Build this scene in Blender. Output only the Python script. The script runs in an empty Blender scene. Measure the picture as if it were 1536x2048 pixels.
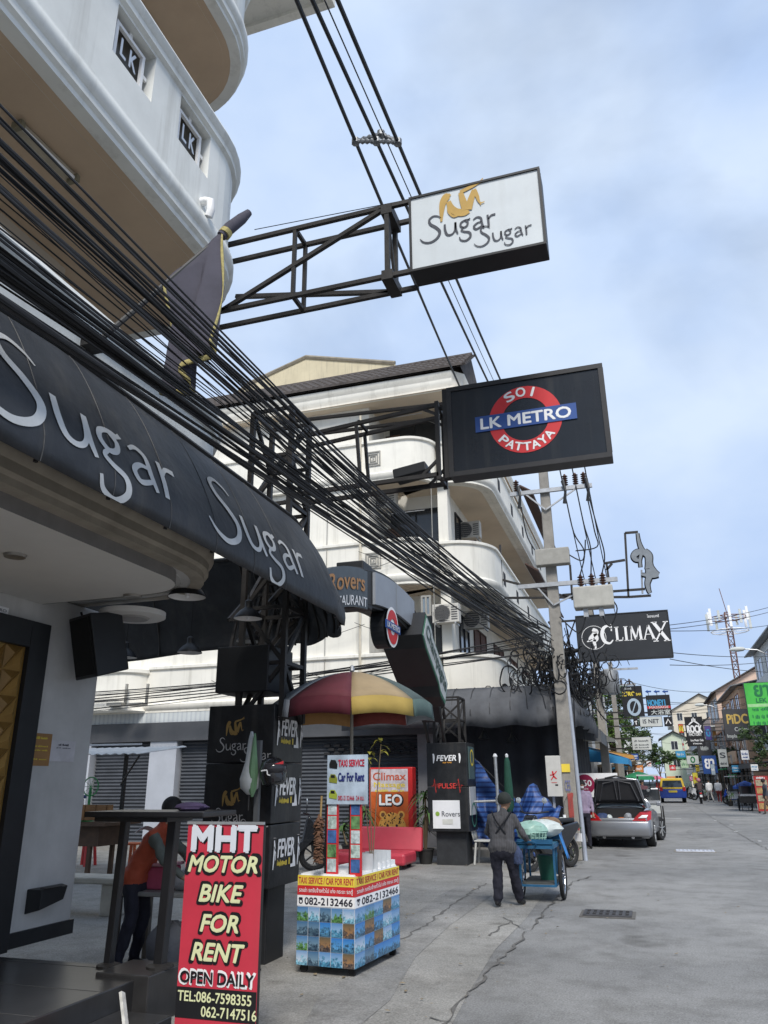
import bpy, bmesh, math, random
from mathutils import Vector, Matrix
random.seed(7)
SC = bpy.context.scene
COL = SC.collection
R_ = math.radians
# ------------------------------------------------------------------ camera
F, CZ = 1538.0, 1.6
_y = Vector((534, -536, -F)).normalized()
_z = Vector((-43, 4414, -F)); _z = (_z - _y * _z.dot(_y)).normalized()
_x = _y.cross(_z)
ROT = Matrix((_x, _y, _z))                      # world = ROT @ camera
cam_d = bpy.data.cameras.new('camera'); cam = bpy.data.objects.new('camera', cam_d); COL.objects.link(cam)
cam_d.sensor_fit = 'VERTICAL'; cam_d.sensor_height = 24; cam_d.lens = F / 2048 * 24
cam_d.clip_start = .05; cam_d.clip_end = 3000
cam.matrix_world = Matrix.Translation((0, 0, CZ)) @ ROT.to_4x4()
SC.camera = cam
SC.render.resolution_x, SC.render.resolution_y = 768, 1024
# ------------------------------------------------------------------ sky, sun, exposure
SUN_EL, SUN_AZ = 48.0, 158.0                     # azimuth clockwise from +Y (north)
w = bpy.data.worlds.new('World'); SC.world = w; w.use_nodes = True
nt = w.node_tree; N = nt.nodes; L = nt.links; N.clear()
out = N.new('ShaderNodeOutputWorld')
sky = N.new('ShaderNodeTexSky'); sky.sky_type = 'NISHITA'; sky.sun_disc = False
sky.sun_elevation = R_(SUN_EL); sky.sun_rotation = R_(SUN_AZ); sky.air_density = 1.2; sky.dust_density = 1.5
b1 = N.new('ShaderNodeBackground'); b1.inputs[1].default_value = .085; L.new(sky.outputs[0], b1.inputs[0])
tc = N.new('ShaderNodeTexCoord')
mp = N.new('ShaderNodeMapping'); mp.inputs['Scale'].default_value = (1, 1, 1.6); L.new(tc.outputs['Generated'], mp.inputs[0])
n1 = N.new('ShaderNodeTexNoise'); n1.inputs['Scale'].default_value = 1.7; n1.inputs['Detail'].default_value = 6; n1.inputs['Roughness'].default_value = .5; n1.inputs['Distortion'].default_value = .5
L.new(mp.outputs[0], n1.inputs[0])
r1 = N.new('ShaderNodeValToRGB'); r1.color_ramp.elements[0].position = .34; r1.color_ramp.elements[1].position = .56
r1.color_ramp.elements[0].color = (.45, .45, .45, 1); r1.color_ramp.elements[1].color = (1, 1, 1, 1)
L.new(n1.outputs[0], r1.inputs[0])
n2 = N.new('ShaderNodeTexNoise'); n2.inputs['Scale'].default_value = 2.6; n2.inputs['Detail'].default_value = 7; n2.inputs['Roughness'].default_value = .48
L.new(mp.outputs[0], n2.inputs[0])
r2 = N.new('ShaderNodeValToRGB'); r2.color_ramp.elements[0].position = .30; r2.color_ramp.elements[1].position = .64
r2.color_ramp.elements[0].color = (.275, .385, .60, 1); r2.color_ramp.elements[1].color = (.465, .55, .68, 1)
L.new(n2.outputs[0], r2.inputs[0])
b2 = N.new('ShaderNodeBackground'); b2.inputs[1].default_value = 1.0; L.new(r2.outputs[0], b2.inputs[0])
mx = N.new('ShaderNodeMixShader'); L.new(r1.outputs[0], mx.inputs[0]); L.new(b1.outputs[0], mx.inputs[1]); L.new(b2.outputs[0], mx.inputs[2])
L.new(mx.outputs[0], out.inputs[0])
sd = bpy.data.lights.new('sun', 'SUN'); sd.energy = 2.5; sd.angle = R_(18); sd.color = (1, .96, .9)
so = bpy.data.objects.new('sun', sd); COL.objects.link(so)
_d = Vector((math.sin(R_(SUN_AZ)) * math.cos(R_(SUN_EL)), math.cos(R_(SUN_AZ)) * math.cos(R_(SUN_EL)), math.sin(R_(SUN_EL))))
so.rotation_euler = _d.to_track_quat('Z', 'Y').to_euler(); so.location = (0, 0, 40)
SC.view_settings.view_transform = 'Standard'; SC.view_settings.look = 'None'; SC.view_settings.gamma = 1
SC.view_settings.exposure = .62
# ------------------------------------------------------------------ helpers
def V(*a): return Vector(a)
def ray(px, py): return ROT @ Vector((px - 768, 1024 - py, -F))
def P(px, py, X=None, Y=None, Z=None):          # the point of the place seen at a photo pixel, on a known plane
    d = ray(px, py)
    t = X / d.x if X is not None else Y / d.y if Y is not None else (Z - CZ) / d.z
    return Vector((0, 0, CZ)) + d * t
MATS = {}
def M(name, col=(.5, .5, .5), rough=.6, var=.18, scale=5.0, bump=0.0, metal=0.0, streak=0.0, emit=0, stripes=None, alpha=1, spec=.4, coat=0, rnd=0):
    if name in MATS: return MATS[name]
    m = bpy.data.materials.new(name); m.use_nodes = True; t = m.node_tree; n = t.nodes; l = t.links
    p = n['Principled BSDF']; p.inputs['Roughness'].default_value = rough; p.inputs['Metallic'].default_value = metal
    p.inputs['Specular IOR Level'].default_value = spec; p.inputs['Coat Weight'].default_value = coat
    co = n.new('ShaderNodeTexCoord'); src = co.outputs['Object']
    nz = n.new('ShaderNodeTexNoise'); nz.inputs['Scale'].default_value = scale; nz.inputs['Detail'].default_value = 8; nz.inputs['Roughness'].default_value = .62
    l.new(src, nz.inputs[0])
    rp = n.new('ShaderNodeValToRGB'); rp.color_ramp.elements[0].position = .3; rp.color_ramp.elements[1].position = .7
    a = 1 - var; b = 1 + var * .6
    rp.color_ramp.elements[0].color = (col[0] * a, col[1] * a, col[2] * a, 1); rp.color_ramp.elements[1].color = (min(1, col[0] * b), min(1, col[1] * b), min(1, col[2] * b), 1)
    l.new(nz.outputs[0], rp.inputs[0]); c = rp.outputs[0]
    def mul(c, fac, blend='MULTIPLY', col2=None, fin=None):
        k = n.new('ShaderNodeMix'); k.data_type = 'RGBA'; k.blend_type = blend
        if fin is None: k.inputs[0].default_value = fac
        else: l.new(fin, k.inputs[0])
        l.new(c, k.inputs[6])
        if isinstance(col2, tuple): k.inputs[7].default_value = (*col2, 1)
        else: l.new(col2, k.inputs[7])
        return k.outputs[2]
    if streak:
        mpp = n.new('ShaderNodeMapping'); mpp.inputs['Scale'].default_value = (3.5, 3.5, .22); l.new(src, mpp.inputs[0])
        ns = n.new('ShaderNodeTexNoise'); ns.inputs['Scale'].default_value = 1.6; ns.inputs['Detail'].default_value = 7; ns.inputs['Roughness'].default_value = .65; l.new(mpp.outputs[0], ns.inputs[0])
        rs = n.new('ShaderNodeValToRGB'); rs.color_ramp.elements[0].position = .52; rs.color_ramp.elements[1].position = .8
        rs.color_ramp.elements[0].color = (0, 0, 0, 1); rs.color_ramp.elements[1].color = (streak, streak, streak, 1); l.new(ns.outputs[0], rs.inputs[0])
        c = mul(c, 0, 'MIX', (.22, .2, .16), rs.outputs[0])
    if stripes:
        sc, ax, c2 = stripes
        sp = n.new('ShaderNodeSeparateXYZ'); l.new(src, sp.inputs[0])
        ma = n.new('ShaderNodeMath'); ma.operation = 'MULTIPLY'; l.new(sp.outputs[ax], ma.inputs[0]); ma.inputs[1].default_value = sc
        fr = n.new('ShaderNodeMath'); fr.operation = 'FRACT'; l.new(ma.outputs[0], fr.inputs[0])
        gt = n.new('ShaderNodeMath'); gt.operation = 'GREATER_THAN'; l.new(fr.outputs[0], gt.inputs[0]); gt.inputs[1].default_value = .62
        c = mul(c, 0, 'MIX', c2, gt.outputs[0])
    if rnd:
        oi = n.new('ShaderNodeObjectInfo'); hs = n.new('ShaderNodeHueSaturation')
        mr = n.new('ShaderNodeMapRange'); mr.inputs[3].default_value = 1 - rnd; mr.inputs[4].default_value = 1 + rnd; l.new(oi.outputs['Random'], mr.inputs[0])
        l.new(mr.outputs[0], hs.inputs['Value']); l.new(c, hs.inputs['Color']); c = hs.outputs[0]
    l.new(c, p.inputs['Base Color'])
    if emit: p.inputs['Emission Strength'].default_value = emit; l.new(c, p.inputs['Emission Color'])
    if bump:
        bp = n.new('ShaderNodeBump'); bp.inputs['Strength'].default_value = bump; bp.inputs['Distance'].default_value = .02
        nb = n.new('ShaderNodeTexNoise'); nb.inputs['Scale'].default_value = scale * 4; nb.inputs['Detail'].default_value = 6; l.new(src, nb.inputs[0])
        l.new(nb.outputs[0], bp.inputs['Height']); l.new(bp.outputs[0], p.inputs['Normal'])
    if alpha < 1: p.inputs['Transmission Weight'].default_value = 1 - alpha
    MATS[name] = m; return m
WM = {}                                          # world matrices of things
def wm(o): return WM.get(o.name, Matrix()) if o else Matrix()
def tag(o, label=None, cat=None, group=None, kind=None):
    if label: o['label'] = label
    if cat: o['category'] = cat
    if group: o['group'] = group
    if kind: o['kind'] = kind
    return o
def thing(name, label, cat, loc=(0, 0, 0), rz=0, group=None):
    o = bpy.data.objects.new(name, None); COL.objects.link(o); o.empty_display_size = .2
    o.location = loc; o.rotation_euler = (0, 0, rz)
    WM[o.name] = Matrix.Translation(loc) @ Matrix.Rotation(rz, 4, 'Z')
    return tag(o, label, cat, group)
class MB:
    def __init__(s): s.v = []; s.f = []; s.mi = []
    def add(s, vs, fs, mi=0):
        k = len(s.v); s.v += [Vector(a) for a in vs]; s.f += [tuple(i + k for i in f) for f in fs]; s.mi += [mi] * len(fs); return s
    def box(s, x0, x1, y0, y1, z0, z1, mat=None, mi=0):
        vs = [V(x, y, z) for x in (x0, x1) for y in (y0, y1) for z in (z0, z1)]
        if mat: vs = [mat @ a for a in vs]
        return s.add(vs, [(0, 1, 3, 2), (4, 6, 7, 5), (0, 4, 5, 1), (2, 3, 7, 6), (0, 2, 6, 4), (1, 5, 7, 3)], mi)
    def bar(s, a, b, w=.05, h=None, up=(0, 0, 1)):
        a = Vector(a); b = Vector(b); h = h or w; d = (b - a).normalized(); u = Vector(up)
        if abs(d.dot(u)) > .97: u = Vector((0, 1, 0))
        sx = d.cross(u).normalized(); sy = sx.cross(d)
        vs = [p + sx * i * w / 2 + sy * j * h / 2 for p in (a, b) for i in (-1, 1) for j in (-1, 1)]
        return s.add(vs, [(0, 1, 3, 2), (4, 6, 7, 5), (0, 4, 5, 1), (2, 3, 7, 6), (0, 2, 6, 4), (1, 5, 7, 3)])
    def tube(s, pts, r, n=6, cap=True, mi=0):
        pts = [Vector(p) for p in pts]; m = len(pts); rr = r if isinstance(r, (list, tuple)) else [r] * m
        vs = []; pr = None
        for i, p in enumerate(pts):
            d = (pts[min(i + 1, m - 1)] - pts[max(i - 1, 0)]).normalized()
            if pr is None: pr = d.cross(V(0, 0, 1) if abs(d.z) < .9 else V(1, 0, 0)).normalized()
            pr = (pr - d * pr.dot(d)).normalized(); q = d.cross(pr)
            for k in range(n):
                a = 2 * math.pi * k / n; vs.append(p + (pr * math.cos(a) + q * math.sin(a)) * rr[i])
        fs = [(i * n + k, i * n + (k + 1) % n, (i + 1) * n + (k + 1) % n, (i + 1) * n + k) for i in range(m - 1) for k in range(n)]
        if cap: fs += [tuple(range(n))[::-1], tuple((m - 1) * n + k for k in range(n))]
        return s.add(vs, fs, mi)
    def lathe(s, prof, n=16, mat=None, mi=0, cap=True):
        vs = []; m = len(prof)
        for r, z in prof:
            for k in range(n):
                a = 2 * math.pi * k / n; p = V(r * math.cos(a), r * math.sin(a), z); vs.append(mat @ p if mat else p)
        fs = [(i * n + k, i * n + (k + 1) % n, (i + 1) * n + (k + 1) % n, (i + 1) * n + k) for i in range(m - 1) for k in range(n)]
        if cap and prof[0][0] > 1e-4: fs.append(tuple(range(n))[::-1])
        if cap and prof[-1][0] > 1e-4: fs.append(tuple((m - 1) * n + k for k in range(n)))
        return s.add(vs, fs, mi)
    def prism(s, poly, fr, c0=0.0, c1=.01, mi=0):   # polygon (a, b) in Frame fr, from depth c0 to c1
        m = len(poly); vs = [fr(a, b, c0) for a, b in poly] + [fr(a, b, c1) for a, b in poly]
        return s.add(vs, [tuple(range(m))[::-1], tuple(range(m, 2 * m))] + [(i, (i + 1) % m, m + (i + 1) % m, m + i) for i in range(m)], mi)
    def grid(s, fn, nu, nv, mi=0):
        vs = [fn(i / nu, j / nv) for i in range(nu + 1) for j in range(nv + 1)]; q = nv + 1
        return s.add(vs, [(i * q + j, (i + 1) * q + j, (i + 1) * q + j + 1, i * q + j + 1) for i in range(nu) for j in range(nv)], mi)
    def build(s, name, mat, parent=None, smooth=False, bevel=0, solid=0, local=False):
        me = bpy.data.meshes.new(name)
        vs = s.v if (local or not parent) else [wm(parent).inverted() @ a for a in s.v]
        me.from_pydata(vs, [], s.f)
        for m in (mat if isinstance(mat, (list, tuple)) else [mat]): me.materials.append(m)
        if any(s.mi): me.polygons.foreach_set('material_index', s.mi)
        bm = bmesh.new(); bm.from_mesh(me); bmesh.ops.remove_doubles(bm, verts=bm.verts, dist=1e-5); bmesh.ops.recalc_face_normals(bm, faces=bm.faces); bm.to_mesh(me); bm.free()
        if smooth:
            me.polygons.foreach_set('use_smooth', [True] * len(me.polygons)); me.set_sharp_from_angle(angle=R_(40))
        o = bpy.data.objects.new(name, me); COL.objects.link(o)
        if parent: o.parent = parent; WM[o.name] = wm(parent)
        if solid: k = o.modifiers.new('s', 'SOLIDIFY'); k.thickness = solid; k.offset = 0
        if bevel: k = o.modifiers.new('b', 'BEVEL'); k.width = bevel; k.segments = 2; k.limit_method = 'ANGLE'
        return o
class Frame:                                     # a flat face: origin, right, up; c goes out of the face
    def __init__(s, o, u, v): s.o = Vector(o); s.u = Vector(u).normalized(); s.v = Vector(v); s.v = (s.v - s.u * s.v.dot(s.u)).normalized(); s.n = s.u.cross(s.v)
    def __call__(s, a, b, c=0.0): return s.o + s.u * a + s.v * b + s.n * c
def FY(x, y, z): return Frame((x, y, z), (1, 0, 0), (0, 0, 1))          # faces -Y
def FX(x, y, z): return Frame((x, y, z), (0, 1, 0), (0, 0, 1))          # faces +X
TMP = bpy.data.scenes.new('scratch')              # small scratch scene, so that evaluating one shape stays quick
def evalmesh(o):
    TMP.collection.objects.link(o); vl = TMP.view_layers[0]; vl.update()
    me = bpy.data.meshes.new_from_object(o.evaluated_get(vl.depsgraph), depsgraph=vl.depsgraph); return me
_tc = {}
def tmesh(txt, off=0.0, shear=0.0):
    key = (txt, off, shear)
    if key not in _tc:
        c = bpy.data.curves.new('t', 'FONT'); c.body = txt; c.offset = off; c.shear = shear; c.resolution_u = 3
        o = bpy.data.objects.new('t', c); me = evalmesh(o)
        vs = [tuple(a.co[:2]) for a in me.vertices]; fs = [tuple(p.vertices) for p in me.polygons]
        bpy.data.objects.remove(o); bpy.data.curves.remove(c); bpy.data.meshes.remove(me)
        if not vs: vs = [(0, 0), (1, 0), (0, 1)]; fs = [(0, 1, 2)]
        _tc[key] = (vs, fs)
    return _tc[key]
def text(txt, fr, a, b, wd, ht, mat, parent, c=.006, off=0.0, shear=0.0, name='lettering', fn=None, rot=0):
    """lettering centred on (a, b) of the frame and fitted to width wd and height ht"""
    if txt[0] == '~':                                # print too small to read in the photograph: a row of fine marks
        rr = random.Random(len(txt) * 7 + int(wd * 999)); m = MB(); x = -wd / 2; n_ = max(5, len(txt) * 2); h_ = ht or wd / n_
        while x < wd / 2 - wd / n_ * .5:
            w_ = wd / n_ * rr.uniform(.35, .8); y0 = -h_ / 2 + h_ * rr.choice((0, 0, .15)); y1 = h_ / 2 - h_ * rr.choice((0, .25, .25, .4))
            if rr.random() > .12: m.add([fn(a + u, b + v2, c) if fn else fr(a + u, b + v2, c) for u, v2 in ((x, y0), (x + w_, y0), (x + w_, y1), (x, y1))], [(0, 1, 2, 3)])
            x += w_ + wd / n_ * .25
        return m.build(name, mat, parent)
    vs, fs = tmesh(txt, 0.0, shear); xs = [p[0] for p in vs]; ys = [p[1] for p in vs]
    x0, x1, y0, y1 = min(xs), max(xs), min(ys), max(ys); sx = wd / max(1e-6, x1 - x0); sy = (ht / max(1e-6, y1 - y0)) if ht else sx
    m = MB(); sh = [(0, 0)]                          # bold and outline weights by stacking shifted copies
    if off: sh += [(off * math.cos(k), off * math.sin(k)) for k in [i * math.pi * 2 / (8 if off > .06 else 4) + .4 for i in range(8 if off > .06 else 4)]]
    for i, (dx, dy) in enumerate(sh):
        q = []; cc = c + .00025 * (len(sh) - i)
        for x, y in vs:
            u, v2 = (x - (x0 + x1) / 2) * sx + dx * sy, (y + dy - (y0 + y1) / 2) * sy
            if rot: u, v2 = u * math.cos(rot) - v2 * math.sin(rot), u * math.sin(rot) + v2 * math.cos(rot)
            q.append(fn(a + u, b + v2, cc) if fn else fr(a + u, b + v2, cc))
        m.add(q, fs)
    return m.build(name, mat, parent)
def cr(pts, n=6):                                # Catmull-Rom through (x, y, w)
    o = []; m = len(pts)
    for i in range(m - 1):
        p0, p1, p2, p3 = pts[max(i - 1, 0)], pts[i], pts[i + 1], pts[min(i + 2, m - 1)]
        for k in range(n):
            t = k / n; o.append(tuple(.5 * (2 * b + (c - a) * t + (2 * a - 5 * b + 4 * c - d) * t * t + (3 * b - a - 3 * c + d) * t ** 3) for a, b, c, d in zip(p0, p1, p2, p3)))
    return o + [tuple(pts[-1])]
def stroke(m, pts, fn, n=6, mi=0):
    q = cr(pts, n); k = len(q); a = []; 
    for i in range(k):
        dx = q[min(i + 1, k - 1)][0] - q[max(i - 1, 0)][0]; dy = q[min(i + 1, k - 1)][1] - q[max(i - 1, 0)][1]; l = math.hypot(dx, dy) or 1
        nx, ny, h = -dy / l, dx / l, q[i][2] / 2
        a += [fn(q[i][0] + nx * h, q[i][1] + ny * h), fn(q[i][0] - nx * h, q[i][1] - ny * h)]
    m.add(a, [(2 * i, 2 * i + 1, 2 * i + 3, 2 * i + 2) for i in range(k - 1)], mi)
SUGAR = [
 [(1.42, 1.62, .05), (1.2, 1.86, .11), (.85, 1.95, .14), (.55, 1.72, .17), (.62, 1.32, .2), (1.0, .95, .22), (1.28, .5, .22), (1.1, .02, .19), (.6, -.24, .16), (.1, -.12, .13), (-.18, .22, .06)],
 [(1.66, 1.02, .16), (1.68, .5, .18), (1.82, .1, .17), (2.12, .04, .14), (2.36, .3, .13), (2.44, .98, .16)], [(2.44, 1.0, .16), (2.46, .4, .17), (2.58, -.02, .12)],
 [(3.42, .98, .1), (3.15, 1.0, .13), (2.86, .86, .15), (2.8, .6, .16), (3.0, .4, .15), (3.25, .5, .15), (3.32, .76, .15), (3.12, .98, .13)], [(3.3, .9, .09), (3.5, 1.06, .14)],
 [(3.0, .4, .1), (2.84, .2, .13), (3.05, .04, .15), (3.4, -.12, .17), (3.46, -.48, .17), (3.15, -.74, .15), (2.78, -.62, .12), (2.68, -.34, .09)],
 [(3.72, .86, .1), (3.98, 1.02, .13), (4.26, .88, .16), (4.32, .4, .17), (4.44, -.02, .12)], [(4.3, .56, .1), (3.98, .52, .13), (3.74, .28, .16), (3.9, .03, .15), (4.3, .2, .12)],
 [(4.74, 1.02, .15), (4.78, .5, .17), (4.78, -.02, .16)], [(4.78, .62, .1), (4.98, .9, .13), (5.3, .94, .17)]]
def sugar(fn, sc, a, b, mat, parent, c=.006, name='lettering', bold=1.0):
    m = MB()
    for s in SUGAR: stroke(m, [(p[0] * sc, p[1] * sc, p[2] * sc * bold) for p in s], lambda x, y: fn(a + x, b + y, c))
    return m.build(name, mat, parent)
FIG = [[(0, 0, .08), (.03, .5, .2), (.1, .95, .3), (.26, 1.22, .36), (.36, 1.3, .2)], [(.26, 1.3, .3), (.34, 1.16, .3)], [(.34, .95, .2), (.44, .6, .28), (.66, .32, .34), (.95, .22, .38), (1.15, .3, .36)], [(.36, .86, .1), (.32, .45, .1), (.5, .14, .1), (.7, .12, .1)],
       [(1.08, .3, .34), (.96, .8, .28), (.88, 1.26, .2)], [(.86, 1.28, .18), (1.25, 1.4, .17), (1.58, 1.5, .1), (1.86, 1.72, .05)], [(1.58, 1.5, .08), (1.9, 1.56, .03)], [(1.15, .3, .34), (1.32, .85, .27), (1.46, 1.24, .2)], [(1.45, 1.26, .18), (1.56, .9, .16), (1.66, .52, .08), (1.86, .5, .05)], [(1.66, .54, .06), (1.7, .38, .04)]]
def figure_logo(fn, sc, a, b, mat, parent, c=.006):
    m = MB()
    for i, st in enumerate(FIG): stroke(m, [(x * sc, y * sc, q * sc) for x, y, q in st], lambda x, y: fn(a + x, b + y, c + .0003 * i))
    return m.build('emblem', mat, parent)
def sweep(m, path, sec, outward=1, mi=0):        # section (out, z) along a plan path [(x, y)], out to the right of travel * outward
    n = len(path); k = len(sec); vs = []
    for i in range(n):
        x0, y0 = path[max(i - 1, 0)]; x1, y1 = path[min(i + 1, n - 1)]; d = Vector((x1 - x0, y1 - y0)).normalized(); nx, ny = d.y * outward, -d.x * outward
        for o, z in sec: vs.append(V(path[i][0] + nx * o, path[i][1] + ny * o, z))
    m.add(vs, [(i * k + j, (i + 1) * k + j, (i + 1) * k + j + 1, i * k + j + 1) for i in range(n - 1) for j in range(k - 1)], mi)
def arc(cx, cy, r, a0, a1, n=8): return [(cx + r * math.cos(R_(a0 + (a1 - a0) * i / n)), cy + r * math.sin(R_(a0 + (a1 - a0) * i / n))) for i in range(n + 1)]
def copy_tree(o, parent=None):
    c = o.copy(); COL.objects.link(c)
    if parent: c.parent = parent
    for ch in o.children: copy_tree(ch, c)
    return c
def slab(path, inner, z): # flat soffit polygon
    return [V(x, y, z) for x, y in path] + [V(x, y, z) for x, y in inner]
# ------------------------------------------------------------------ materials
WHITE = M('white_paint', (.72, .73, .70), .7, .12, 1.3, .08, streak=.42)
CREAM = M('cream_paint', (.76, .735, .66), .7, .12, .8, .08, streak=.42)
SOFF = M('soffit_paint', (.50, .38, .27), .8, .1, 1.5)
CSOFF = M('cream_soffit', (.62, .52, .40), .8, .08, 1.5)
GREYW = M('grey_plaster', (.52, .51, .49), .75, .22, 1.3, .08, streak=.25)
BLACK = M('black_paint', (.016, .017, .019), .5, .3, 3.0)
PBLACK = M('pillar_vinyl', (.017, .018, .02), .45, .6, 5.0, .12, streak=.14)
STEEL = M('black_steel', (.022, .02, .019), .55, .4, 6.0, .1)
CABLE = M('cable_black', (.012, .012, .013), .55, .2, 8)
CABLEG = M('cable_grey', (.045, .045, .048), .6, .4, 4)
AWN = M('awning_vinyl', (.027, .029, .033), .55, .5, 2.4, .4, spec=.4, streak=.16)
LET = M('letter_grey', (.50, .51, .51), .7, .22, 3, streak=.15)
GOLD = M('logo_gold', (.46, .29, .07), .6, .15, 4)
DARKTXT = M('letter_charcoal', (.05, .055, .07), .6, .1)
WHT = M('print_white', (.78, .78, .78), .55, .05, 6)
RED = M('print_red', (.55, .025, .03), .5, .12, 5)
BLUEP = M('print_blue', (.02, .07, .26), .5, .12, 5)
YEL = M('print_yellow', (.72, .55, .06), .5, .1, 5)
DARK = M('interior_dark', (.02, .02, .022), .8, .3, 2)
GLASS = M('window_glass', (.03, .035, .04), .08, .3, 1.5, spec=.6)
CONC = M('concrete_pole', (.26, .245, .22), .85, .25, 4, .3, streak=.4)
GALV = M('galvanised_steel', (.42, .43, .44), .45, .2, 8, metal=.6)
CHROME = M('chrome', (.6, .6, .62), .2, .1, 8, metal=1)
RUB = M('tyre_rubber', (.018, .018, .018), .85, .3, 20, .2)
# ================================================================== ground
def ground_mat(name, c1, c2, c3, sc=1.0):
    m = bpy.data.materials.new(name); m.use_nodes = True; t = m.node_tree; n = t.nodes; l = t.links; p = n['Principled BSDF']; p.inputs['Roughness'].default_value = .82
    p.inputs['Specular IOR Level'].default_value = .3
    co = n.new('ShaderNodeTexCoord')
    def noise(s, d=8, r=.6):
        q = n.new('ShaderNodeTexNoise'); q.inputs['Scale'].default_value = s; q.inputs['Detail'].default_value = d; q.inputs['Roughness'].default_value = r; l.new(co.outputs['Object'], q.inputs[0]); return q.outputs[0]
    def ramp(src, a, b, x=.35, y=.65):
        q = n.new('ShaderNodeValToRGB'); q.color_ramp.elements[0].position = x; q.color_ramp.elements[1].position = y; q.color_ramp.elements[0].color = (*a, 1); q.color_ramp.elements[1].color = (*b, 1); l.new(src, q.inputs[0]); return q.outputs[0]
    def mix(a, b, f, bl='MIX'):
        q = n.new('ShaderNodeMix'); q.data_type = 'RGBA'; q.blend_type = bl
        if isinstance(f, float): q.inputs[0].default_value = f
        else: l.new(f, q.inputs[0])
        l.new(a, q.inputs[6]); l.new(b, q.inputs[7]); return q.outputs[2]
    base = ramp(noise(.55 * sc, 6), c1, c2)
    pat = ramp(noise(.23 * sc, 7, .65), (0, 0, 0), (1, 1, 1), .5, .68)
    k = n.new('ShaderNodeRGB'); k.outputs[0].default_value = (*c3, 1)
    c = mix(base, k.outputs[0], pat)
    sp = ramp(noise(60, 3, .8), (.5, .5, .5), (1.4, 1.4, 1.4), .3, .72); c = mix(c, sp, .85, 'MULTIPLY')
    vo = n.new('ShaderNodeTexVoronoi'); vo.inputs['Scale'].default_value = 45; l.new(co.outputs['Object'], vo.inputs[0])
    c = mix(c, ramp(vo.outputs['Distance'], (1.35, 1.33, 1.3), (.88, .88, .88), .05, .4), .5, 'MULTIPLY')
    st = ramp(noise(1.7, 9, .75), (.62, .61, .59), (1.1, 1.1, 1.1), .33, .55); c = mix(c, st, .75, 'MULTIPLY')
    c = mix(c, ramp(noise(.9 * sc, 3, .5), (.5, .49, .47), (1, 1, 1), .27, .36), .8, 'MULTIPLY'); c = mix(c, ramp(noise(.13, 4, .6), (.8, .8, .79), (1.12, 1.11, 1.09), .4, .6), .9, 'MULTIPLY')
    l.new(c, p.inputs['Base Color'])
    bp = n.new('ShaderNodeBump'); bp.inputs['Strength'].default_value = .5; bp.inputs['Distance'].default_value = .01; l.new(noise(70, 4, .7), bp.inputs['Height']); l.new(bp.outputs[0], p.inputs['Normal'])
    return m
road = MB().add([(-200, -60, 0), (200, -60, 0), (200, 900, 0), (-200, 900, 0)], [(0, 1, 2, 3)]).build('road', ground_mat('worn_asphalt', (.235, .235, .233), (.265, .264, .26), (.21, .21, .21)))
tag(road, kind='structure')
edge = [P(x, y, Z=0) for x, y in ((905, 2048), (930, 2000), (990, 1900), (1050, 1840), (1105, 1765), (1125, 1742), (1150, 1722))]
ap = [V(a.x, a.y, .004) for a in edge] + [V(-1.75, 19.4, .004), V(-60, 19.4, .004), V(-60, 2, .004), V(-1.9, 2, .004)]
apron = tag(MB().add(ap, [tuple(range(len(ap)))]).build('pavement', ground_mat('concrete_apron', (.29, .283, .265), (.345, .335, .315), (.25, .247, .237), 1.6)), kind='structure')
pt = [P(x, y, Z=.008) for x, y in ((640, 1990), (790, 1890), (800, 1850), (880, 1790), (960, 1752), (1000, 1760), (985, 1790), (900, 1850), (830, 1915), (780, 2000), (720, 2050), (600, 2060))]
tag(MB().add(pt, [tuple(range(len(pt)))]).build('pavement_patch', ground_mat('rough_patch', (.25, .247, .24), (.31, .303, .29), (.215, .215, .21), 2)), kind='structure')
CR = M('crack_dirt', (.12, .115, .107), .95, .3, 10)
def crack(pxs, wd=.03, z=.011):
    m = MB(); pts = [P(x, y, Z=z) for x, y in pxs]; fine = []
    for a, b in zip(pts, pts[1:]):
        k = max(3, int((b - a).length / .12))
        fine += [a.lerp(b, i / k) + V(random.uniform(-.035, .035), random.uniform(-.035, .035), 0) for i in range(k)]
    vs = []; 
    for i, p in enumerate(fine):
        d = (fine[min(i + 1, len(fine) - 1)] - fine[max(i - 1, 0)]).normalized(); s = V(-d.y, d.x, 0) * wd * random.uniform(.08, .5); vs += [p + s, p - s]
    m.add(vs, [(2 * i, 2 * i + 1, 2 * i + 3, 2 * i + 2) for i in range(len(fine) - 1)]); return m.build('crack', CR, road)
crack([(890, 2048), (960, 1960), (1030, 1890), (1080, 1835), (1110, 1800), (1150, 1762), (1190, 1750)], .035)
crack([(790, 1885), (850, 1850), (910, 1805), (960, 1772), (975, 1765)], .05)
crack([(1010, 1835), (1035, 1850), (1070, 1862)], .03); crack([(985, 1870), (1005, 1850), (1030, 1838)], .03); crack([(1080, 1835), (1130, 1830)], .02)
crack([(1120, 1800), (1165, 1800)], .015); crack([(1384, 1609), (1440, 1645), (1510, 1685), (1560, 1712)], .03); crack([(860, 2035), (940, 2050)], .02)
crack([(770, 1770), (800, 1790), (790, 1840)], .02); crack([(1290, 1590), (1384, 1612)], .03)
random.seed(15)
PM = [ground_mat('patch_dark', (.205, .205, .205), (.235, .235, .233), (.18, .18, .18), 1.4), ground_mat('patch_light', (.255, .253, .248), (.29, .285, .28), (.23, .23, .225), 1.4)]
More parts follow.
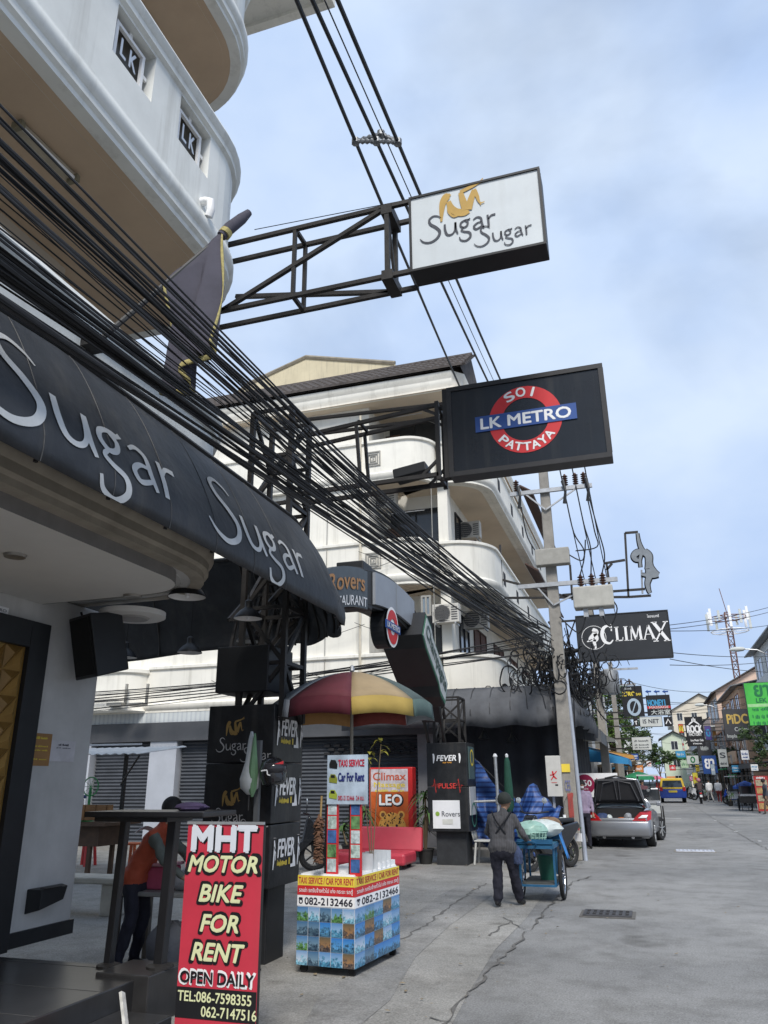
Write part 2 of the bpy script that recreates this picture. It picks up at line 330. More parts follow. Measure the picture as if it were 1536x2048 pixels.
for (x, y, w_, d_), pm_ in (((2.6, 19, 1.1, 2.2), 1), ((3.4, 36, 1.2, 5), 1), ((1.4, 28, 1.0, 4), 0)):
    n_ = 22; pts_ = []
    for i in range(n_):
        a_ = 2 * math.pi * i / n_; c_, s_ = math.cos(a_), math.sin(a_); k_ = 1 / max(abs(c_), abs(s_)) ** .75 * random.uniform(.9, 1.06); pts_.append(V(x + w_ / 2 * c_ * k_, y + d_ / 2 * s_ * k_, .0035))
    tag(MB().add(pts_, [tuple(range(n_))]).build('asphalt_patch', PM[pm_]), kind='structure')
LIT = M('dry_litter', (.24, .19, .12), .9, .5, 30); m = MB()
for i in range(260):
    u = random.random(); p_ = V(random.uniform(-4.2, -1.2), random.uniform(6, 18), .014) if u < .7 else V(random.uniform(-1.5, 4), random.uniform(7, 30), .012); a_ = random.random() * 6.28; l_ = random.uniform(.008, .035); m.add([p_ + V(l_ * math.cos(a_ + k * 1.57) * (1 if k % 2 else .5), l_ * math.sin(a_ + k * 1.57) * (1 if k % 2 else .5), random.uniform(0, .012)) for k in range(4)], [(0, 1, 2, 3)])
tag(m.build('litter', LIT), 'scattered dry leaves and grit on the pavement', 'litter', kind='stuff')
RP = M('worn_white_paint', (.6, .6, .58), .8, .35, 20)
for a, b in (((1322, 1636), (1362, 1637)), ((1330, 1622), (1352, 1622)), ((1385, 1612), (1392, 1612)), ((1424, 1634), (1431, 1634)), ((1428, 1641), (1434, 1641)), ((1459, 1650), (1466, 1650)), ((1468, 1663), (1475, 1663)), ((1516, 1682), (1523, 1682))):
    p, q = P(*a, Z=.006), P(*b, Z=.006); MB().add([p + V(0, -.12, 0), q + V(0, -.12, 0), q + V(0, .12, 0), p + V(0, .12, 0)], [(0, 1, 2, 3)]).build('road_marking', RP, road)
def grate(px, py, wd, dp, mat, fm, label, slots=7, rows=2):
    c = P(px, py, Z=0); t = thing('drain_grate', label, 'drain cover', c)
    m = MB(); m.box(-wd / 2 - .06, wd / 2 + .06, -dp / 2 - .06, dp / 2 + .06, .003, .012); m.build('surround', fm, t, local=True)
    m = MB(); m.box(-wd / 2, wd / 2, -dp / 2, dp / 2, .01, .014); m.build('pit', DARK, t, local=True)
    for i in range(slots + 1):
        x = -wd / 2 + i * wd / slots; MB().box(x - .018, x + .018, -dp / 2, dp / 2, .012, .03).build('bar', mat, t, local=True)
    for j in range(rows + 1):
        y = -dp / 2 + j * dp / rows; MB().box(-wd / 2 - .018, wd / 2 + .018, y - .02, y + .02, .012, .028).build('crossbar', mat, t, local=True)
grate(1216, 1830, .55, .42, M('cast_iron', (.06, .06, .065), .6, .3, 12), CR, 'dark cast iron drain grate set in the asphalt beyond the cracks')
grate(1390, 1703, .8, .42, M('painted_iron', (.5, .53, .6), .6, .25, 12), CONC, 'pale painted drain cover in the road behind the silver car', 9)
# ================================================================== bar building on the corner
BX = -3.5
bar_b = thing('bar_building', 'pale corner bar building with curved balconies above the black awning', 'building', (-6, 2, 0))
path = [(BX, -6), (BX, 5.42)] + arc(BX - 1.0, 5.42, 1.0, 0, 90, 10)[1:] + [(-9.5, 6.42)]
def moulding(z, flip=1):                         # stepped cornice hanging under a parapet
    return [(-.12, z), (.0, z), (.0, z + .05), (.035, z + .07), (.035, z + .14), (.06, z + .16), (.075, z + .2), (.075, z + .26), (.05, z + .3), (.05, z + .33), (.02, z + .35), (.0, z + .4)]
def rail(z): return [(.0, z - .2), (.04, z - .18), (.04, z - .12), (.07, z - .09), (.085, z - .05), (.07, z - .01), (.0, z), (-.16, z)]
LKW = [[(245, 52), (300, 130), (290, 185), (237, 118)], [(368, 228), (413, 288), (405, 348), (362, 295)]]
holes = []
for q in LKW:
    pts = [P(x, y, X=BX) for x, y in q]; ys = [p.y for p in pts]; zs = [p.z for p in pts]; holes.append((min(ys), max(ys), min(zs), max(zs)))
for lev, (z0, z1) in enumerate(((3.32, 4.86), (6.42, 7.98), (9.5, 11.0))):
    m = MB()
    if lev == 1:
        hz0 = min(h[2] for h in holes) + .05; hz1 = hz0 + .52; yy = -6; c0, c1 = z0 + .38, z1 - .18
        for h in holes:
            ym = (h[0] + h[1]) / 2; h0, h1 = ym - .27, ym + .27
            m.box(BX - .2, BX, yy, h0, c0, c1); m.box(BX - .2, BX, h0, h1, c0, hz0); m.box(BX - .2, BX, h0, h1, hz1, c1); yy = h1
        m.box(BX - .2, BX, yy, 5.42, c0, c1)
        sweep(m, path[1:], [(0, c0), (0, c1)])
        bal = m.build('parapet', WHITE, bar_b)
        for h in holes:
            ym = (h[0] + h[1]) / 2; g = MB(); fr = FX(BX - .09, ym, (hz0 + hz1) / 2)
            for s in (-.2, .165): g.prism([(s, -.2), (s + .035, -.2), (s + .035, .2), (s, .2)], fr, 0, .03); g.prism([(-.2, s), (.2, s), (.2, s + .035), (-.2, s + .035)], fr, 0, .031)
            for s in (-.26, .2): g.prism([(s, -.02), (s + .06, -.02), (s + .06, .02), (s, .02)], fr, 0, .02); g.prism([(-.02, s), (.02, s), (.02, s + .06), (-.02, s + .06)], fr, 0, .021)
            w = g.build('window_frame', WHT, bal)
            MB().prism([(-.265, -.255), (.265, -.255), (.265, .255), (-.265, .255)], fr, -.1, -.05).build('backing', M('bronze_glass', (.07, .06, .045), .3), bal)
            text('L', fr, -.07, 0, .07, .18, M('chrome_letter', (.62, .63, .64), .3, .1, metal=.5), bal, .02, off=.02); text('K', fr, .06, 0, .09, .18, MATS['chrome_letter'], bal, .02, off=.02)
    else:
        sweep(m, path, [(0, z0 + .38), (0, z1 - .18)]); bal = m.build('parapet', WHITE, bar_b, True)
    m = MB(); sweep(m, path, moulding(z0)); m.build('moulding', WHITE if lev else M('moulding_beige', (.36, .32, .26), .75, .25, 3, .1, streak=.5), bal, True)
    m = MB(); sweep(m, path, rail(z1)); m.build('rail', WHITE, bal, True)
    m = MB(); sweep(m, path, [(-.2, z1), (-.2, z0)]); m.build('parapet_back', WHITE, bal, True)
    m = MB(); m.add(slab([(x, y) for x, y in path], [(-9.5, -6)], z0 + .005), [tuple(range(len(path) + 1))])
    m.build('soffit', GREYW if lev == 0 else SOFF, bar_b)
    if lev:   # dropped beam round the soffit edge
        m = MB(); sweep(m, path, [(-.02, z0 + .002), (-.42, z0 + .002), (-.42, z0 + .12)]); m.build('edge_beam', SOFF, bar_b, True)
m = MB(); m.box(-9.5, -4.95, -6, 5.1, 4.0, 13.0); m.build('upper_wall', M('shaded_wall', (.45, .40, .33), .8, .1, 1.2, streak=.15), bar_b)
m = MB(); m.box(-4.6, -4.25, 4.85, 5.2, 7.9, 9.5); m.build('column', WHITE, bar_b)
m = MB(); m.add([V(-3.2, -6, 12.16), V(-3.2, 7.3, 12.16), V(-9, 7.3, 12.16), V(-9, -6, 12.16)], [(0, 1, 2, 3)]); m.box(-3.2, -3.08, -6, 7.42, 12.1, 12.5); m.box(-9, -3.2, 7.3, 7.42, 12.1, 12.5); m.build('eave', CREAM, bar_b)
# ground floor
m = MB(); m.box(-9.4, -5.3, -6, 6.73, .3, 3.315); m.build('ground_wall', GREYW, bar_b, bevel=.02)
cpath = [(-3.62, -6), (-3.62, 5.3)] + arc(-4.12, 5.3, .5, 0, 90, 8)[1:]
m = MB(); m.add(slab(cpath, [(-5.29, 5.8), (-5.29, -6)], 3.22), [tuple(range(12))]); m.build('ceiling', M('ceiling_white', (.72, .70, .66), .7, .08, 1), bar_b)
m = MB(); sweep(m, cpath + [(-5.29, 5.8)], [(0, 3.215), (0, 3.35)]); m.build('ceiling_beam', M('beam_grey', (.20, .19, .18), .7), bar_b, True)
m = MB(); RS = P(265, 1236, Z=3.17); m.lathe([(.30, 3.17), (.32, 3.18), (.32, 3.23)], 28, Matrix.Translation((RS.x, RS.y, 0))); ms = m.build('round_soffit', MATS['ceiling_white'], bar_b, True)
m = MB(); m.lathe([(.15, 3.155), (.17, 3.172)], 24, Matrix.Translation((RS.x, RS.y, 0))); m.build('round_lamp', M('lamp_ring', (.38, .36, .34), .6), ms, True)
for px, py in ((30, 1112), (265, 1193)):
    c = P(px, py, Z=3.21); m = MB(); m.lathe([(.035, 3.208), (.075, 3.2), (.085, 3.222)], 18, Matrix.Translation((c.x, c.y, 0))); m.build('downlight', M('downlight_ring', (.3, .28, .25), .4, metal=.5), bar_b, True)
# terrace floor and steps
TILE = M('dark_tile', (.035, .034, .034), .28, .3, 4, .03)
m = MB(); m.box(-9, -3.62, -4, 5.72, 0, .3); ter = m.build('terrace', TILE, bar_b, bevel=.008)
m = MB(); m.box(-3.62, -3.2, -4, 5.2, 0, .15); m.build('step', TILE, bar_b, bevel=.008)
m = MB(); m.box(-3.95, -3.5, 5.35, 5.8, 0, .33); m.build('plinth', TILE, bar_b, bevel=.01)
m = MB(); m.box(-5.296, -5.27, -4, 6.74, .302, .42); m.build('skirting', BLACK, bar_b)
for y in [i * .6 - 1 for i in range(12)]:
    MB().box(-5.25, -3.63, y, y + .006, .3005, .302).build('tile_joint', M('grout', (.1, .1, .1), .8), ter)
# door with faceted golden panel
dr = MB(); fr = FX(-5.3, 4.4, 0)
dr.box(-5.3, -5.2, 5.62, 5.86, .3, 3.02); dr.box(-5.3, -5.2, 3.2, 5.62, 2.78, 3.02)
door = dr.build('door_frame', BLACK, bar_b, bevel=.006)
MB().box(-5.3, -5.25, 3.2, 5.62, .3, 2.78).build('door_panel', M('gold_panel', (.30, .17, .045), .45, .3, 6, metal=.2), bar_b)
facm = [M('gold_facet_a', (.36, .21, .06), .42, .2, 5, metal=.25), M('gold_facet_b', (.22, .12, .03), .45, .2, 5, metal=.25), M('gold_facet_c', (.46, .29, .10), .4, .2, 5, metal=.25)]
s = .22; k = 0
for i in range(3):
    for j in range(11):
        y0 = 5.6 - (i + 1) * s; z0 = .36 + j * s; 
        for tri in (((0, 0), (s, 0), (s, s)), ((0, 0), (s, s), (0, s))):
            pts = [V(-5.248, y0 + a, z0 + b) for a, b in tri]; c = sum(pts, V(0, 0, 0)) / 3 + V(.045, 0, 0)
            pts = [c + (p - c) * .97 for p in pts]; c.x = -5.2
            MB().add(pts + [c], [(0, 1, 3), (1, 2, 3), (2, 0, 3)]).build('facet', facm[(k * 7 + j) % 3], bar_b); k += 1
tq = bar_b
# wall posters, plaque and speaker
def poster(name, label, cat, p0, p1, X, mat, lines, tm):
    a = P(*p0, X=X); b = P(*p1, X=X); t = thing(name, label, cat, (X, (a.y + b.y) / 2, min(a.z, b.z)))
    y0, y1, z0, z1 = min(a.y, b.y), max(a.y, b.y), min(a.z, b.z), max(a.z, b.z); MB().box(X, X + .006, y0, y1, z0, z1).build('sheet', mat, t)
    fr = FX(X + .007, (y0 + y1) / 2, (z0 + z1) / 2)
    for txt, b_, w_, h_ in lines: text(txt, fr, 0, b_ * (z1 - z0), w_ * (y1 - y0), h_ * (z1 - z0), tm, t, .002)
poster('notice_poster', 'small brown notice poster taped beside the golden door', 'poster', (60, 1465), (96, 1532), -5.299, M('brown_poster', (.32, .17, .06), .6), [('~notice', .36, .6, .08), ('~notice text', .1, .8, .05), ('~notice tex', -.02, .7, .05), ('~notice', -.3, .7, .05)], YEL)
poster('notice_paper', 'white paper notice taped to the grey bar wall', 'notice', (103, 1480), (146, 1524), -5.299, M('paper', (.55, .53, .54), .7), [('~here', .3, .5, .1), ('~small', .15, .6, .05)], DARKTXT)
poster('wall_sign', 'little white sign high beside the bar door', 'sign', (-26, 1205), (14, 1235), -5.297, WHT, [('METRO', .1, .8, .3)], DARKTXT)
c = P(82, 1798, X=-5.3); t = thing('wall_box', 'black wedge-shaped metal box fixed low on the bar wall', 'wall box', (-5.3, c.y, c.z - .09))
m = MB(); m.add([(-5.3, c.y - .19, c.z - .1), (-5.3, c.y + .22, c.z + .04), (-5.3, c.y + .26, c.z + .1), (-5.3, c.y - .19, c.z + .1), (-5.14, c.y - .19, c.z - .06), (-5.14, c.y + .1, c.z - .01), (-5.14, c.y + .14, c.z + .1), (-5.14, c.y - .19, c.z + .1)], [(0, 1, 2, 3), (4, 5, 6, 7), (0, 1, 5, 4), (1, 2, 6, 5), (2, 3, 7, 6), (3, 0, 4, 7)])
m.build('casing', BLACK, t, bevel=.006); MB().box(-5.2, -5.13, c.y - .15, c.y + .05, c.z + .101, c.z + .106).build('lid', STEEL, t)
c = P(197, 1290, X=-4.95); t = thing('loudspeaker', 'black loudspeaker box tilted under the white bar ceiling', 'speaker', (c.x, c.y, c.z - .33))
mt = Matrix.Translation(c) @ Matrix.Rotation(R_(-25), 4, 'Z') @ Matrix.Rotation(R_(14), 4, 'X')
m = MB(); 
vs = [mt @ V(x, y, z) for x, y, z in ((-.22, -.16, -.3), (.22, -.16, -.3), (.16, .2, -.28), (-.16, .2, -.28), (-.22, -.16, .3), (.22, -.16, .3), (.16, .2, .28), (-.16, .2, .28))]
m.add(vs, [(0, 1, 2, 3), (4, 5, 6, 7), (0, 1, 5, 4), (1, 2, 6, 5), (2, 3, 7, 6), (3, 0, 4, 7)]); m.build('cabinet', BLACK, t, bevel=.012)
MB().box(-.19, .19, -.17, -.158, -.27, .27, mt).build('grille', M('speaker_cloth', (.01, .01, .01), .9, .3, 40), t)
m = MB(); m.tube([mt @ V(0, .1, .28), V(c.x, c.y + .1, 3.2), V(c.x, c.y + .1, 3.22)], .022, 8); m.tube([mt @ V(-.1, .15, .2), V(c.x - .2, c.y, 3.1), V(c.x - .25, c.y, 3.22)], .012, 6); m.build('bracket', STEEL, t)
# ---- pendant lamps under the awning
LAMPIN = M('lamp_white_inside', (.75, .74, .72), .6, .1)
def pendant(px, py, Y, d, label, topz, n=0):
    c = P(px, py, Y=Y); t = thing('pendant_lamp', label, 'lamp', c, 0, 'pendant lamps under the bar awning')
    pr = [(d * .5, 0), (d * .49, .012), (d * .42, .05 * d / .36), (d * .3, .1 * d / .36), (d * .15, .135 * d / .36), (d * .13, .15 * d / .36)]
    m = MB(); m.lathe([(r, z) for r, z in pr] + [(d * .13, .22 * d / .36), (d * .07, .24 * d / .36), (.004, .25 * d / .36)], 22, cap=False); m.build('shade', BLACK, t, True, local=True)
    m = MB(); m.lathe([(d * .485, .006), (d * .4, .045 * d / .36), (d * .28, .09 * d / .36), (.005, .12 * d / .36)], 22, cap=False); m.build('shade_lining', LAMPIN, t, True, local=True)
    m = MB(); m.tube([(0, 0, .24 * d / .36), (0, 0, topz - c.z)], .006, 5); m.build('cord', CABLE, t, local=True)
    m = MB(); m.lathe([(.004, -.01), (.022, .01), (.022, .09), (.004, .1)], 10); m.build('bulb', WHT, t, True, local=True)
pendant(374, 1195, 6.2, .36, 'black dome pendant lamp hanging beside the curved ceiling edge', 3.45)
pendant(496, 1238, 7.0, .3, 'black dome pendant lamp in front of the lattice tower, upper of two', 4.0)
pendant(498, 1284, 7.9, .3, 'black dome pendant lamp in front of the lattice tower, lower of two', 4.0)
pendant(379, 1306, 7.9, .29, 'black dome pendant lamp hanging low in the dark awning corner', 4.0)
pendant(250, 1316, 7.9, .29, 'black dome pendant lamp just below the loudspeaker', 4.0)
pendant(-18, 1040, 4.3, .4, 'black dome pendant lamp above the golden door at the awning edge', 3.6)
# ================================================================== the big awning
AW = thing('awning', 'long black barrel awning with large grey script lettering along the corner bar', 'awning', (-3.2, 4, 3.25))
awp = [(-3.45, -5 + i * .62) for i in range(20)]; awp = [p for p in awp if p[1] < 6.3] + [(-3.45, 6.6), (-3.45, 7.25)] + arc(-4.8, 7.25, 1.35, 0, 90, 12)[1:] + [(-6.2, 8.6), (-7.4, 8.6), (-9.4, 8.6)]
acc = [0.0]
for a, b in zip(awp, awp[1:]): acc.append(acc[-1] + math.hypot(b[0] - a[0], b[1] - a[1]))
SECN = 16
_sp = [(q[0], q[1]) for q in cr([(0, 4.36, 0), (.05, 4.31, 0), (.14, 4.19, 0), (.245, 4.02, 0), (.345, 3.83, 0), (.435, 3.63, 0), (.5, 3.44, 0), (.515, 3.34, 0), (.505, 3.25, 0)], 8)]
_sa = [0.0]
for p_, q_ in zip(_sp, _sp[1:]): _sa.append(_sa[-1] + math.hypot(q_[0] - p_[0], q_[1] - p_[1]))
def awsec(t):                                     # t: 0 top .. 1 bottom of the skirt, by arc length
    d = max(0, min(1, t)) * _sa[-1]
    for i in range(len(_sa) - 1):
        if _sa[i + 1] >= d - 1e-9:
            k = (d - _sa[i]) / (_sa[i + 1] - _sa[i]); return _sp[i][0] + (_sp[i + 1][0] - _sp[i][0]) * k, _sp[i][1] + (_sp[i + 1][1] - _sp[i][1]) * k
    return _sp[-1]
def awpt(yc, t, c=0.0):                           # on the straight run: yc = Y, pushed out by c
    o, z = awsec(t); o2, z2 = awsec(min(1, t + .02)); o1, z1 = awsec(max(0, t - .02)); d = Vector((o2 - o1, z2 - z1)).normalized()
    return V(-3.45 + o - d.y * c, yc, z + d.x * c)
m = MB(); secl = [awsec(i / SECN) for i in range(SECN + 1)]
fine = []
for i in range(len(awp) - 1):
    for k in range(4): fine.append((awp[i][0] + (awp[i + 1][0] - awp[i][0]) * k / 4, awp[i][1] + (awp[i + 1][1] - awp[i][1]) * k / 4))
fine.append(awp[-1]); n = len(fine); vs = []
for i in range(n):
    x0, y0 = fine[max(i - 1, 0)]; x1, y1 = fine[min(i + 1, n - 1)]; d = Vector((x1 - x0, y1 - y0)).normalized()
    u = abs(((i % 4) / 4) - .5) * 2                 # 1 at a rib
    late = max(0, min(1, (i - n * .55) / (n * .12)))
    for j, (o, z) in enumerate(secl):
        k = j / SECN; o2 = o - (.006 + .03 * late) * (1 - u) * math.sin(math.pi * min(1, k * 1.1)); z2 = z + late * .04 * math.sin(i * .55) * k * k
        if late: o2 += late * .04 * math.sin(i * .7 + j * .5) * k
        vs.append(V(fine[i][0] + d.y * o2, fine[i][1] - d.x * o2, z2))
q = SECN + 1; m.add(vs, [(i * q + j, (i + 1) * q + j, (i + 1) * q + j + 1, i * q + j + 1) for i in range(n - 1) for j in range(SECN)])
m.build('canopy', AWN, AW, True, solid=.006)
for i in range(4, n, 4):
    x0, y0 = fine[max(i - 1, 0)]; x1, y1 = fine[min(i + 1, n - 1)]; d = Vector((x1 - x0, y1 - y0)).normalized()
    if fine[i][1] < 6.3: MB().tube([V(fine[i][0] + d.y * (o + .004), fine[i][1] - d.x * (o + .004), z) for o, z in secl], .004, 5).build('seam', AWN, AW)
    MB().tube([V(fine[i][0] + d.y * (o - .03), fine[i][1] - d.x * (o - .03), z) for o, z in secl], .014, 5).build('rib', STEEL, AW)
m = MB(); m.tube([V(fine[i][0] + 0, fine[i][1], 4.37) for i in range(n)], .03, 6); m.build('top_rail', STEEL, AW)
for y0_ in (2.62, 4.9):                            # the two words painted along the canopy
    m = MB()
    for st in SUGAR: stroke(m, [(p[0], p[1], p[2] * 1.0) for p in st], lambda x, y: awpt(y0_ + x * .343, .83 - y * .29 / _sa[-1], .008))
    m.build('lettering', LET, AW)
# ================================================================== sign pillar of the arch with lattice tower
PY0, PY1, PX0, PX1 = 7.25, 7.95, -4.28, -3.53
pil = thing('sign_pillar', 'tall black sign pillar with gold figure emblems carrying a lattice tower', 'pillar', ((PX0 + PX1) / 2, (PY0 + PY1) / 2, 0))
MB().box(PX0 + .22, PX1 - .08, PY0 + .15, PY1 - .15, 0, .68).build('base', BLACK, pil, bevel=.01)
z0 = .66
for k in range(3): MB().box(PX0, PX1, PY0, PY1, z0 + k * .57, z0 + k * .57 + .56).build('sign_box', PBLACK, pil, bevel=.008)
MB().box(PX0 + .02, PX1 - .12, PY0 + .05, PY1 - .05, 2.5, 2.98).build('sign_box', BLACK, pil, bevel=.01)
fS = FY(PX0, PY0 - .003, .66); fF = FX(PX1 + .003, PY0, .66)
SG = M('logo_silver', (.42, .41, .40), .5, .1)
for b in (1.22, .55):
    figure_logo(fS, .105, .22, b + .18, M('logo_gold_dim', (.30, .19, .06), .5), pil); sugar(lambda x, y, c: fS(x, y, c), .062, .12, b + .04, SG, pil); sugar(lambda x, y, c: fS(x, y, c), .062, .40, b - .06, SG, pil)
for k in range(3):
    b = .29 + k * .57
    text('FEVER', fF, .35, b + .05, .38, .16, WHT, pil, .006, off=.025, shear=.12); text('~gogobar', fF, .30, b - .08, .3, .06, YEL, pil, .006)
    for s in (.08, .64): 
        m = MB()
        for st in ([(0, .1, .02), (.01, .02, .035), (0, -.05, .03), (-.015, -.16, .015)], [(0, .04, .015), (.035, -.02, .012), (.03, -.08, .01)]): stroke(m, st, lambda x, y: fF(s + x, b + .03 + y, .006))
        m.lathe([(.001, -.001), (.018, 0), (.001, .001)], 8, Matrix.Translation(fF(s, b + .15, .006))); m.build('dancer_mark', WHT, pil)
    m = MB(); m.add([fF(.46, b - .14, .006), fF(.58, b - .14, .006), fF(.58, b - .11, .006), fF(.56, b - .03, .006), fF(.52, b - .03, .006), fF(.51, b - .11, .006), fF(.46, b - .11, .006)], [tuple(range(7))]); m.build('long_tail', WHT, pil)
def lattice(m, x0, x1, y0, y1, z0, z1, w=.05, n=5):
    cs = [(x0, y0), (x1, y0), (x1, y1), (x0, y1)]
    for x, y in cs: m.bar((x, y, z0), (x, y, z1), w)
    for k in range(n):
        a = z0 + (z1 - z0) * k / n; b = z0 + (z1 - z0) * (k + 1) / n
        for i in range(4):
            p, q = cs[i], cs[(i + 1) % 4]; m.bar((*p, b), (*q, b), w * .7)
            if (k + i) % 2: p, q = q, p
            m.bar((*p, a), (*q, b), w * .7)
m = MB(); lattice(m, -4.0, -3.5, 7.35, 7.85, 2.2, 5.75, .055, 6); m.build('tower', STEEL, pil)
# ================================================================== Sugar Sugar sign on its truss
def lightbox(name, label, x0, x1, y, z0, z1, dp, face, frame, ft=.03, rz=0, parent_kind='sign', group=None):
    t = thing(name, label, 'sign', ((x0 + x1) / 2, y, z0), 0, group)
    MB().box(x0, x1, y, y + dp, z0, z1).build('cabinet', frame, t, bevel=.008)
    MB().box(x0 + ft, x1 - ft, y - .004, y + .01, z0 + ft, z1 - ft).build('face', face, t)
    if ft > .02:
        for a in ((x0, x1, z1 - ft, z1 + .003), (x0, x1, z0 - .003, z0 + ft)): MB().box(a[0], a[1], y - .02, y + .003, a[2], a[3]).build('trim', frame, t)
        for a in ((x0 - .003, x0 + ft), (x1 - ft, x1 + .003)): MB().box(a[0], a[1], y - .019, y + .003, z0 + ft, z1 - ft).build('trim', frame, t)
    return t, FY(x0, y - .006, z0)
SY = 6.3
a, b = P(818, 398, Y=SY), P(1094, 495, Y=SY)
sx0, sx1, sz1, sz0 = a.x, b.x, a.z, b.z
sgn, fr = lightbox('hanging_sign', 'white lightbox sign with golden figure and script lettering over the street', sx0, sx1, SY, P(822, 545, Y=SY).z, sz1, .26, M('lightbox_white', (.56, .60, .62), .45, .08, 2.5, streak=.12), BLACK, .022)
W_ = sx1 - sx0; H_ = sz1 - P(822, 545, Y=SY).z
figure_logo(fr, W_ * .34 / 1.9, W_ * .25, H_ * .575, GOLD, sgn)
sugar(lambda x, y, c: fr(x, y, c), W_ * .105, W_ * .10, H_ * .37, DARKTXT, sgn, bold=.95); sugar(lambda x, y, c: fr(x, y, c), W_ * .077, W_ * .50, H_ * .165, DARKTXT, sgn, bold=.95)
tr = thing('sign_truss', 'black steel box truss holding the white lightbox sign', 'truss', (BX, SY + .1, 6.3))
m = MB(); zt, zb = sz1 - .02, P(822, 545, Y=SY).z + .03
ya, yb = SY + .02, SY + .3
for y in (ya, yb):
    m.bar((-4.6, y, zt), (sx0, y, zt), .045); m.bar((-4.6, y, zb), (sx0, y, zb), .045)
    m.bar((sx0 - .25, y, zb), (sx0 - .25, y, zt), .05); m.bar((-3.05, y, zb), (-3.05, y, zt), .04)
for x in (-4.2, -3.05, sx0 - .25):
    for z in (zt, zb): m.bar((x, ya, z), (x, yb, z), .04)
m.bar((-3.9, ya, zb), (sx0 - .25, ya, zt), .045); m.bar((-3.9, yb, zt - .5), (sx0 - .25, yb, zb), .045)
m.bar((sx0 - .25, ya, zt), (sx0 - .25, yb, zb), .03); m.build('frame', STEEL, tr)
for x in (sx0 - .25,):
    MB().box(x - .06, x + .06, ya - .03, yb + .03, zt - .1, zt + .02).build('gusset', STEEL, tr)
    MB().box(x - .06, x + .06, ya - .03, yb + .03, zb - .05, zb + .06).build('gusset', STEEL, tr)
m = MB(); m.tube([(-3.6, SY + .1, zt + .2), (sx1, SY + .12, sz1 + .03)], .006, 4); m.build('guy_wire', CABLE, tr)
# ================================================================== SOI LK METRO sign
LY = 7.55
a, b = P(893, 778, Y=LY), P(1226, 915, Y=LY)
lx0, lx1, lz1, lz0 = a.x, b.x, a.z, P(897, 955, Y=LY).z
soi, fr = lightbox('hanging_sign', 'large black street name sign with red ring and blue bar', lx0, lx1, LY, lz0, lz1, .2, M('sign_black_gloss', (.010, .013, .018), .25, .3, 2, streak=.1), M('sign_black_frame', (.025, .024, .025), .4, .3), .05)
cu, cv = (lx1 - lx0) * .5, (lz1 - lz0) * .52
def ringm(fr, cu, cv, r0, r1, c, n=40):
    m = MB(); m.add([fr(cu + r * math.cos(2 * math.pi * i / n), cv + r * math.sin(2 * math.pi * i / n), c) for i in range(n) for r in (r0, r1)], [(2 * i, 2 * i + 1, (2 * i + 3) % (2 * n), (2 * i + 2) % (2 * n)) for i in range(n)]); return m
RO = (lz1 - lz0) * .365
ringm(fr, cu, cv, RO * .64, RO, .004).build('ring', RED, soi)
MB().prism([(cu - RO * 1.38, cv - RO * .21), (cu + RO * 1.38, cv - RO * .21), (cu + RO * 1.38, cv + RO * .26), (cu - RO * 1.38, cv + RO * .26)], fr, 0, .012).build('bar', BLUEP, soi)
text('LK METRO', fr, cu, cv + RO * .02, RO * 2.45, RO * .32, WHT, soi, .014, off=.03)
def arctext(s, fr, cu, cv, r, a0, a1, h, mat, par, c, inward=False, off=.03):
    for i, ch in enumerate(s):
        a = R_(a0 + (a1 - a0) * i / max(1, len(s) - 1)); rot = a - math.pi / 2 if not inward else a + math.pi / 2
        text(ch, fr, cu + r * math.cos(a), cv + r * math.sin(a), h * (.18 if ch == 'I' else .95), h, mat, par, c, off, rot=rot, name='letter')
arctext('SOI', fr, cu, cv, RO * .83, 118, 72, RO * .27, WHT, soi, .008); arctext('PATTAYA', fr, cu, cv, RO * .82, 222, 318, RO * .23, WHT, soi, .008, True)
tr = thing('sign_truss', 'black steel frame from the lattice tower to the red ring sign', 'truss', (-3.5, LY, 4.6))
m = MB(); xe = lx0 - .12; zt, zb = lz1 - .18, lz0 + .03
for y in (LY + .0, LY + .3):
    m.bar((-3.52, y, zt - .14), (xe, y, zt), .04); m.bar((-3.52, y, zb), (xe, y, zb + .02), .045); m.bar((xe, y, zb - .04), (xe, y, zt + .04), .045)
    m.bar((-2.72, y, zb), (-2.78, y, zt - .1), .035); m.bar((xe, y, zt - .12), (xe - .2, y, zt), .03); m.bar((xe, y, zb + .2), (xe - .22, y, zb), .03)
m.bar((-3.9, LY + .3, zt + .25), (xe, LY + .3, zt + .16), .035); m.bar((-3.52, LY + .3, zt + .02), (xe, LY + .3, zt - .02), .035)
for z in (zb, zt): m.bar((xe, LY, z), (xe, LY + .3, z), .035); m.bar((-2.75, LY, z - .05), (-2.75, LY + .3, z - .05), .03)
m.bar((lx0 - .03, LY + .02, lz0), (lx0 - .03, LY + .02, lz1), .05); m.bar((xe, LY + .1, zt), (lx0, LY + .1, zt), .04); m.bar((xe, LY + .1, zb), (lx0, LY + .1, zb), .04)
m.build('frame', STEEL, tr)
t = thing('floodlight', 'small black floodlight on the steel frame beside the red ring sign', 'lamp', (-2.15, LY + .1, zb + .05))
mt = Matrix.Translation((-2.15, LY + .1, zb + .11)) @ Matrix.Rotation(R_(-8), 4, 'Y'); MB().box(-.19, .19, -.12, .12, -.05, .06, mt).build('housing', BLACK, t, bevel=.012); MB().box(-.17, .17, -.1, .1, .061, .066, mt).build('lens', GLASS, t); MB().box(-.03, .03, -.02, .02, -.08, -.05, mt).build('bracket', STEEL, t)
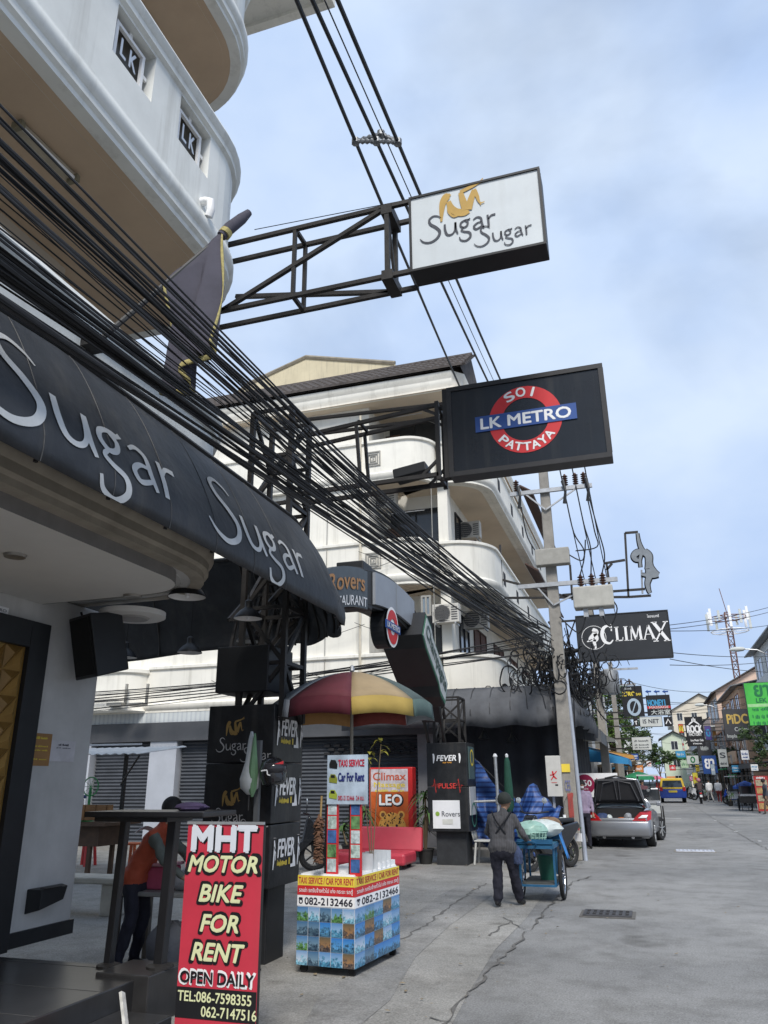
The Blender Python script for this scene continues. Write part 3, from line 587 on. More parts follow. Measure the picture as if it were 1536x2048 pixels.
# ================================================================== flag
a = P(188, 690, X=-3.44); b = P(498, 425, X=-2.62)
fl = thing('flag', 'faded purple flag with yellow fringe hanging from a slanted pole on the balcony', 'flag', a)
MB().tube([a, b], .022, 8).build('pole', M('flag_pole', (.05, .05, .05), .5), fl)
MB().box(-.09, .09, -.07, .07, -.03, .03, Matrix.Translation(a)).build('bracket', STEEL, fl)
FLAG = M('flag_cloth', (.075, .072, .095), .85, .25, 3, .1); FRINGE = M('flag_fringe', (.42, .36, .15), .9, .3, 30, .3)
def flagpt(u, v):                                  # u along the pole, v down the cloth
    p = a.lerp(b, .42 + .40 * u); drop = (.95 + .25 * math.sin(u * 2.2)) * v
    sw = .07 * math.sin(u * 13 + v * 2) * v ** .6 + .03 * math.sin(u * 25 + v * 5) * v
    return p + V(sw + .05 * v, sw * .7 + (.42 - u) * .34 * v - .02, -drop + .02 * math.sin(u * 9))
m = MB(); m.grid(flagpt, 40, 18); cl = m.build('cloth', FLAG, fl, True, solid=.004)
m = MB(); m.grid(lambda u, v: flagpt(u, .965 + .035 * v) + V(.006, -.012, 0), 40, 2); m.build('fringe', FRINGE, cl, True, solid=.006)
for u0 in (0.0, .975):
    m = MB(); m.grid(lambda u, v: flagpt(u0 + .025 * u, v) + V(.004, -.01, 0), 2, 18); m.build('fringe', FRINGE, cl, True, solid=.006)
MB().tube([a.lerp(b, .80), a.lerp(b, .86) + V(0, 0, .01), a.lerp(b, .95), b], [.04, .05, .045, .03], 9).build('rolled_cloth', FLAG, fl, True)
MB().tube([a.lerp(b, .82) + V(0, 0, -.01), a.lerp(b, .84)], [.052, .052], 9).build('fringe_band', FRINGE, fl, True)
# fluorescent fitting and pipe on the balcony soffit
a = P(32, 245, Z=6.40); b = P(142, 352, Z=6.40)
t = thing('tube_light', 'old fluorescent batten on the brown balcony soffit', 'lamp', (a + b) / 2)
m = MB(); m.bar(a + V(0, 0, -.015), b + V(0, 0, -.015), .09, .05); m.build('batten', M('batten', (.4, .36, .28), .6), t); m = MB(); m.tube([a + V(.05, 0, -.05), b + V(.05, 0, -.05)], .016, 8); m.build('tube', WHT, t)
for e in (a, b): MB().box(-.02, .08, -.02, .02, -.075, -.01, Matrix.Translation(e)).build('end_cap', M('end_cap', (.2, .18, .12), .6), t)
a = P(412, 405, X=BX + .05); m = MB(); m.tube([a + V(-.3, .0, .02), a + V(0, 0, .02), a + V(.05, 0, 0), a + V(.055, .01, -.1), a + V(.03, .02, -.16)], .04, 10); m.build('drain_pipe', WHT, bar_b, True)
# ================================================================== the white building across the side street
wb = thing('hotel_building', 'cream white building with rounded balconies and brown tiled roof across the side street', 'building', (-10, 24, 0))
LV = (3.5, 6.6, 9.62)
WY = 19.2
m = MB(); m.box(-34, -6.72, WY + .12, WY + 9, 3.25, 12.1); m.box(-6.72, -4.9, WY + 1.6, WY + 9, 3.25, 12.1); m.box(-4.9, -4.62, WY + .85, WY + 1.25, 3.25, 12.1); m.build('wall', CREAM, wb)
m = MB(); m.box(-7, -4.75, WY + 1.7, 38, 3.2, 12.05); m.build('street_wall', CREAM, wb)
psoi = [(-34, WY), (-8, WY), (-6.9, WY), (-5.75, WY)] + arc(-5.75, WY + .85, .85, -90, 0, 8)[1:]
pst = [(-4.85, WY + .7)] + arc(-4.75, WY + 1.95, 1.25, -90, 0, 9)[1:] + [(-3.5, y) for y in (24, 28, 32, 36, 38)]
def cmould(z): return [(-.1, z), (.03, z), (.03, z + .06), (.07, z + .1), (.1, z + .17), (.1, z + .22), (.05, z + .25), (.0, z + .3)]
for lev, z0 in enumerate(LV):
    z1 = z0 + 1.3
    for pi, pth in enumerate((psoi, pst)):
        m = MB(); sweep(m, pth, [(0, z0 + .28), (0, z1 - .1)]); bal = m.build('balcony', CREAM, wb, True)
        m = MB(); sweep(m, pth, cmould(z0)); m.build('moulding', CREAM, bal, True)
        m = MB(); sweep(m, pth, [(0, z1 - .12), (.06, z1 - .09), (.06, z1 - .02), (.02, z1), (-.14, z1), (-.14, z0)]); m.build('rail', CREAM, bal, True)
        inner = [(-7.4, WY + 2), (-7.4, WY)] if pi == 0 else [(-6, 38), (-6, WY + 1)]
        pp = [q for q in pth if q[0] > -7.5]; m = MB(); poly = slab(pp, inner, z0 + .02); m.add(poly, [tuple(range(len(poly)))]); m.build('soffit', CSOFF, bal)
    # floor edge beams on the street side seen from below
    m = MB(); sweep(m, pst, [(-.02, z0 + .01), (-.3, z0 + .01), (-.3, z0 + .1)]); m.build('edge_beam', CREAM, wb, True)
# balcony windows and doors
def window(parent, fr, w, h, n=2, mat=GLASS, fm=BLACK):
    o = MB().prism([(-w / 2, -h / 2), (w / 2, -h / 2), (w / 2, h / 2), (-w / 2, h / 2)], fr, .004, .02).build('window', mat, parent)
    m = MB()
    for i in range(n + 1): x = -w / 2 + w * i / n; m.prism([(x - .025, -h / 2 - .02), (x + .025, -h / 2 - .02), (x + .025, h / 2 + .02), (x - .025, h / 2 + .02)], fr, .01, .05)
    for y in (-h / 2, h / 2): m.prism([(-w / 2, y - .025), (w / 2, y - .025), (w / 2, y + .025), (-w / 2, y + .025)], fr, .01, .048)
    m.build('frame', fm, o); return o
for z0 in LV:
    window(wb, FY(-5.75, WY + 1.6, z0 + 1.75), 1.5, 1.7, 2)
    window(wb, FX(-4.75, WY + 2.9, z0 + 1.7), 1.2, 1.9, 2)
    for k in range(4): window(wb, FX(-4.75, 24.5 + k * 3.4, z0 + 1.7), 1.9, 1.9, 2, M('brown_shutter', (.09, .035, .025), .6, .2, 4), M('brown_frame', (.06, .025, .02), .6))
    for k in range(6):                               # small square openings in the street parapets
        y = 22.2 + k * 2.5; MB().box(-3.53, -3.493, y, y + .4, z0 + .5, z0 + .9).build('opening', DARK, wb)
for z0 in LV[1:]:                                   # roofs of brown tile over the street balconies further on
    MB().add([V(-3.45, 27, z0 + 2.4), V(-3.0, 27, z0 + 2.1), V(-3.0, 36, z0 + 2.1), V(-3.45, 36, z0 + 2.4)], [(0, 1, 2, 3)]).build('balcony_roof', M('brown_tin', (.08, .045, .038), .6, .3, 4), wb, solid=.05)
PLQ = M('plaque_grey', (.30, .29, .26), .7, .15, 8)
for z0 in (LV[2], LV[1]):
    fr = FY(-6.55, WY - .005, z0 + .72)
    for r_, w_ in ((.21, .035), (.14, .03), (.08, .02)):
        m = MB()
        for s in (-1, 1): m.prism([(s * r_ - w_ / 2, -r_ - w_ / 2), (s * r_ + w_ / 2, -r_ - w_ / 2), (s * r_ + w_ / 2, r_ + w_ / 2), (s * r_ - w_ / 2, r_ + w_ / 2)], fr, 0, .025); m.prism([(-r_ + w_ / 2, s * r_ - w_ / 2), (r_ - w_ / 2, s * r_ - w_ / 2), (r_ - w_ / 2, s * r_ + w_ / 2), (-r_ + w_ / 2, s * r_ + w_ / 2)], fr, 0, .024)
        m.build('emblem', PLQ, wb)
    text('LK', fr, 0, 0, .12, .1, PLQ, wb, .02, off=.02)
# small blue-grey vent window
window(wb, FY(P(853, 1212, Y=WY).x, WY - .01, P(853, 1212, Y=WY).z), .22, .5, 2, M('vent_glass', (.2, .25, .3), .3), PLQ)
# cornice and tiled roof
m = MB(); sweep(m, [(-20, WY - .25), (-4.1, WY - .25), (-3.92, WY - .05), (-3.92, 38)], [(-.06, 12.06), (.0, 12.06), (.0, 12.18), (.05, 12.24), (.05, 12.38), (.12, 12.46), (.14, 12.56), (.05, 12.58)]); m.build('cornice', CREAM, wb, True)
m = MB(); m.add([V(-20, WY - .3, 12.07), V(-3.8, WY - .3, 12.07), V(-3.8, 38, 12.07), V(-20, 38, 12.07)], [(0, 1, 2, 3)]); m.build('eave_soffit', CSOFF, wb)
TILEB = M('roof_tile', (.075, .064, .058), .85, .4, 5, .2)
rz = lambda u: 12.6 + 1.22 * u
def roofpt(x, u): return V(x, WY - .45 + 1.65 * u, rz(u))
nx = 73
for k in range(nx):                                  # one strip of roll tiles after another, each course stepped
    x0 = -19.8 + k * .22; m = MB()
    for c in range(5):
        u0, u1 = c / 5, (c + 1) / 5
        prof = [(0, 0), (.04, .08), (.11, .12), (.18, .08), (.22, 0)]
        vs = [roofpt(x0 + a, u0) + V(0, -.02, b + .035) for a, b in prof] + [roofpt(x0 + a, u1) + V(0, 0, b) for a, b in prof]
        m.add(vs, [(i, i + 1, i + 6, i + 5) for i in range(4)] + [(0, 1, 2, 3, 4)])
    m.build('tile_column', TILEB, wb)
m = MB(); m.add([roofpt(-20, 0), roofpt(-3.8, 0), roofpt(-3.8, 1), roofpt(-20, 1)], [(0, 1, 2, 3)]); m.add([roofpt(-20, 1), roofpt(-3.8, 1), V(-3.8, 22.6, 12.6), V(-20, 22.6, 12.6)], [(0, 1, 2, 3)]); m.add([roofpt(-3.8, 0), roofpt(-3.8, 1), V(-3.8, 22.6, 12.6)], [(0, 1, 2)]); m.build('roof', TILEB, wb)
MB().tube([roofpt(-20, 1.0) + V(0, 0, .05), roofpt(-3.75, 1.0) + V(0, 0, .05)], .1, 8).build('ridge', TILEB, wb)
for k in range(8): a = roofpt(-3.8, k / 8); b = roofpt(-3.8, (k + 1) / 8 + .03); MB().bar(a + V(.05, 0, .06), b + V(.05, 0, .03), .2, .06).build('verge_tile', TILEB, wb)
# ground floor: grey fascia, roller shutters, pale piers
GF = M('grey_fascia', (.085, .088, .095), .6, .15, 2, streak=.1); SHUT = M('roller_shutter', (.075, .082, .095), .5, .25, 2, metal=.2); PIER = M('pale_pier', (.40, .42, .46), .6, .1, 2)
MB().box(-34, -4.4, WY - .1, WY + .5, 2.72, 3.22).build('fascia', GF, wb, bevel=.01)
MB().box(-34, -4.5, WY + .35, WY + .5, 0, 2.75).build('shop_wall', M('shop_wall', (.06, .06, .065), .7), wb)
MB().box(-34, -8.5, WY - .02, WY + .1, 3.23, 3.5).build('corrugated_band', M('band_white', (.55, .58, .58), .6, .1, 3, stripes=(7, 0, (.45, .48, .5))), wb)
for x0, x1 in ((-19, -15.8), (-15.0, -13.1), (-12.2, -10.9), (-10.6, -8.8), (-8.6, -5.4)):
    m = MB(); nn = 30; z = [2.72 * i / nn for i in range(nn + 1)]; vs = []; 
    for i, zz in enumerate(z):
        for x in (x0, x1): vs += [V(x, WY + .2, zz), V(x, WY + .15, zz + .05)]
    for i in range(nn): m.add([V(x0, WY + .2, z[i]), V(x1, WY + .2, z[i]), V(x1, WY + .16, z[i] + .045), V(x0, WY + .16, z[i] + .045), V(x1, WY + .2, z[i + 1]), V(x0, WY + .2, z[i + 1])], [(0, 1, 2, 3), (3, 2, 4, 5)])
    m.build('roller_shutter', SHUT, wb)
for x0, x1 in ((-13.1, -12.25), (-15.8, -15.05)): MB().box(x0, x1, WY - .05, WY + .3, 0, 2.73).build('pier', PIER, wb, bevel=.01)
MB().box(-5.4, -4.95, WY - .05, WY + .3, 0, 2.73).build('pier', M('grey_pier', (.2, .2, .21), .6), wb)
for i in range(9):
    for j in range(3): x = P(645 + i * 20, 1490, Y=WY).x + (j % 2) * .12; MB().box(x, x + .16, WY + .1, WY + .15, 2.28 + j * .1, 2.34 + j * .1).build('vent_slot', DARK, wb)
# rounded bay further along the side street
m = MB(); pb = [(-34, WY - .6), (-14.1, WY - .6)] + arc(-14.1, WY + .1, .7, -90, 0, 6)[1:]
sweep(m, pb, [(-.1, 3.5), (0, 3.5), (.05, 3.55), (0, 3.62), (0, 4.55), (.07, 4.6), (.07, 4.7), (0, 4.75), (-.5, 4.75)]); m.build('bay', CREAM, wb, True)
for px in (253, 295): 
    c = P(px, 1390, Y=WY - .61); MB().box(c.x - .03, c.x + .03, WY - .66, WY - .6, c.z - .25, c.z + .3).build('bracket', PLQ, wb); MB().box(c.x - .45, c.x + .03, WY - .85, WY - .6, c.z - .3, c.z - .22).build('shelf', PLQ, wb)
# kerb under the fascia
tag(MB().box(-34, -5.2, WY - .9, WY + .4, 0, .14).build('kerb_step', CONC, None), kind='structure')
ACP = M('pipe_cream', (.55, .5, .4), .6, .15, 4)
# pipes, conduits and loose wires on the cream walls
for px, y0, y1 in ((722, 800, 1330), (655, 900, 1320), (862, 1110, 1330)):
    x = P(px, 1000, Y=WY).x; MB().tube([V(x, WY - .06, 3.3), V(x, WY - .06, 11.9)], .035, 6).build('facade_pipe', ACP, wb) if px == 722 else MB().tube([V(x, WY - .03, 3.4), V(x + .02, WY - .03, 9.4)], .012, 5).build('conduit', PLQ, wb)
random.seed(21)
for k in range(9):
    x = random.uniform(-13, -5.5); z = random.uniform(4, 11); m = MB(); m.tube([V(x + i * .35, WY - .125 + .0, z - .25 * math.sin(i * .52) - i * .03) for i in range(8)], .007, 4); m.build('loose_wire', CABLE, wb)
for z0 in LV:                                       # doors, rails and clutter inside the loggias
    MB().box(-6.65, -6.2, WY + 1.5, WY + 1.59, z0 + .1, z0 + 2.1).build('balcony_door', M('door_brown', (.12, .07, .045), .6), wb)
    MB().tube([V(-6.6, WY + .5, z0 + 2.2), V(-5.2, WY + .5, z0 + 2.2)], .012, 5).build('clothes_rail', GALV, wb)
# ---- air conditioners
ACW = M('ac_casing', (.55, .53, .48), .6, .15, 6, streak=.3)
def aircon(c, label, face='x', s=1.0):
    t = thing('air_conditioner', label, 'air conditioner', c - V(0, 0, .28 * s), 0, 'air conditioners on the cream building')
    rm = Matrix.Translation(c) @ Matrix.Rotation(0 if face == 'y' else R_(90), 4, 'Z') @ Matrix.Scale(s, 4)
    MB().box(-.4, .4, -.15, .15, -.28, .28, rm).build('casing', ACW, t, bevel=.015)
    mm = MB(); mm.lathe([(.23, -.004), (.25, .012), (.23, .02)], 20, rm @ Matrix.Translation((-.1, -.155, 0)) @ Matrix.Rotation(R_(90), 4, 'X')); mm.build('fan_guard', M('ac_dark', (.08, .08, .08), .6), t)
    for i in range(7): MB().box(-.33, .13, -.175, -.165, -.21 + i * .07, -.2 + i * .07, rm).build('grille_bar', ACW, t)
    for i in range(6): MB().box(.18, .36, -.16, -.149, -.2 + i * .07, -.17 + i * .07, rm).build('louvre', MATS['ac_dark'], t)
    for x in (-.3, .3): MB().bar(rm @ V(x, -.2, -.31), rm @ V(x, .3, -.31), .04).build('bracket', GALV, t)
aircon(P(772, 803, Y=WY + .9), 'air conditioner box under the roof eave of the cream building', 'y', .95)
aircon(P(769, 1003, Y=WY + .9), 'air conditioner box in the middle balcony facing the side street', 'y', .95)
aircon(P(893, 1228, Y=WY + .5), 'air conditioner box beside the small vent window', 'y', .9)
aircon(P(937, 1062, Y=WY + 3.2), 'air conditioner box under the big rounded balcony soffit', 'y', .95)
aircon(P(952, 1240, Y=WY + 3.0), 'air conditioner box hung above the black corner awning', 'y', .95)
# cream gable behind the roof
gb = thing('rear_gable', 'weathered cream gable wall rising behind the brown tiled roof', 'building', (-16, 33, 0))
fr = FY(0, 33, 0); pts = [P(x, y, Y=33) for x, y in ((395, 850), (500, 768), (612, 716), (790, 728), (800, 800))]
MB().prism([(p.x, p.z) for p in pts] + [(pts[-1].x, 0), (pts[0].x, 0)], fr, -.6, 0).build('wall', M('weathered_cream', (.55, .48, .33), .8, .15, .8, streak=.75), gb)
MB().tube([pts[0] + V(0, 0, .05), pts[1] + V(0, 0, .05), pts[2] + V(0, 0, .05), pts[3] + V(0, 0, .05)], .12, 6).build('coping', M('coping_dirty', (.25, .22, .17), .9, .3, 3), gb)
# ================================================================== arch over the side street
ar = thing('street_arch', 'black steel arch carrying bar signs over the side street entrance', 'arch', (-4, 12, 0))
apts = cr([(7.8, 3.1, 0), (8.6, 3.7, 0), (9.6, 4.1, 0), (10.6, 4.4, 0), (11.8, 4.64, 0), (13, 4.72, 0), (14.1, 4.55, 0), (15.2, 4.05, 0), (16.0, 3.4, 0), (16.6, 2.6, 0)], 6)
m = MB()
for x in (-4.42, -4.06):
    for dz in (-.28, .28): m.tube([V(x, a[0], a[1] + dz) for a in apts], .035, 5)
for i in range(0, len(apts) - 2, 2):
    a, b = apts[i], apts[i + 2]
    for x in (-4.42, -4.06): m.bar((x, a[0], a[1] - .28), (x, b[0], b[1] + .28), .03)
    m.bar((-4.42, a[0], a[1] + .28), (-4.06, a[0], a[1] + .28), .03)
m.build('truss', STEEL, ar)
m = MB(); k = [a for a in apts if 11.2 < a[0] < 16.3]; vs = []
for a in k: vs += [V(-4.46, a[0], a[1] - .33), V(-4.04, a[0], a[1] - .33), V(-4.04, a[0], a[1] + .33), V(-4.46, a[0], a[1] + .33)]
m.add(vs, [(4 * i + j, 4 * i + (j + 1) % 4, 4 * i + 4 + (j + 1) % 4, 4 * i + 4 + j) for i in range(len(k) - 1) for j in range(4)] + [(0, 1, 2, 3)]); m.build('casing', BLACK, ar)
def curved_panel(name, label, ys, zl, zh, mat, X=-4.0, slope=0.0):
    t = thing(name, label, 'sign', (X, (ys[0] + ys[1]) / 2, zl)); n_ = 10
    def f(u, v): y = ys[0] + (ys[1] - ys[0]) * u; bow = .08 * (1 - (2 * u - 1) ** 2) + slope * u; return V(X, y, zl + (zh - zl) * v + bow)
    m = MB(); m.grid(f, n_, 2); o = m.build('panel', mat, t, solid=.05)
    return t, (lambda a, b, c: f(a / (ys[1] - ys[0]), b / (zh - zl)) + V(.03 + c, 0, 0))
t, fn = curved_panel('arch_sign', 'dark curved arch sign with orange and white restaurant lettering', (9.5, 11.35), 3.74, 4.36, M('slate_panel', (.07, .085, .095), .5, .15), slope=.45)
text('Rovers', None, .95, .40, 1.5, .26, M('print_orange', (.42, .2, .06), .5), t, .006, off=.02, fn=fn); text('RESTAURANT', None, .95, .1, 1.7, .15, WHT, t, .006, off=.01, fn=fn)
t, fn = curved_panel('arch_sign', 'blank pale grey curved panel on the arch beside the roundel', (11.75, 14.1), 4.36, 4.9, M('pale_panel', (.27, .29, .32), .45, .12, 2, streak=.1)); MB().grid(lambda u, v: fn(1.15 + .02 * u, .56 * v, .004), 1, 3).build('joint', PLQ, t)
MB().box(-4.5, -4.03, 11.3, 11.75, 4.25, 5.0).build('sign_box', BLACK, ar, bevel=.02)
rd = thing('round_sign', 'small round red, white and blue sign hanging under the arch', 'sign', (-4.0, 12.65, 3.85))
c = V(-4.04, 12.65, 4.14); fr = FX(-4.0, 12.65, 4.14)
m = MB(); m.lathe([(.36, -.12), (.36, .12)], 26, Matrix.Translation(c + V(-.1, 0, 0)) @ Matrix.Rotation(R_(90), 4, 'Y')); m.build('drum', BLACK, rd)
mm = ringm(fr, 0, 0, 0.0, .35, .03, 26); mm.build('face', WHT, rd); ringm(fr, 0, 0, .14, .30, .036, 26).build('ring', RED, rd)
MB().prism([(-.4, -.07), (.4, -.07), (.4, .07), (-.4, .07)], fr, .03, .05).build('bar', BLUEP, rd); text('LK METRO', fr, 0, 0, .7, .09, WHT, rd, .055, off=.02)
MB().box(-4.17, -4.07, 12.58, 12.72, 4.44, 4.7).build('hanger', STEEL, rd)
ch = thing('neon_sign', 'slanted black box sign with pale and green face on the arch leg', 'sign', (-3.9, 15.5, 3.0))
a, b = P(850, 1262, X=-3.75), P(888, 1375, X=-3.75); d = (b - a); fr = Frame((-3.74, (a.y + b.y) / 2, (a.z + b.z) / 2), (0, d.y, d.z), (0, -d.z, d.y)); hl = d.length / 2 + .15
out_ = [(-hl, -.24), (-hl * .7, -.3), (hl * .4, -.28), (hl * .62, -.36), (hl, -.3), (hl, .22), (hl * .5, .27), (-hl * .4, .25), (-hl * .6, .34), (-hl, .29)]
MB().prism([(p * 1.04, q * 1.08) for p, q in out_], fr, -.8, 0).build('box', BLACK, ch); MB().prism(out_, fr, .002, .012).build('face', M('neon_green', (.05, .16, .10), .5), ch)
MB().prism([(p * .95, q * .84) for p, q in out_], fr, .013, .02).build('inner_band', M('neon_white', (.45, .48, .48), .5), ch); text('Champagne', fr, 0, 0, hl * 1.75, .36, M('neon_dark', (.05, .09, .08), .5), ch, .03, off=.02)
# ---- far pillar of the arch
p2 = thing('sign_pillar', 'black sign pillar with red pulse line and white panel beside the potted plants', 'pillar', (-4.03, 16.9, 0))
MB().box(-4.33, -3.70, 16.65, 17.2, 0, .66).build('base', M('pillar_base', (.03, .032, .035), .7, .4, 4, .1), p2)
MB().box(-4.46, -3.6, 16.5, 17.35, .64, 1.5).build('sign_box', PBLACK, p2, bevel=.012); MB().box(-4.46, -3.6, 16.5, 17.35, 1.505, 2.38).build('sign_box', PBLACK, p2, bevel=.012)
fr = FY(-4.03, 16.497, 0)
text('FEVER', fr, 0, 2.07, .42, .11, WHT, p2, .006, off=.03, shear=.2); text('~gogo', fr, .02, 1.985, .2, .04, M('print_orange2', (.6, .28, .04), .5), p2, .006)
for s in (-.28, .28): stroke_m = MB(); stroke(stroke_m, [(s, 2.16, .03), (s + .01, 2.08, .04), (s, 1.97, .015)], lambda x, y: fr(x, y, .006)); stroke_m.build('dancer_mark', WHT, p2)
REDN = M('pulse_red', (.6, .05, .04), .5)
text('PULSE', fr, 0, 1.52, .36, .1, REDN, p2, .006, off=.02); pm = MB(); stroke(pm, [(-.33, 1.52, .012), (-.29, 1.52, .012), (-.27, 1.66, .012), (-.24, 1.38, .012), (-.21, 1.57, .012), (-.19, 1.5, .012)], lambda x, y: fr(x, y, .006), 1); stroke(pm, [(.2, 1.52, .012), (.24, 1.66, .012), (.27, 1.38, .012), (.3, 1.54, .012), (.34, 1.52, .012)], lambda x, y: fr(x, y, .006), 1); pm.build('pulse_mark', REDN, p2)
MB().box(-4.35, -3.78, 16.485, 16.5, .7, 1.24).build('white_panel', WHT, p2); text('Rovers', fr, .06, .98, .38, .1, DARKTXT, p2, .018); ringm(fr, -.22, .98, 0, .045, .018, 12).build('green_dot', M('lime', (.25, .4, .06), .5), p2); MB().box(-4.15, -3.93, 16.48, 16.486, .78, .88).build('label_strip', M('paper2', (.6, .6, .55), .7), p2)
fr = FX(-3.597, 16.9, 0)
MB().prism([(-.28, .95), (.28, .95), (.28, 1.5), (-.28, 1.5)], fr, 0, .02).build('side_panel', M('side_pale', (.45, .46, .47), .6), p2); ringm(fr, 0, .95, .2, .24, .026, 20).build('side_ring', M('side_green', (.05, .2, .14), .5), p2)
MB().prism([(-.25, 1.65), (.25, 1.65), (.25, 2.3), (-.25, 2.3)], fr, 0, .02).build('side_panel', M('side_green2', (.06, .1, .1), .6), p2); ringm(fr, 0, 2.08, .13, .17, .026, 20).build('side_ring', YEL, p2)
m = MB(); lattice(m, -4.3, -3.75, 16.6, 17.15, 2.38, 3.32, .05, 2); m.build('tower', STEEL, p2)
# ================================================================== black corner awning across the side street
aw2 = thing('awning', 'black barrel awning wrapped round the cream building corner', 'awning', (-3, 18.5, 2.8))
p2a = [(-7.0, 18.85)] + [(-4.7 + i * .45, 18.85) for i in range(5)] + arc(-2.85, 19.55, .7, -90, 0, 6)[1:] + [(-2.15, y) for y in (20.3, 21, 22, 23, 24)]
sec = [(-.02, 3.72), (.12, 3.73), (.32, 3.62), (.48, 3.42), (.55, 3.2), (.56, 3.05), (.55, 2.78)]
fine2 = []
for i in range(len(p2a) - 1):
    for k in range(3): fine2.append((p2a[i][0] + (p2a[i + 1][0] - p2a[i][0]) * k / 3, p2a[i][1] + (p2a[i + 1][1] - p2a[i][1]) * k / 3))
fine2.append(p2a[-1]); vs = []; n = len(fine2)
for i in range(n):
    x0, y0 = fine2[max(i - 1, 0)]; x1, y1 = fine2[min(i + 1, n - 1)]; d = Vector((x1 - x0, y1 - y0)).normalized()
    for j, (o, z) in enumerate(sec):
        o2 = o * 1.45 - (.018 if i % 3 else 0) * (j > 1) + .02 * math.sin(i * 2.3 + j * 1.7) + (.05 * math.sin(i * 1.9 + j) if j >= 5 else 0); vs.append(V(fine2[i][0] + d.y * o2, fine2[i][1] - d.x * o2, z + (.03 * math.sin(i * .9) if j == 6 else 0)))
q = len(sec); m = MB(); m.add(vs, [(i * q + j, (i + 1) * q + j, (i + 1) * q + j + 1, i * q + j + 1) for i in range(n - 1) for j in range(q - 1)]); m.build('canopy', M('awning_vinyl_grey', (.10, .103, .11), .8, .3, 2, .15, spec=.2), aw2, True, solid=.006)
for i in range(0, n, 3):
    x0, y0 = fine2[max(i - 1, 0)]; x1, y1 = fine2[min(i + 1, n - 1)]; d = Vector((x1 - x0, y1 - y0)).normalized()
    MB().tube([V(fine2[i][0] + d.y * o * 1.45, fine2[i][1] - d.x * o * 1.45, z + .004) for o, z in sec[:6]], .014, 5).build('rib', AWN, aw2)
cb = thing('corner_bar', 'dark curtained corner bar under the second black awning', 'bar', (-3.4, 20, 0))
m = MB(); m.grid(lambda u, v: V(-5.0 + 3.0 * u, 19.35 + .05 * math.sin(u * 40), .1 + 3.55 * v), 60, 1); m.grid(lambda u, v: V(-2.0 + .05 * math.sin(u * 60), 19.4 + 10 * u, .1 + 3.55 * v), 60, 1); m.build('curtain', M('navy_curtain', (.022, .023, .028), .8, .3, 3), cb, True)
MB().box(-5.0, -2.0, 19.3, 30, 3.68, 3.74).build('ceiling', DARK, cb); MB().box(-5.2, -1.95, 18.6, 30, 0, .14).build('floor', CONC, cb)
for px, py in ((968, 1478), (1025, 1484)):
    c = P(px, py, Y=18.9); t = thing('pendant_lamp', 'small black cone lamp hanging under the second black awning', 'lamp', c, 0, 'cone lamps under the corner awning'); MB().lathe([(.15, 0), (.05, .14), (.03, .2), (.003, .21)], 14, Matrix.Translation(c)).build('shade', BLACK, t, True); MB().tube([c + V(0, 0, .2), V(c.x, c.y, 3.7)], .008, 4).build('cord', CABLE, t)
# ================================================================== utility pole, transformer, wires
INS = M('insulator_brown', (.09, .045, .03), .35, .2); BRASS = M('grey_metal', (.2, .21, .22), .5, .3, 6, metal=.4)
def pole(x, y, h, label, w0=.32, w1=.2):
    t = thing('utility_pole', label, 'pole', (x, y, 0)); m = MB()
    m.add([V(x + a * w0 / 2, y + b * w0 / 2 * .8, 0) for a, b in ((-1, -1), (1, -1), (1, 1), (-1, 1))] + [V(x + a * w1 / 2, y + b * w1 / 2 * .8, h) for a, b in ((-1, -1), (1, -1), (1, 1), (-1, 1))], [(0, 1, 2, 3), (4, 5, 6, 7), (0, 1, 5, 4), (1, 2, 6, 5), (2, 3, 7, 6), (3, 0, 4, 7)])
    m.build('shaft', CONC, t, bevel=.02); return t
def crossarm(t, x, y, z, w, off=0, brace=True):
    m = MB(); m.box(x - w / 2 + off, x + w / 2 + off, y - .17, y - .1, z - .05, z + .05)
    if brace: m.bar((x, y - .14, z - .5), (x + w * .3 + off, y - .14, z - .05), .035); m.bar((x, y - .14, z - .5), (x - w * .3 + off, y - .14, z - .05), .035)
    return m.build('crossarm', GALV, t)
def insul(t, x, y, z, s=1.0):
    m = MB(); pr = []
    for k in range(5): pr += [(.035 * s, z + k * .055 * s), (.075 * s, z + (k * .055 + .02) * s), (.035 * s, z + (k * .055 + .04) * s)]
    m.lathe(pr + [(.02 * s, z + .3 * s)], 10, Matrix.Translation((x, y, 0))); return m.build('insulator', INS, t, True)
px_, py_ = -1.72, 18.3
up = pole(px_, py_, 10.9, 'leaning grey concrete pole with white transformer in front of the corner awning')
_zt = P(1000, 838, Y=18.15).z; crossarm(up, px_, py_, _zt - .12, 2.6, -.6); crossarm(up, px_, py_, 8.38, 2.0, .15); crossarm(up, px_, py_, 6.0, 2.3, .35)
for x in (-2.4, -1.2, -.95, -.75): insul(up, x, py_ - .14, 8.45)
for x in (-2.35, -1.25, -.7):
    m = MB(); m.tube([(x, py_ - .2, 8.55), (x + .05, py_ - .3, 8.25), (x, py_ - .25, 7.95)], [.05, .03, .045], 8); m.build('fuse_cutout', BLACK, up)
tf = MB(); tf.box(-1.25, -.35, py_ - .35, py_ + .05, 5.35, 5.85); o = tf.build('transformer', M('transformer_paint', (.40, .39, .35), .5, .15, 5, streak=.3), up, bevel=.03)
for x in (-1.05, -.8, -.55): insul(o, x, py_ - .15, 5.85, 1.1)
for x in (-1.0, -.65): MB().box(x - .05, x + .05, py_ - .25, py_ - .05, 5.15, 5.35).build('outlet', GALV, o)
MB().box(-2.05, -1.25, py_ - .3, py_ - .05, 6.45, 6.85).build('switch_box', M('switchbox', (.30, .29, .26), .6, .2), up, bevel=.02)
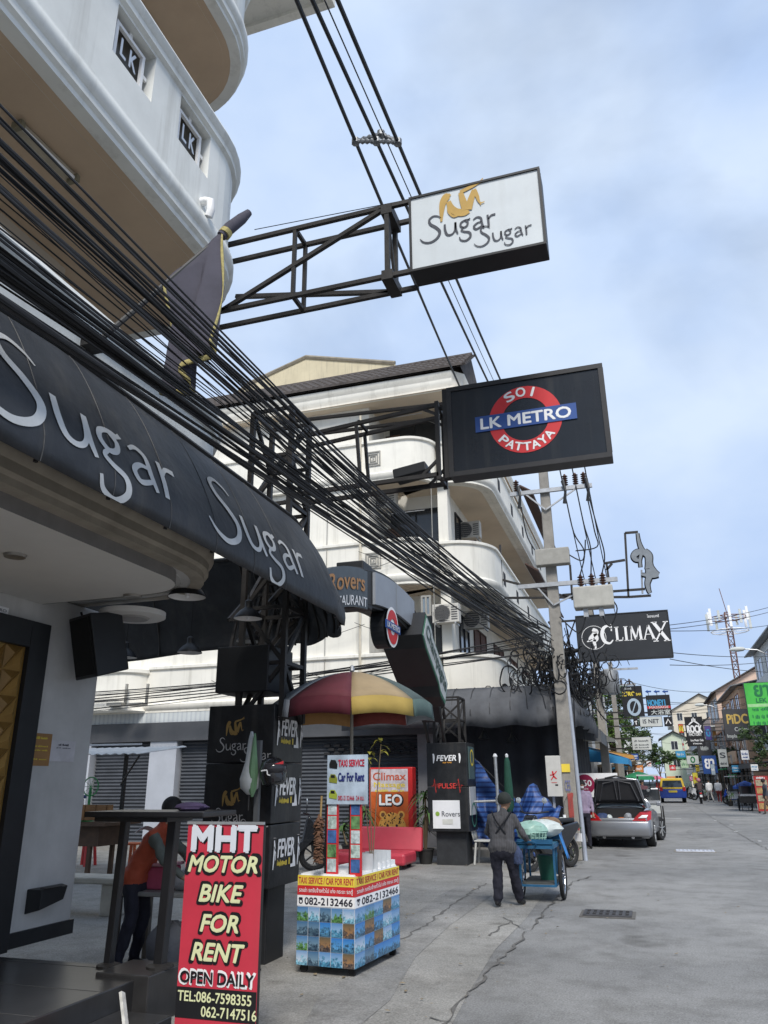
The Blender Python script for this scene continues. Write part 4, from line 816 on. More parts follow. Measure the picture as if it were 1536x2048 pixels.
for pts in ([(-2.3, 8.0), (-2.2, 7.2), (-1.9, 6.6)], [(-1.2, 8.0), (-1.1, 7.2), (-.9, 6.7), (-1.05, 6.15)], [(-.95, 8.4), (-.85, 7.4), (-.75, 6.8), (-.8, 6.15)], [(-.7, 8.0), (-.62, 7.2), (-.6, 6.8), (-1.1, 6.75)], [(-.72, 8.4), (-.55, 7.3), (-.45, 6.6), (-.55, 6.15)], [(-1.0, 5.2), (-1.2, 4.8), (-1.6, 5.2)], [(-.65, 5.2), (-.5, 4.9), (-.3, 5.3), (-.45, 5.6)], [(-1.3, 6.7), (-1.0, 6.5), (-.9, 6.65), (-.85, 7.0)]):
    m = MB(); m.tube([V(q[0], py_ - .2, q[1]) for q in cr([(a, b, 0) for a, b in pts], 5)], .016, 5); m.build('jumper', CABLE, up)
# thin pale conduit beside the pole and a second leaning prop
MB().tube([V(px_ + .22, py_ - .05, 0), V(px_ + .18, py_ - .05, 2.4), V(px_ + .14, py_ - .05, 4)], .042, 8).build('conduit', M('conduit', (.33, .36, .42), .5), up)
GRF = M('graffiti', (.32, .06, .05), .8)
text('IOT', FY(px_ + .02, py_ - .145, 0), .0, 1.1, .1, .5, GRF, up, .006, off=.02, rot=0); text('CES', FY(px_ + .0, py_ - .145, 0), -.02, 1.5, .12, .22, M('graffiti_blue', (.1, .12, .3), .8), up, .006)
MB().box(px_ - .12, px_ + .06, py_ - .15, py_ - .142, 1.78, 1.95).build('sticker', YEL, up)
def cable(name, label, pts, r, mat=CABLE, group=None):
    o = MB().tube(pts, r, 6).build(name, mat, None, True); return tag(o, label, 'cable', group)
def sagline(a, b, sag, n=18):
    a = Vector(a); b = Vector(b); return [a.lerp(b, i / n) - V(0, 0, sag * 4 * (i / n) * (1 - i / n)) for i in range(n + 1)]
hv = []
for (tx, ty), (bx, by) in (((600, 0), (948, 838)), ((632, 0), (1012, 838)), ((682, 0), (1036, 838))):
    e = P(bx, by, Y=18.15); s0 = P(tx, ty, Y=4.4); s0 = s0 + (s0 - e) * .35
    hv.append((s0, e)); cable('power_line', 'thick black overhead line running above the street signs', sagline(s0, e, .12), .021, group='overhead lines above the signs')
s0 = P(655, 0, Y=4.4); cable('messenger_wire', 'thin steel wire between the thick overhead lines', sagline(s0 + (s0 - P(1020, 832, Y=18.15)) * .35, P(1020, 832, Y=18.15), .1), .007)
# spacer on the lines
def onl(i, Y): a, b = hv[i]; t_ = (Y - a.y) / (b.y - a.y); p = a.lerp(b, t_); p.z -= .12 * 4 * t_ * (1 - t_); return p
yq = 6.25; q = [onl(i, yq) for i in range(3)]
for _ in range(40):                                  # slide until it sits where the photo shows it
    c = ROT.transposed() @ (q[1] - V(0, 0, CZ)); py = 1024 + F * c.y / c.z
    yq += (.03 if py < 285 else -.03); q = [onl(i, yq) for i in range(3)]
sp = thing('line_spacer', 'grey insulating spacer clamped across the overhead lines', 'spacer', q[1]); top = (q[0] + q[2]) / 2 + V(.02, .1, .2)
m = MB(); 
for a, b in ((q[0], q[1]), (q[1], q[2]), (q[0], top), (q[2], top)):
    n_ = 9; m.tube([a.lerp(b, k / n_) for k in range(n_ + 1)], [.032 if k % 2 else .018 for k in range(n_ + 1)], 8)
m.build('body', BRASS, sp)
for a in q + [top]: MB().lathe([(.004, -.04), (.045, -.03), (.045, .03), (.004, .04)], 8, Matrix.Translation(a)).build('clamp', BRASS, sp)
# the bundle of street cables along the bar front
random.seed(11)
lab = 'black communication cable in the thick bundle along the bar front'
ends = []
for i in range(54):
    band = random.choice((0, 0, 1, 1, 2))
    zr = (3.9 + random.random() * .32, 4.15 + random.random() * .5, 4.38 + random.random() * .42)[band]
    x0 = random.uniform(-2.9, -2.6) if band else random.uniform(-2.95, -2.8)
    e = V(-1.95 + random.uniform(-.25, .2), 18.0 + random.uniform(-.2, .3), 4.2 + random.random() * .75 + band * .1)
    sg = random.uniform(.12, .42); s_ = V(x0, 2.4, zr + .02 + sg * .55); d = (s_ - e); s0 = s_ + d * .3
    r = random.choice((.004, .005, .006, .008, .010)) if band else random.choice((.006, .008, .010, .015))
    cable('street_cable', lab, sagline(s0, e, sg, 20), r, CABLEG if i % 3 == 0 else CABLE, group='street cable bundle'); ends.append(e)
for i in range(9):                                   # cables crossing the side street towards the left
    e = V(-2.0, 18.1, 4.4 + random.random() * .5); cable('side_cable', 'black cable strung along the cream wall of the side street', sagline(V(-22, 18.7 - random.random() * .3, 3.5 + random.random() * .8), e, random.uniform(.1, .5)), random.choice((.008, .012, .016)), group='side street cables')
for i in range(14):                                  # cables going on down the street
    a = V(-1.75 + random.uniform(-.2, .3), 18.3, 4.2 + random.random() * 1.0); cable('far_cable', 'black cable running on from the pole down the street', sagline(a, V(-1.9 + random.uniform(-.3, .3), 31, 4.3 + random.random()), random.uniform(.15, .6)), random.choice((.01, .014, .02)), group='far street cables')
m = MB()                                             # coils and drooping loops nobody could count
for i in range(260):
    c = V(random.gauss(-1.9, .6), random.uniform(18.0, 22.5), random.gauss(4.1, .35)); r = random.uniform(.06, .26); n_ = 9
    ph = random.random() * 6; ax = random.uniform(.3, 1); pts = [c + V(r * ax * math.cos(ph + k * .75), random.uniform(-.1, .1), r * math.sin(ph + k * .75) - .03 * k) for k in range(n_)]
    m.tube([V(*q) for q in cr([tuple(p) for p in pts], 3)], random.choice((.008, .012, .018)), 4, False)
for i in range(90):
    a = V(random.gauss(-1.8, .45), random.uniform(18.1, 24), random.uniform(3.8, 4.7)); m.tube(sagline(a, a + V(random.uniform(-.5, .6), random.uniform(.3, 2), random.uniform(-.9, .3)), random.uniform(.1, .6), 8), random.choice((.008, .014, .02)), 4, False)
for i in range(12): a = V(random.gauss(-1.65, .2), random.uniform(18.3, 22), 4.0); m.tube([a, a + V(.03, 0, -.6), a + V(-.02, 0, -random.uniform(.7, 2.2))], .012, 4, False)
tag(m.build('cable_tangle', CABLE), 'black tangle of coiled cables hanging round the concrete pole', 'cables', kind='stuff')
m = MB()
for i in range(5): a = V(-1.9 + random.uniform(-.3, .4), 19 + random.random() * 2.5, 4.2 + random.uniform(-.3, .4)); m = MB(); m.box(-.2, .2, -.08, .08, -.1, .1, Matrix.Translation(a) @ Matrix.Rotation(random.uniform(-.5, .5), 4, 'Y')); m.lathe([(.03, -.3), (.05, -.28), (.05, .28), (.03, .3)], 8, Matrix.Translation(a + V(.1, -.1, 0)) @ Matrix.Rotation(R_(80), 4, 'Y')); tag(m.build('splice_box', CABLE), 'black cable splice box in the tangle by the pole', 'splice box', 'splice boxes')
# ================================================================== dancer sign and CLIMAX sign
DY = 22.0
dn = thing('neon_sign', 'grey pole dancer silhouette sign on an open black frame', 'sign', (.4, DY, 6.4)); m = MB()
def dp(x, y): return P(x, y, Y=DY)
for a, b in (((1250, 1066), (1276, 1064)), ((1250, 1066), (1257, 1194)), ((1257, 1194), (1302, 1191)), ((1000, 1196), (1257, 1194)), ((1125, 1190), (1290, 1178)), ((1207, 1127), (1250, 1120)), ((1213, 1127), (1222, 1190)), ((1140, 1130), (1145, 1200)), ((1213, 1140), (1224, 1127)), ((1000, 1090), (1005, 1200)), ((1005, 1160), (1140, 1195))): m.bar(dp(*a), dp(*b), .06)
m.build('frame', STEEL, dn)
DANCE = [[(1275, 1067, 4), (1278, 1085, 6), (1284, 1101, 9), (1289, 1106, 12)], [(1288, 1104, 13), (1297, 1112, 14), (1298, 1126, 13), (1299, 1138, 17)], [(1284, 1104, 9), (1274, 1106, 12), (1268, 1113, 11), (1271, 1120, 8), (1279, 1122, 5)], [(1283, 1108, 6), (1280, 1122, 5), (1281, 1135, 5)],
         [(1300, 1138, 16), (1308, 1146, 13), (1317, 1151, 8)], [(1317, 1151, 7), (1305, 1153, 8), (1290, 1151, 6), (1283, 1150, 4)], [(1299, 1140, 14), (1298, 1155, 12), (1295, 1168, 9), (1297, 1180, 7), (1300, 1187, 5)]]
for nm, ex, off_, mt in (('edge', 4.5, 0, BLACK), ('figure', 0, -.05, M('figure_grey', (.19, .21, .23), .5))):
    m = MB()
    for i, st in enumerate(DANCE): stroke(m, [(x, -y, q + ex) for x, y, q in st], lambda x, y: dp(x, -y) + V(0, off_ - .004 * i, 0))
    m.build(nm, mt, dn, solid=.02)
MB().tube([dp(1285, 1187), dp(1283, 1140)], .03, 6).build('pole', GALV, dn)
CY = 25.0
a, b = P(1150, 1234, Y=CY), P(1346, 1316, Y=CY)
cl, fr = lightbox('hanging_sign', 'black hanging sign with white serif lettering and a circle emblem', -1.73, 1.07, CY, 5.12, 6.56, .3, M('sign_charcoal', (.022, .025, .03), .5, .2, 2), BLACK, .03)
W_, H_ = 2.8, 1.44
def serif_text(s, fr, a, b, h, mat, par, c=.008):
    x = a; m = MB()
    def S(p, q, w, w2=None):
        stroke(m, [(p[0], p[1], w), (q[0], q[1], w2 or w)], lambda u, v: fr(u, v, c), 1)
    for i, chh in enumerate(s):
        k = h * (1.35 if i == 0 or i == len(s) - 1 else 1.0); y = b - (k - h) * .5; t_ = k * .17; q = k * .05
        sf = lambda xx, yy, w=.3: S((xx - k * w / 2, yy), (xx + k * w / 2, yy), q)
        if chh == 'C': stroke(m, [(x + k * .62, y + k * .8, q), (x + k * .45, y + k * .97, k * .1), (x + k * .2, y + k * .85, t_), (x + k * .1, y + k * .5, t_ * 1.1), (x + k * .2, y + k * .15, t_), (x + k * .45, y + k * .03, k * .1), (x + k * .64, y + k * .2, q)], lambda u, v: fr(u, v, c)); S((x + k * .6, y + k * .68), (x + k * .62, y + k * 1.05), k * .07); x += k * .72
        elif chh == 'L': S((x + k * .18, y), (x + k * .18, y + k), t_); sf(x + k * .18, y + k); S((x + k * .05, y + q / 2), (x + k * .55, y + q / 2), q * 1.6); S((x + k * .53, y), (x + k * .57, y + k * .25), q); x += k * .64
        elif chh == 'I': S((x + k * .15, y), (x + k * .15, y + k), t_); sf(x + k * .15, y + k); sf(x + k * .15, y); x += k * .34
        elif chh == 'M': S((x + k * .12, y), (x + k * .18, y + k), q * 1.4); S((x + k * .18, y + k), (x + k * .45, y + k * .05), t_ * .9); S((x + k * .45, y + k * .05), (x + k * .72, y + k), q * 1.4); S((x + k * .75, y + k), (x + k * .8, y), t_); sf(x + k * .1, y, .24); sf(x + k * .8, y); x += k * .95
        elif chh == 'A': S((x + k * .05, y), (x + k * .38, y + k), q * 1.5); S((x + k * .38, y + k), (x + k * .7, y), t_); S((x + k * .2, y + k * .35), (x + k * .55, y + k * .35), q); sf(x + k * .06, y, .2); sf(x + k * .7, y, .28); x += k * .76
        elif chh == 'X': S((x, y + k), (x + k * .62, y), t_); S((x + k * .62, y + k), (x + k * .02, y), q * 1.5); sf(x + k * .02, y + k); sf(x + k * .6, y + k, .26); sf(x + k * .62, y, .4); sf(x + k * .02, y, .26); x += k * .7
        x += h * .02
    return m.build('lettering', mat, par)
serif_text('CLIMAX', fr, .72, .57, .43, WHT, cl)
ringm(fr, .52, .72, .36, .375, .006, 32).build('circle', WHT, cl); m = MB()
for st in ([(.5, .98, .1), (.6, .9, .16), (.52, .8, .14), (.42, .7, .12), (.36, .62, .03)], [(.56, .84, .12), (.6, .68, .12), (.52, .58, .1), (.55, .42, .06), (.52, .37, .03)], [(.3, .6, .03), (.45, .64, .07), (.58, .62, .06)]): stroke(m, st, lambda u, v: fr(u, v, .007))
m.build('emblem', WHT, cl); text('ไคลแมกซ์', fr, 2.35, 1.28, .35, .1, WHT, cl, .008, off=.01)
m = MB()
for z in (5.2, 6.45): m.bar((-2.6, CY + .15, z), (-1.73, CY + .15, z), .06)
m.bar((-2.3, CY + .15, 5.2), (-2.3, CY + .15, 6.45), .05); m.bar((-2.3, CY + .15, 5.2), (-1.75, CY + .15, 6.45), .04); m.bar((-2.6, CY + .15, 6.45), (-1.75, CY + .15, 5.2), .04); m.build('bracket', STEEL, cl)
# further poles
u2 = pole(-1.5, 30.5, 8.8, 'second concrete pole behind the black sign with circle emblem'); crossarm(u2, -1.5, 30.5, 7.3, 1.8, .3); 
for x in (-1.0, -.5): insul(u2, x, 30.36, 7.35, .9)
MB().lathe([(.3, 4.6), (.34, 4.65), (.34, 5.4), (.3, 5.45)], 12, Matrix.Translation((-1.05, 30.2, 0))).build('transformer', BRASS, u2, True)
u3 = pole(-1.35, 42, 7.4, 'third concrete pole beside the round tree crown'); crossarm(u3, -1.35, 42, 7.0, 1.7, .5, False); crossarm(u3, -1.35, 42, 6.2, 1.5, .4, False)
for x in (-.9, -.5): insul(u3, x, 41.86, 6.2, 1.0)
for i in range(3): cable('power_line', 'black power line between the first and second poles', sagline(V(-1.3 + i * .3, 18.2, 8.9), V(-1.4 + i * .4, 30.4, 7.7), .3), .015, group='power lines pole to pole'); cable('power_line', 'black power line between the second and third poles', sagline(V(-1.4 + i * .4, 30.4, 7.7), V(-1.2 + i * .4, 42, 7.2), .3), .015, group='power lines second span')
for i, (ya, yb) in enumerate(((1250, 1205), (1258, 1215), (1262, 1245), (1305, 1310), (1318, 1345), (1330, 1318))):
    cable('service_wire', 'thin black wire crossing the street towards the antenna mast', sagline(P(1340, ya, Y=27), P(1570, yb, Y=44), .12), .013, group='wires crossing the street')
# ================================================================== people
SKIN = M('skin', (.28, .16, .10), .6, .12, 10); HAIR = M('hair', (.015, .013, .012), .7, .3, 30)
def capsule(m, a, b, r0, r1, n=10):
    a = Vector(a); b = Vector(b); d = (b - a).normalized() if (b - a).length > 1e-5 else V(0, 0, 1)
    pts = []; rs = []
    for k in (-1, -.8, -.45): pts.append(a + d * r0 * k); rs.append(max(.003, r0 * math.sqrt(max(0, 1 - k * k))))
    for k in (0, .5, 1): pts.append(a.lerp(b, k)); rs.append(r0 + (r1 - r0) * k)
    for k in (.45, .8, 1): pts.append(b + d * r1 * k); rs.append(max(.003, r1 * math.sqrt(max(0, 1 - k * k))))
    m.tube(pts, rs, n)
def body(name, bones, mats, parent, vox=.012, smooth=4):
    """one continuous skin grown round tapered bones (a, b, ra, rb, material)"""
    m = MB()
    for a, b, r0, r1, k in bones: capsule(m, a, b, r0, r1)
    me = bpy.data.meshes.new('raw'); me.from_pydata(m.v, [], m.f); o = bpy.data.objects.new('raw', me)
    bm = bmesh.new(); bm.from_mesh(me); bmesh.ops.recalc_face_normals(bm, faces=bm.faces); bm.to_mesh(me); bm.free()
    r = o.modifiers.new('r', 'REMESH'); r.mode = 'VOXEL'; r.voxel_size = vox
    if smooth: s = o.modifiers.new('s', 'SMOOTH'); s.iterations = smooth; s.factor = .5
    me2 = evalmesh(o); bpy.data.objects.remove(o); bpy.data.meshes.remove(me)
    me2.name = name; me2.materials.clear()
    for k in mats: me2.materials.append(k)
    from mathutils import noise as _nz
    ht = max(v_.co.z for v_ in me2.vertices)
    for v_ in me2.vertices:
        if v_.co.z < ht * .8 and vox < .02: c_ = v_.co; k_ = _nz.noise(Vector((c_.x * 14, c_.y * 14, c_.z * 9 + 3 * c_.x))) + .5 * _nz.noise(Vector((c_.x * 30, c_.y * 30, c_.z * 22))); v_.co = c_ + v_.normal * .015 * k_ * (1 if c_.z > .1 else 0)
    B = [(Vector(a), Vector(b), r0, r1, k) for a, b, r0, r1, k in bones]; idx = []
    for p in me2.polygons:
        c = p.center; best = None
        for a, b, r0, r1, k in B:
            d = b - a; t = max(0, min(1, (c - a).dot(d) / max(1e-9, d.length_squared))); e = (c - a - d * t).length - (r0 + (r1 - r0) * t)
            if best is None or e < best[0]: best = (e, k)
        idx.append(best[1])
    me2.polygons.foreach_set('material_index', idx); me2.polygons.foreach_set('use_smooth', [True] * len(idx))
    q = bpy.data.objects.new(name, me2); COL.objects.link(q); q.parent = parent; WM[q.name] = wm(parent); return q
def hand(w, d, up, k, s=1.0, curl=.6):             # palm and five curled fingers from the wrist along d
    d = Vector(d).normalized(); up = Vector(up); sd = d.cross(up).normalized(); up = sd.cross(d); w = Vector(w); o = []
    pc = w + d * .085 * s; o.append((w, pc, .024 * s, .032 * s, k))
    for i, (off, ln) in enumerate(((-.032, .07), (-.011, .08), (.011, .075), (.031, .06))):
        a = pc + sd * off * s; b = a + (d * (1 - curl * .5) - up * curl * .6) * ln * .55 * s; c = b + (d * (.5 - curl * .6) - up * (.4 + curl)) * ln * .45 * s
        o += [(w + d * .05 * s + sd * off * .7 * s, a, .014 * s, .0105 * s, k), (a, b, .0105 * s, .0095 * s, k), (b, c, .0095 * s, .008 * s, k)]
    t0 = w + d * .03 * s - sd * .02 * s; o += [(t0, t0 + (d * .6 - sd * .9 - up * .2).normalized() * .05 * s, .013 * s, .011 * s, k), (t0 + (d * .6 - sd * .9 - up * .2).normalized() * .05 * s, t0 + (d * 1.3 - sd * 1.0 - up * .5).normalized() * .085 * s, .011 * s, .008 * s, k)]
    return o
def person(label, loc, rz, J, mats, hair='hair', vox=.012, hold=True, s=1.0, group=None, extra=None, curl=.7):
    """J: joints; mats = skin, top, trousers, shoes, sleeve"""
    t = thing('person', label, 'person', loc, rz, group); g = {k: Vector(v) for k, v in J.items()}; B = []
    hp, ck, nk, hd = g['hip'], g['chest'], g['neck'], g['head']
    ax = (g['shr'] - g['shl']).normalized(); hx = (g['hr'] - g['hl']).normalized()
    for f_ in (-.5, 0, .5): B.append((hp + hx * .13 * f_ * s, ck + ax * .17 * f_ * s, .095 * s, .098 * s, 1))
    B += [(g['shl'], ck.lerp(nk, .55), .058 * s, .065 * s, 1), (g['shr'], ck.lerp(nk, .55), .058 * s, .065 * s, 1)]; B.append((hp - hx * .07 * s - V(0, 0, .02), hp + hx * .07 * s - V(0, 0, .02), .115 * s, .115 * s, 1)); B.append((hp - hx * .06 * s - V(0, 0, .1), hp + hx * .06 * s - V(0, 0, .1), .105 * s, .105 * s, 2))
    B.append((ck, nk, .08 * s, .055 * s, 1)); B.append((nk, hd - V(0, 0, .05 * s), .048 * s, .05 * s, 0))
    up = (hd - nk).normalized(); fw = Vector(J.get('look', (0, 1, 0))).normalized(); sd = fw.cross(V(0, 0, 1)).normalized()
    B += [(hd - V(0, 0, .035 * s), hd + V(0, 0, .035 * s), .074 * s, .085 * s, 0), (hd + fw * .03 * s - V(0, 0, .06 * s), hd + fw * .045 * s - V(0, 0, .07 * s), .05 * s, .035 * s, 0), (hd + fw * .09 * s + V(0, 0, .005), hd + fw * .105 * s - V(0, 0, .025 * s), .012 * s, .016 * s, 0)]
    for e in (-1, 1): B.append((hd + sd * e * .08 * s + V(0, 0, .01), hd + sd * e * .085 * s - V(0, 0, .035 * s), .014 * s, .01 * s, 0))
    for a, b, c in (('hl', 'kl', 'al'), ('hr', 'kr', 'ar')):
        B += [(g[a] - V(0, 0, .04), g[b], .085 * s, .064 * s, 2), (g[b], g[c] + V(0, 0, .03), .064 * s, .052 * s, 2)]
        ft = Vector(J.get('foot' + a[-1], (0, 1, 0))).normalized(); B += [(g[c] - V(0, 0, .02) - ft * .03, g[c] - V(0, 0, .045) + ft * .10 * s, .036 * s, .03 * s, 3), (g[c] - V(0, 0, .045) + ft * .1 * s, g[c] - V(0, 0, .05) + ft * .15 * s, .032 * s, .024 * s, 3)]
    for a, b, c in (('shl', 'el', 'wl'), ('shr', 'er', 'wr')):
        B += [(g[a], g[b], .056 * s, .045 * s, 4), (g[b], g[b].lerp(g[c], .8), .045 * s, .036 * s, 4), (g[b].lerp(g[c], .8), g[c], .03 * s, .026 * s, 0)]
        B += hand(g[c], g[c] - g[b], J.get('pup', (0, 0, 1)), 0, s, curl)
    if extra: B += extra
    bo = body('body', B, mats, t, vox)
    if hair:
        m = MB(); rr = .096 * s
        prof = [(rr * math.cos(x), rr * 1.05 * math.sin(x)) for x in [R_(-20 + 11 * k) for k in range(10)]] + [(.002, rr * 1.06)]
        fwz = math.atan2(fw.x, fw.y); mt = Matrix.Translation(hd + V(0, 0, .022 * s) - fw * .012 * s) @ Matrix.Rotation(-fwz, 4, 'Z') @ Matrix.Rotation(R_(14), 4, 'X')
        m.lathe(prof, 18, mt); m.build('cap' if hair == 'cap' else 'hair', MATS.get('cap_' + label[:6]) or (M('cap_cloth', (.03, .035, .03), .8, .2, 12) if hair == 'cap' else HAIR), t, True, local=True, solid=.008)
        if hair == 'cap': m = MB(); m.grid(lambda u, v: mt @ V((u - .5) * .15 * s, (.085 + .085 * v * (1 - (2 * u - 1) ** 2 * .5)) * s, -.012 * s - .02 * v - .02 * (2 * u - 1) ** 2), 8, 4); m.build('cap_peak', MATS['cap_cloth'], t, True, local=True, solid=.006)
    return t, g
# ---- the cart pusher
SHIRT = M('striped_shirt', (.075, .072, .075), .85, .2, 6, .1, stripes=(44, 0, (.10, .097, .10))); TROU = M('dark_trousers', (.016, .016, .026), .85, .3, 6, .15); SHOE = M('black_shoe', (.012, .012, .013), .5, .2)
J = dict(hip=(0, 0, .78), chest=(.0, .07, 1.06), neck=(.02, .10, 1.2), head=(.045, .15, 1.33), look=(.35, .9, 0), shl=(-.15, .08, 1.115), shr=(.165, .08, 1.115), el=(-.235, .2, .92), wl=(-.18, .46, .80), er=(.28, .12, .89), wr=(.30, .40, .80),
         hl=(-.085, 0, .74), hr=(.09, 0, .74), kl=(-.10, .06, .40), kr=(.13, .12, .41), al=(-.10, -.02, .075), ar=(.16, .24, .075), footr=(.25, .9, 0))
base = P(1010, 1816, Z=.004)
man, g = person('man in dark striped shirt and cap pushing a blue cart', base + V(.0, .05, 0), R_(0), J, [SKIN, SHIRT, TROU, SHOE, SHIRT], 'cap', .013, extra=[((-.09, .0, .74), (.09, .0, .74), .108, .11, 1), ((-.085, .03, .42), (-.095, -.02, .12), .07, .068, 2), ((.12, .1, .42), (.155, .22, .12), .07, .068, 2), ((-.085, 0, .68), (-.1, .05, .42), .09, .072, 2), ((.09, 0, .68), (.13, .11, .42), .09, .072, 2)])
m = MB()
for pts in ([(-.13, .06, 1.20), (-.07, -.05, 1.10), (.02, -.065, .98), (.12, -.03, .84), (.15, .03, .78)], [(.14, .06, 1.20), (.08, -.05, 1.10), (-.02, -.065, .98), (-.12, -.03, .86), (-.16, .04, .82)]):
    m = MB(); q = [V(*p) for p in cr(pts, 5)]; m.grid(lambda u, v: q[min(len(q) - 1, int(round(u * (len(q) - 1))))] + V(.0, -.008, (v - .5) * .035), len(q) - 1, 1); m.build('strap', M('strap', (.014, .014, .017), .7), man, True, local=True, solid=.006)
m = MB(); m.lathe([(.004, .52), (.06, .54), (.075, .62), (.06, .7), (.02, .76)], 10, Matrix.Translation((.2, .02, 0))); m.build('pouch', M('pouch', (.05, .07, .14), .8, .6, 25), man, True, local=True)
# ---- the cart
BLUEM = M('cart_blue', (.02, .11, .22), .5, .3, 8, .1)
cx, cy = P(1078, 1750, Y=12.1).x, base.y + .62
ct = thing('push_cart', 'blue steel hand cart on bicycle wheels loaded with bags', 'cart', (cx, cy, 0))
def cbar(a, b, w=.028): return MB().bar(V(cx, cy, 0) + V(*a), V(cx, cy, 0) + V(*b), w).build('frame_bar', BLUEM, ct)
for x in (-.24, .24):
    cbar((x, -.12, .72), (x, 1.0, .72), .04); cbar((x, -.05, .22), (x, .95, .22)); cbar((x, .0, .22), (x, .0, .72)); cbar((x, .92, .22), (x, .92, .72))
for y in (-.12, .45, 1.0): cbar((-.24, y, .72), (.24, y, .72), .04)
for y in (-.05, .95): cbar((-.24, y, .22), (.24, y, .22))
MB().box(cx - .25, cx + .25, cy - .06, cy + 1.0, .735, .76).build('tray', M('cart_tray', (.03, .12, .2), .6, .4, 8), ct); MB().box(cx - .24, cx + .24, cy, cy + .95, .232, .245).build('lower_deck', M('ply_grey', (.08, .085, .08), .8, .3, 6), ct)
for y in (-.1, 1.0): MB().box(cx - .25, cx + .25, cy + y - .012, cy + y + .012, .76, .82).build('tray_rim', BLUEM, ct)
MB().tube([V(cx - .24, cy - .16, .76), V(cx - .24, cy - .26, .79), V(cx + .0, cy - .28, .8), V(cx + .0, cy - .27, .8)], .014, 6).build('handle', BLUEM, ct)
MB().tube([V(cx - .3, cy - .12, .74), V(cx - .3, cy - .27, .79), V(cx + .02, cy - .27, .79), V(cx + .02, cy - .12, .74)], .015, 6).build('handle', BLUEM, ct)
def wheel(m, c, r, tr, n=26, axis='x', k=9):
    for i in range(n):
        pass
    R0 = Matrix.Rotation(R_(90), 4, 'Y') if axis == 'x' else Matrix.Rotation(R_(90), 4, 'X'); T = Matrix.Translation(c) @ R0
    m.tube([T @ V(r * math.cos(2 * math.pi * i / n), r * math.sin(2 * math.pi * i / n), 0) for i in range(n + 1)], tr, 7, False)
for x in (-.3, .3):
    m = MB(); c = V(cx + x, cy + .38, .33); wheel(m, c, .30, .03); w_ = m.build('wheel', RUB, ct, True)
    m = MB(); wheel(m, c, .272, .012); 
    for i in range(16): a = 2 * math.pi * i / 16; m.tube([c + V(.025 * (-1) ** i, 0, 0), c + V(0, .27 * math.cos(a), .27 * math.sin(a))], .003, 4, False)
    m.lathe([(.03, -.04), (.03, .04)], 10, Matrix.Translation(c) @ Matrix.Rotation(R_(90), 4, 'Y')); m.build('rim', CHROME, w_)
    MB().bar(c, V(cx + x * .85, cy + .38, .33), .03).build('axle', BLUEM, ct)
    MB().bar(V(cx + x * .78, cy + .38, .33), V(cx + x * .76, cy + .38, .72), .03).build('fork', BLUEM, ct)
def lump(name, label, cat, c, sx, sy, sz, mat, seed=0, group=None, n=(20, 10)):
    rr = random.Random(seed); ph = [rr.random() * 6 for _ in range(6)]
    def f(u, v):
        a = u * 2 * math.pi; b = (v - .5) * math.pi; k = 1 + .1 * math.sin(3 * a + ph[0] + 2 * b) + .06 * math.sin(7 * a + ph[1]) * math.cos(b) + .05 * math.sin(11 * b + ph[2] + 2 * a)
        return V(c[0] + sx * math.cos(b) ** .8 * math.cos(a) * k if math.cos(b) > 0 else c[0], c[1] + (sy * math.cos(b) ** .8 * math.sin(a) * k if math.cos(b) > 0 else 0), c[2] + sz * math.sin(b) * (1 + .1 * math.sin(5 * a + ph[3])))
    m = MB(); m.grid(f, *n); o = m.build(name, mat, None, True); return tag(o, label, cat, group)
PLW = M('plastic_white', (.55, .6, .58), .35, .15, 9, .2); PLG = M('plastic_green', (.30, .48, .40), .35, .25, 9, .2)
lump('plastic_bag', 'white plastic sack lying across the blue cart', 'bag', (cx + .05, cy + .55, .93), .27, .3, .12, PLW, 3)
lump('plastic_bag', 'pale green plastic bag on the near end of the cart', 'bag', (cx - .08, cy + .15, .92), .22, .22, .13, PLG, 4)
lump('cardboard_heap', 'crumpled brown cardboard heaped at the far end of the cart', 'cardboard', (cx + .1, cy + .9, .95), .2, .16, .12, M('cardboard', (.17, .105, .06), .8, .35, 7), 5)
bk = thing('basket', 'pale green plastic mesh basket in the cart tray', 'basket', (cx - .05, cy + .12, .76)); 
for i in range(20):
    a0 = 2 * math.pi * i / 20; MB().bar(V(cx - .05 + .17 * math.cos(a0), cy + .12 + .17 * math.sin(a0), .765), V(cx - .05 + .2 * math.cos(a0), cy + .12 + .2 * math.sin(a0), .9), .012).build('slat', PLG, bk)
for r_, z in ((.172, .77), (.185, .83), (.2, .9)): m = MB(); m.tube([V(cx - .05 + r_ * math.cos(2 * math.pi * i / 20), cy + .12 + r_ * .84 * math.sin(2 * math.pi * i / 20), z) for i in range(21)], .009, 5, False); m.build('hoop', PLG, bk)
t = thing('bucket', 'dark green bucket on the lower deck of the cart', 'bucket', (cx + .08, cy + .5, .245)); MB().lathe([(.11, .245), (.15, .55), (.155, .56), (.14, .56), (.1, .26)], 16, Matrix.Translation((cx + .08, cy + .5, 0))).build('pail', M('green_plastic', (.02, .10, .07), .45), t, True); MB().lathe([(.158, .55), (.165, .56), (.158, .575)], 16, Matrix.Translation((cx + .08, cy + .5, 0))).build('rim', MATS['green_plastic'], t, True)
t = thing('plastic_board', 'bright blue plastic sheet hanging off the right side of the cart', 'sheet', (cx + .33, cy + .6, .5)); m = MB(); m.grid(lambda u, v: V(cx + .28 + .1 * v, cy + .48 + .32 * u, .86 - .34 * v + .02 * math.sin(u * 5)), 4, 5); m.build('sheet', M('blue_sheet', (.03, .20, .52), .5, .15), t, True, solid=.008); MB().box(cx + .22, cx + .29, cy + .5, cy + .78, .85, .865).build('fold', MATS['blue_sheet'], t)
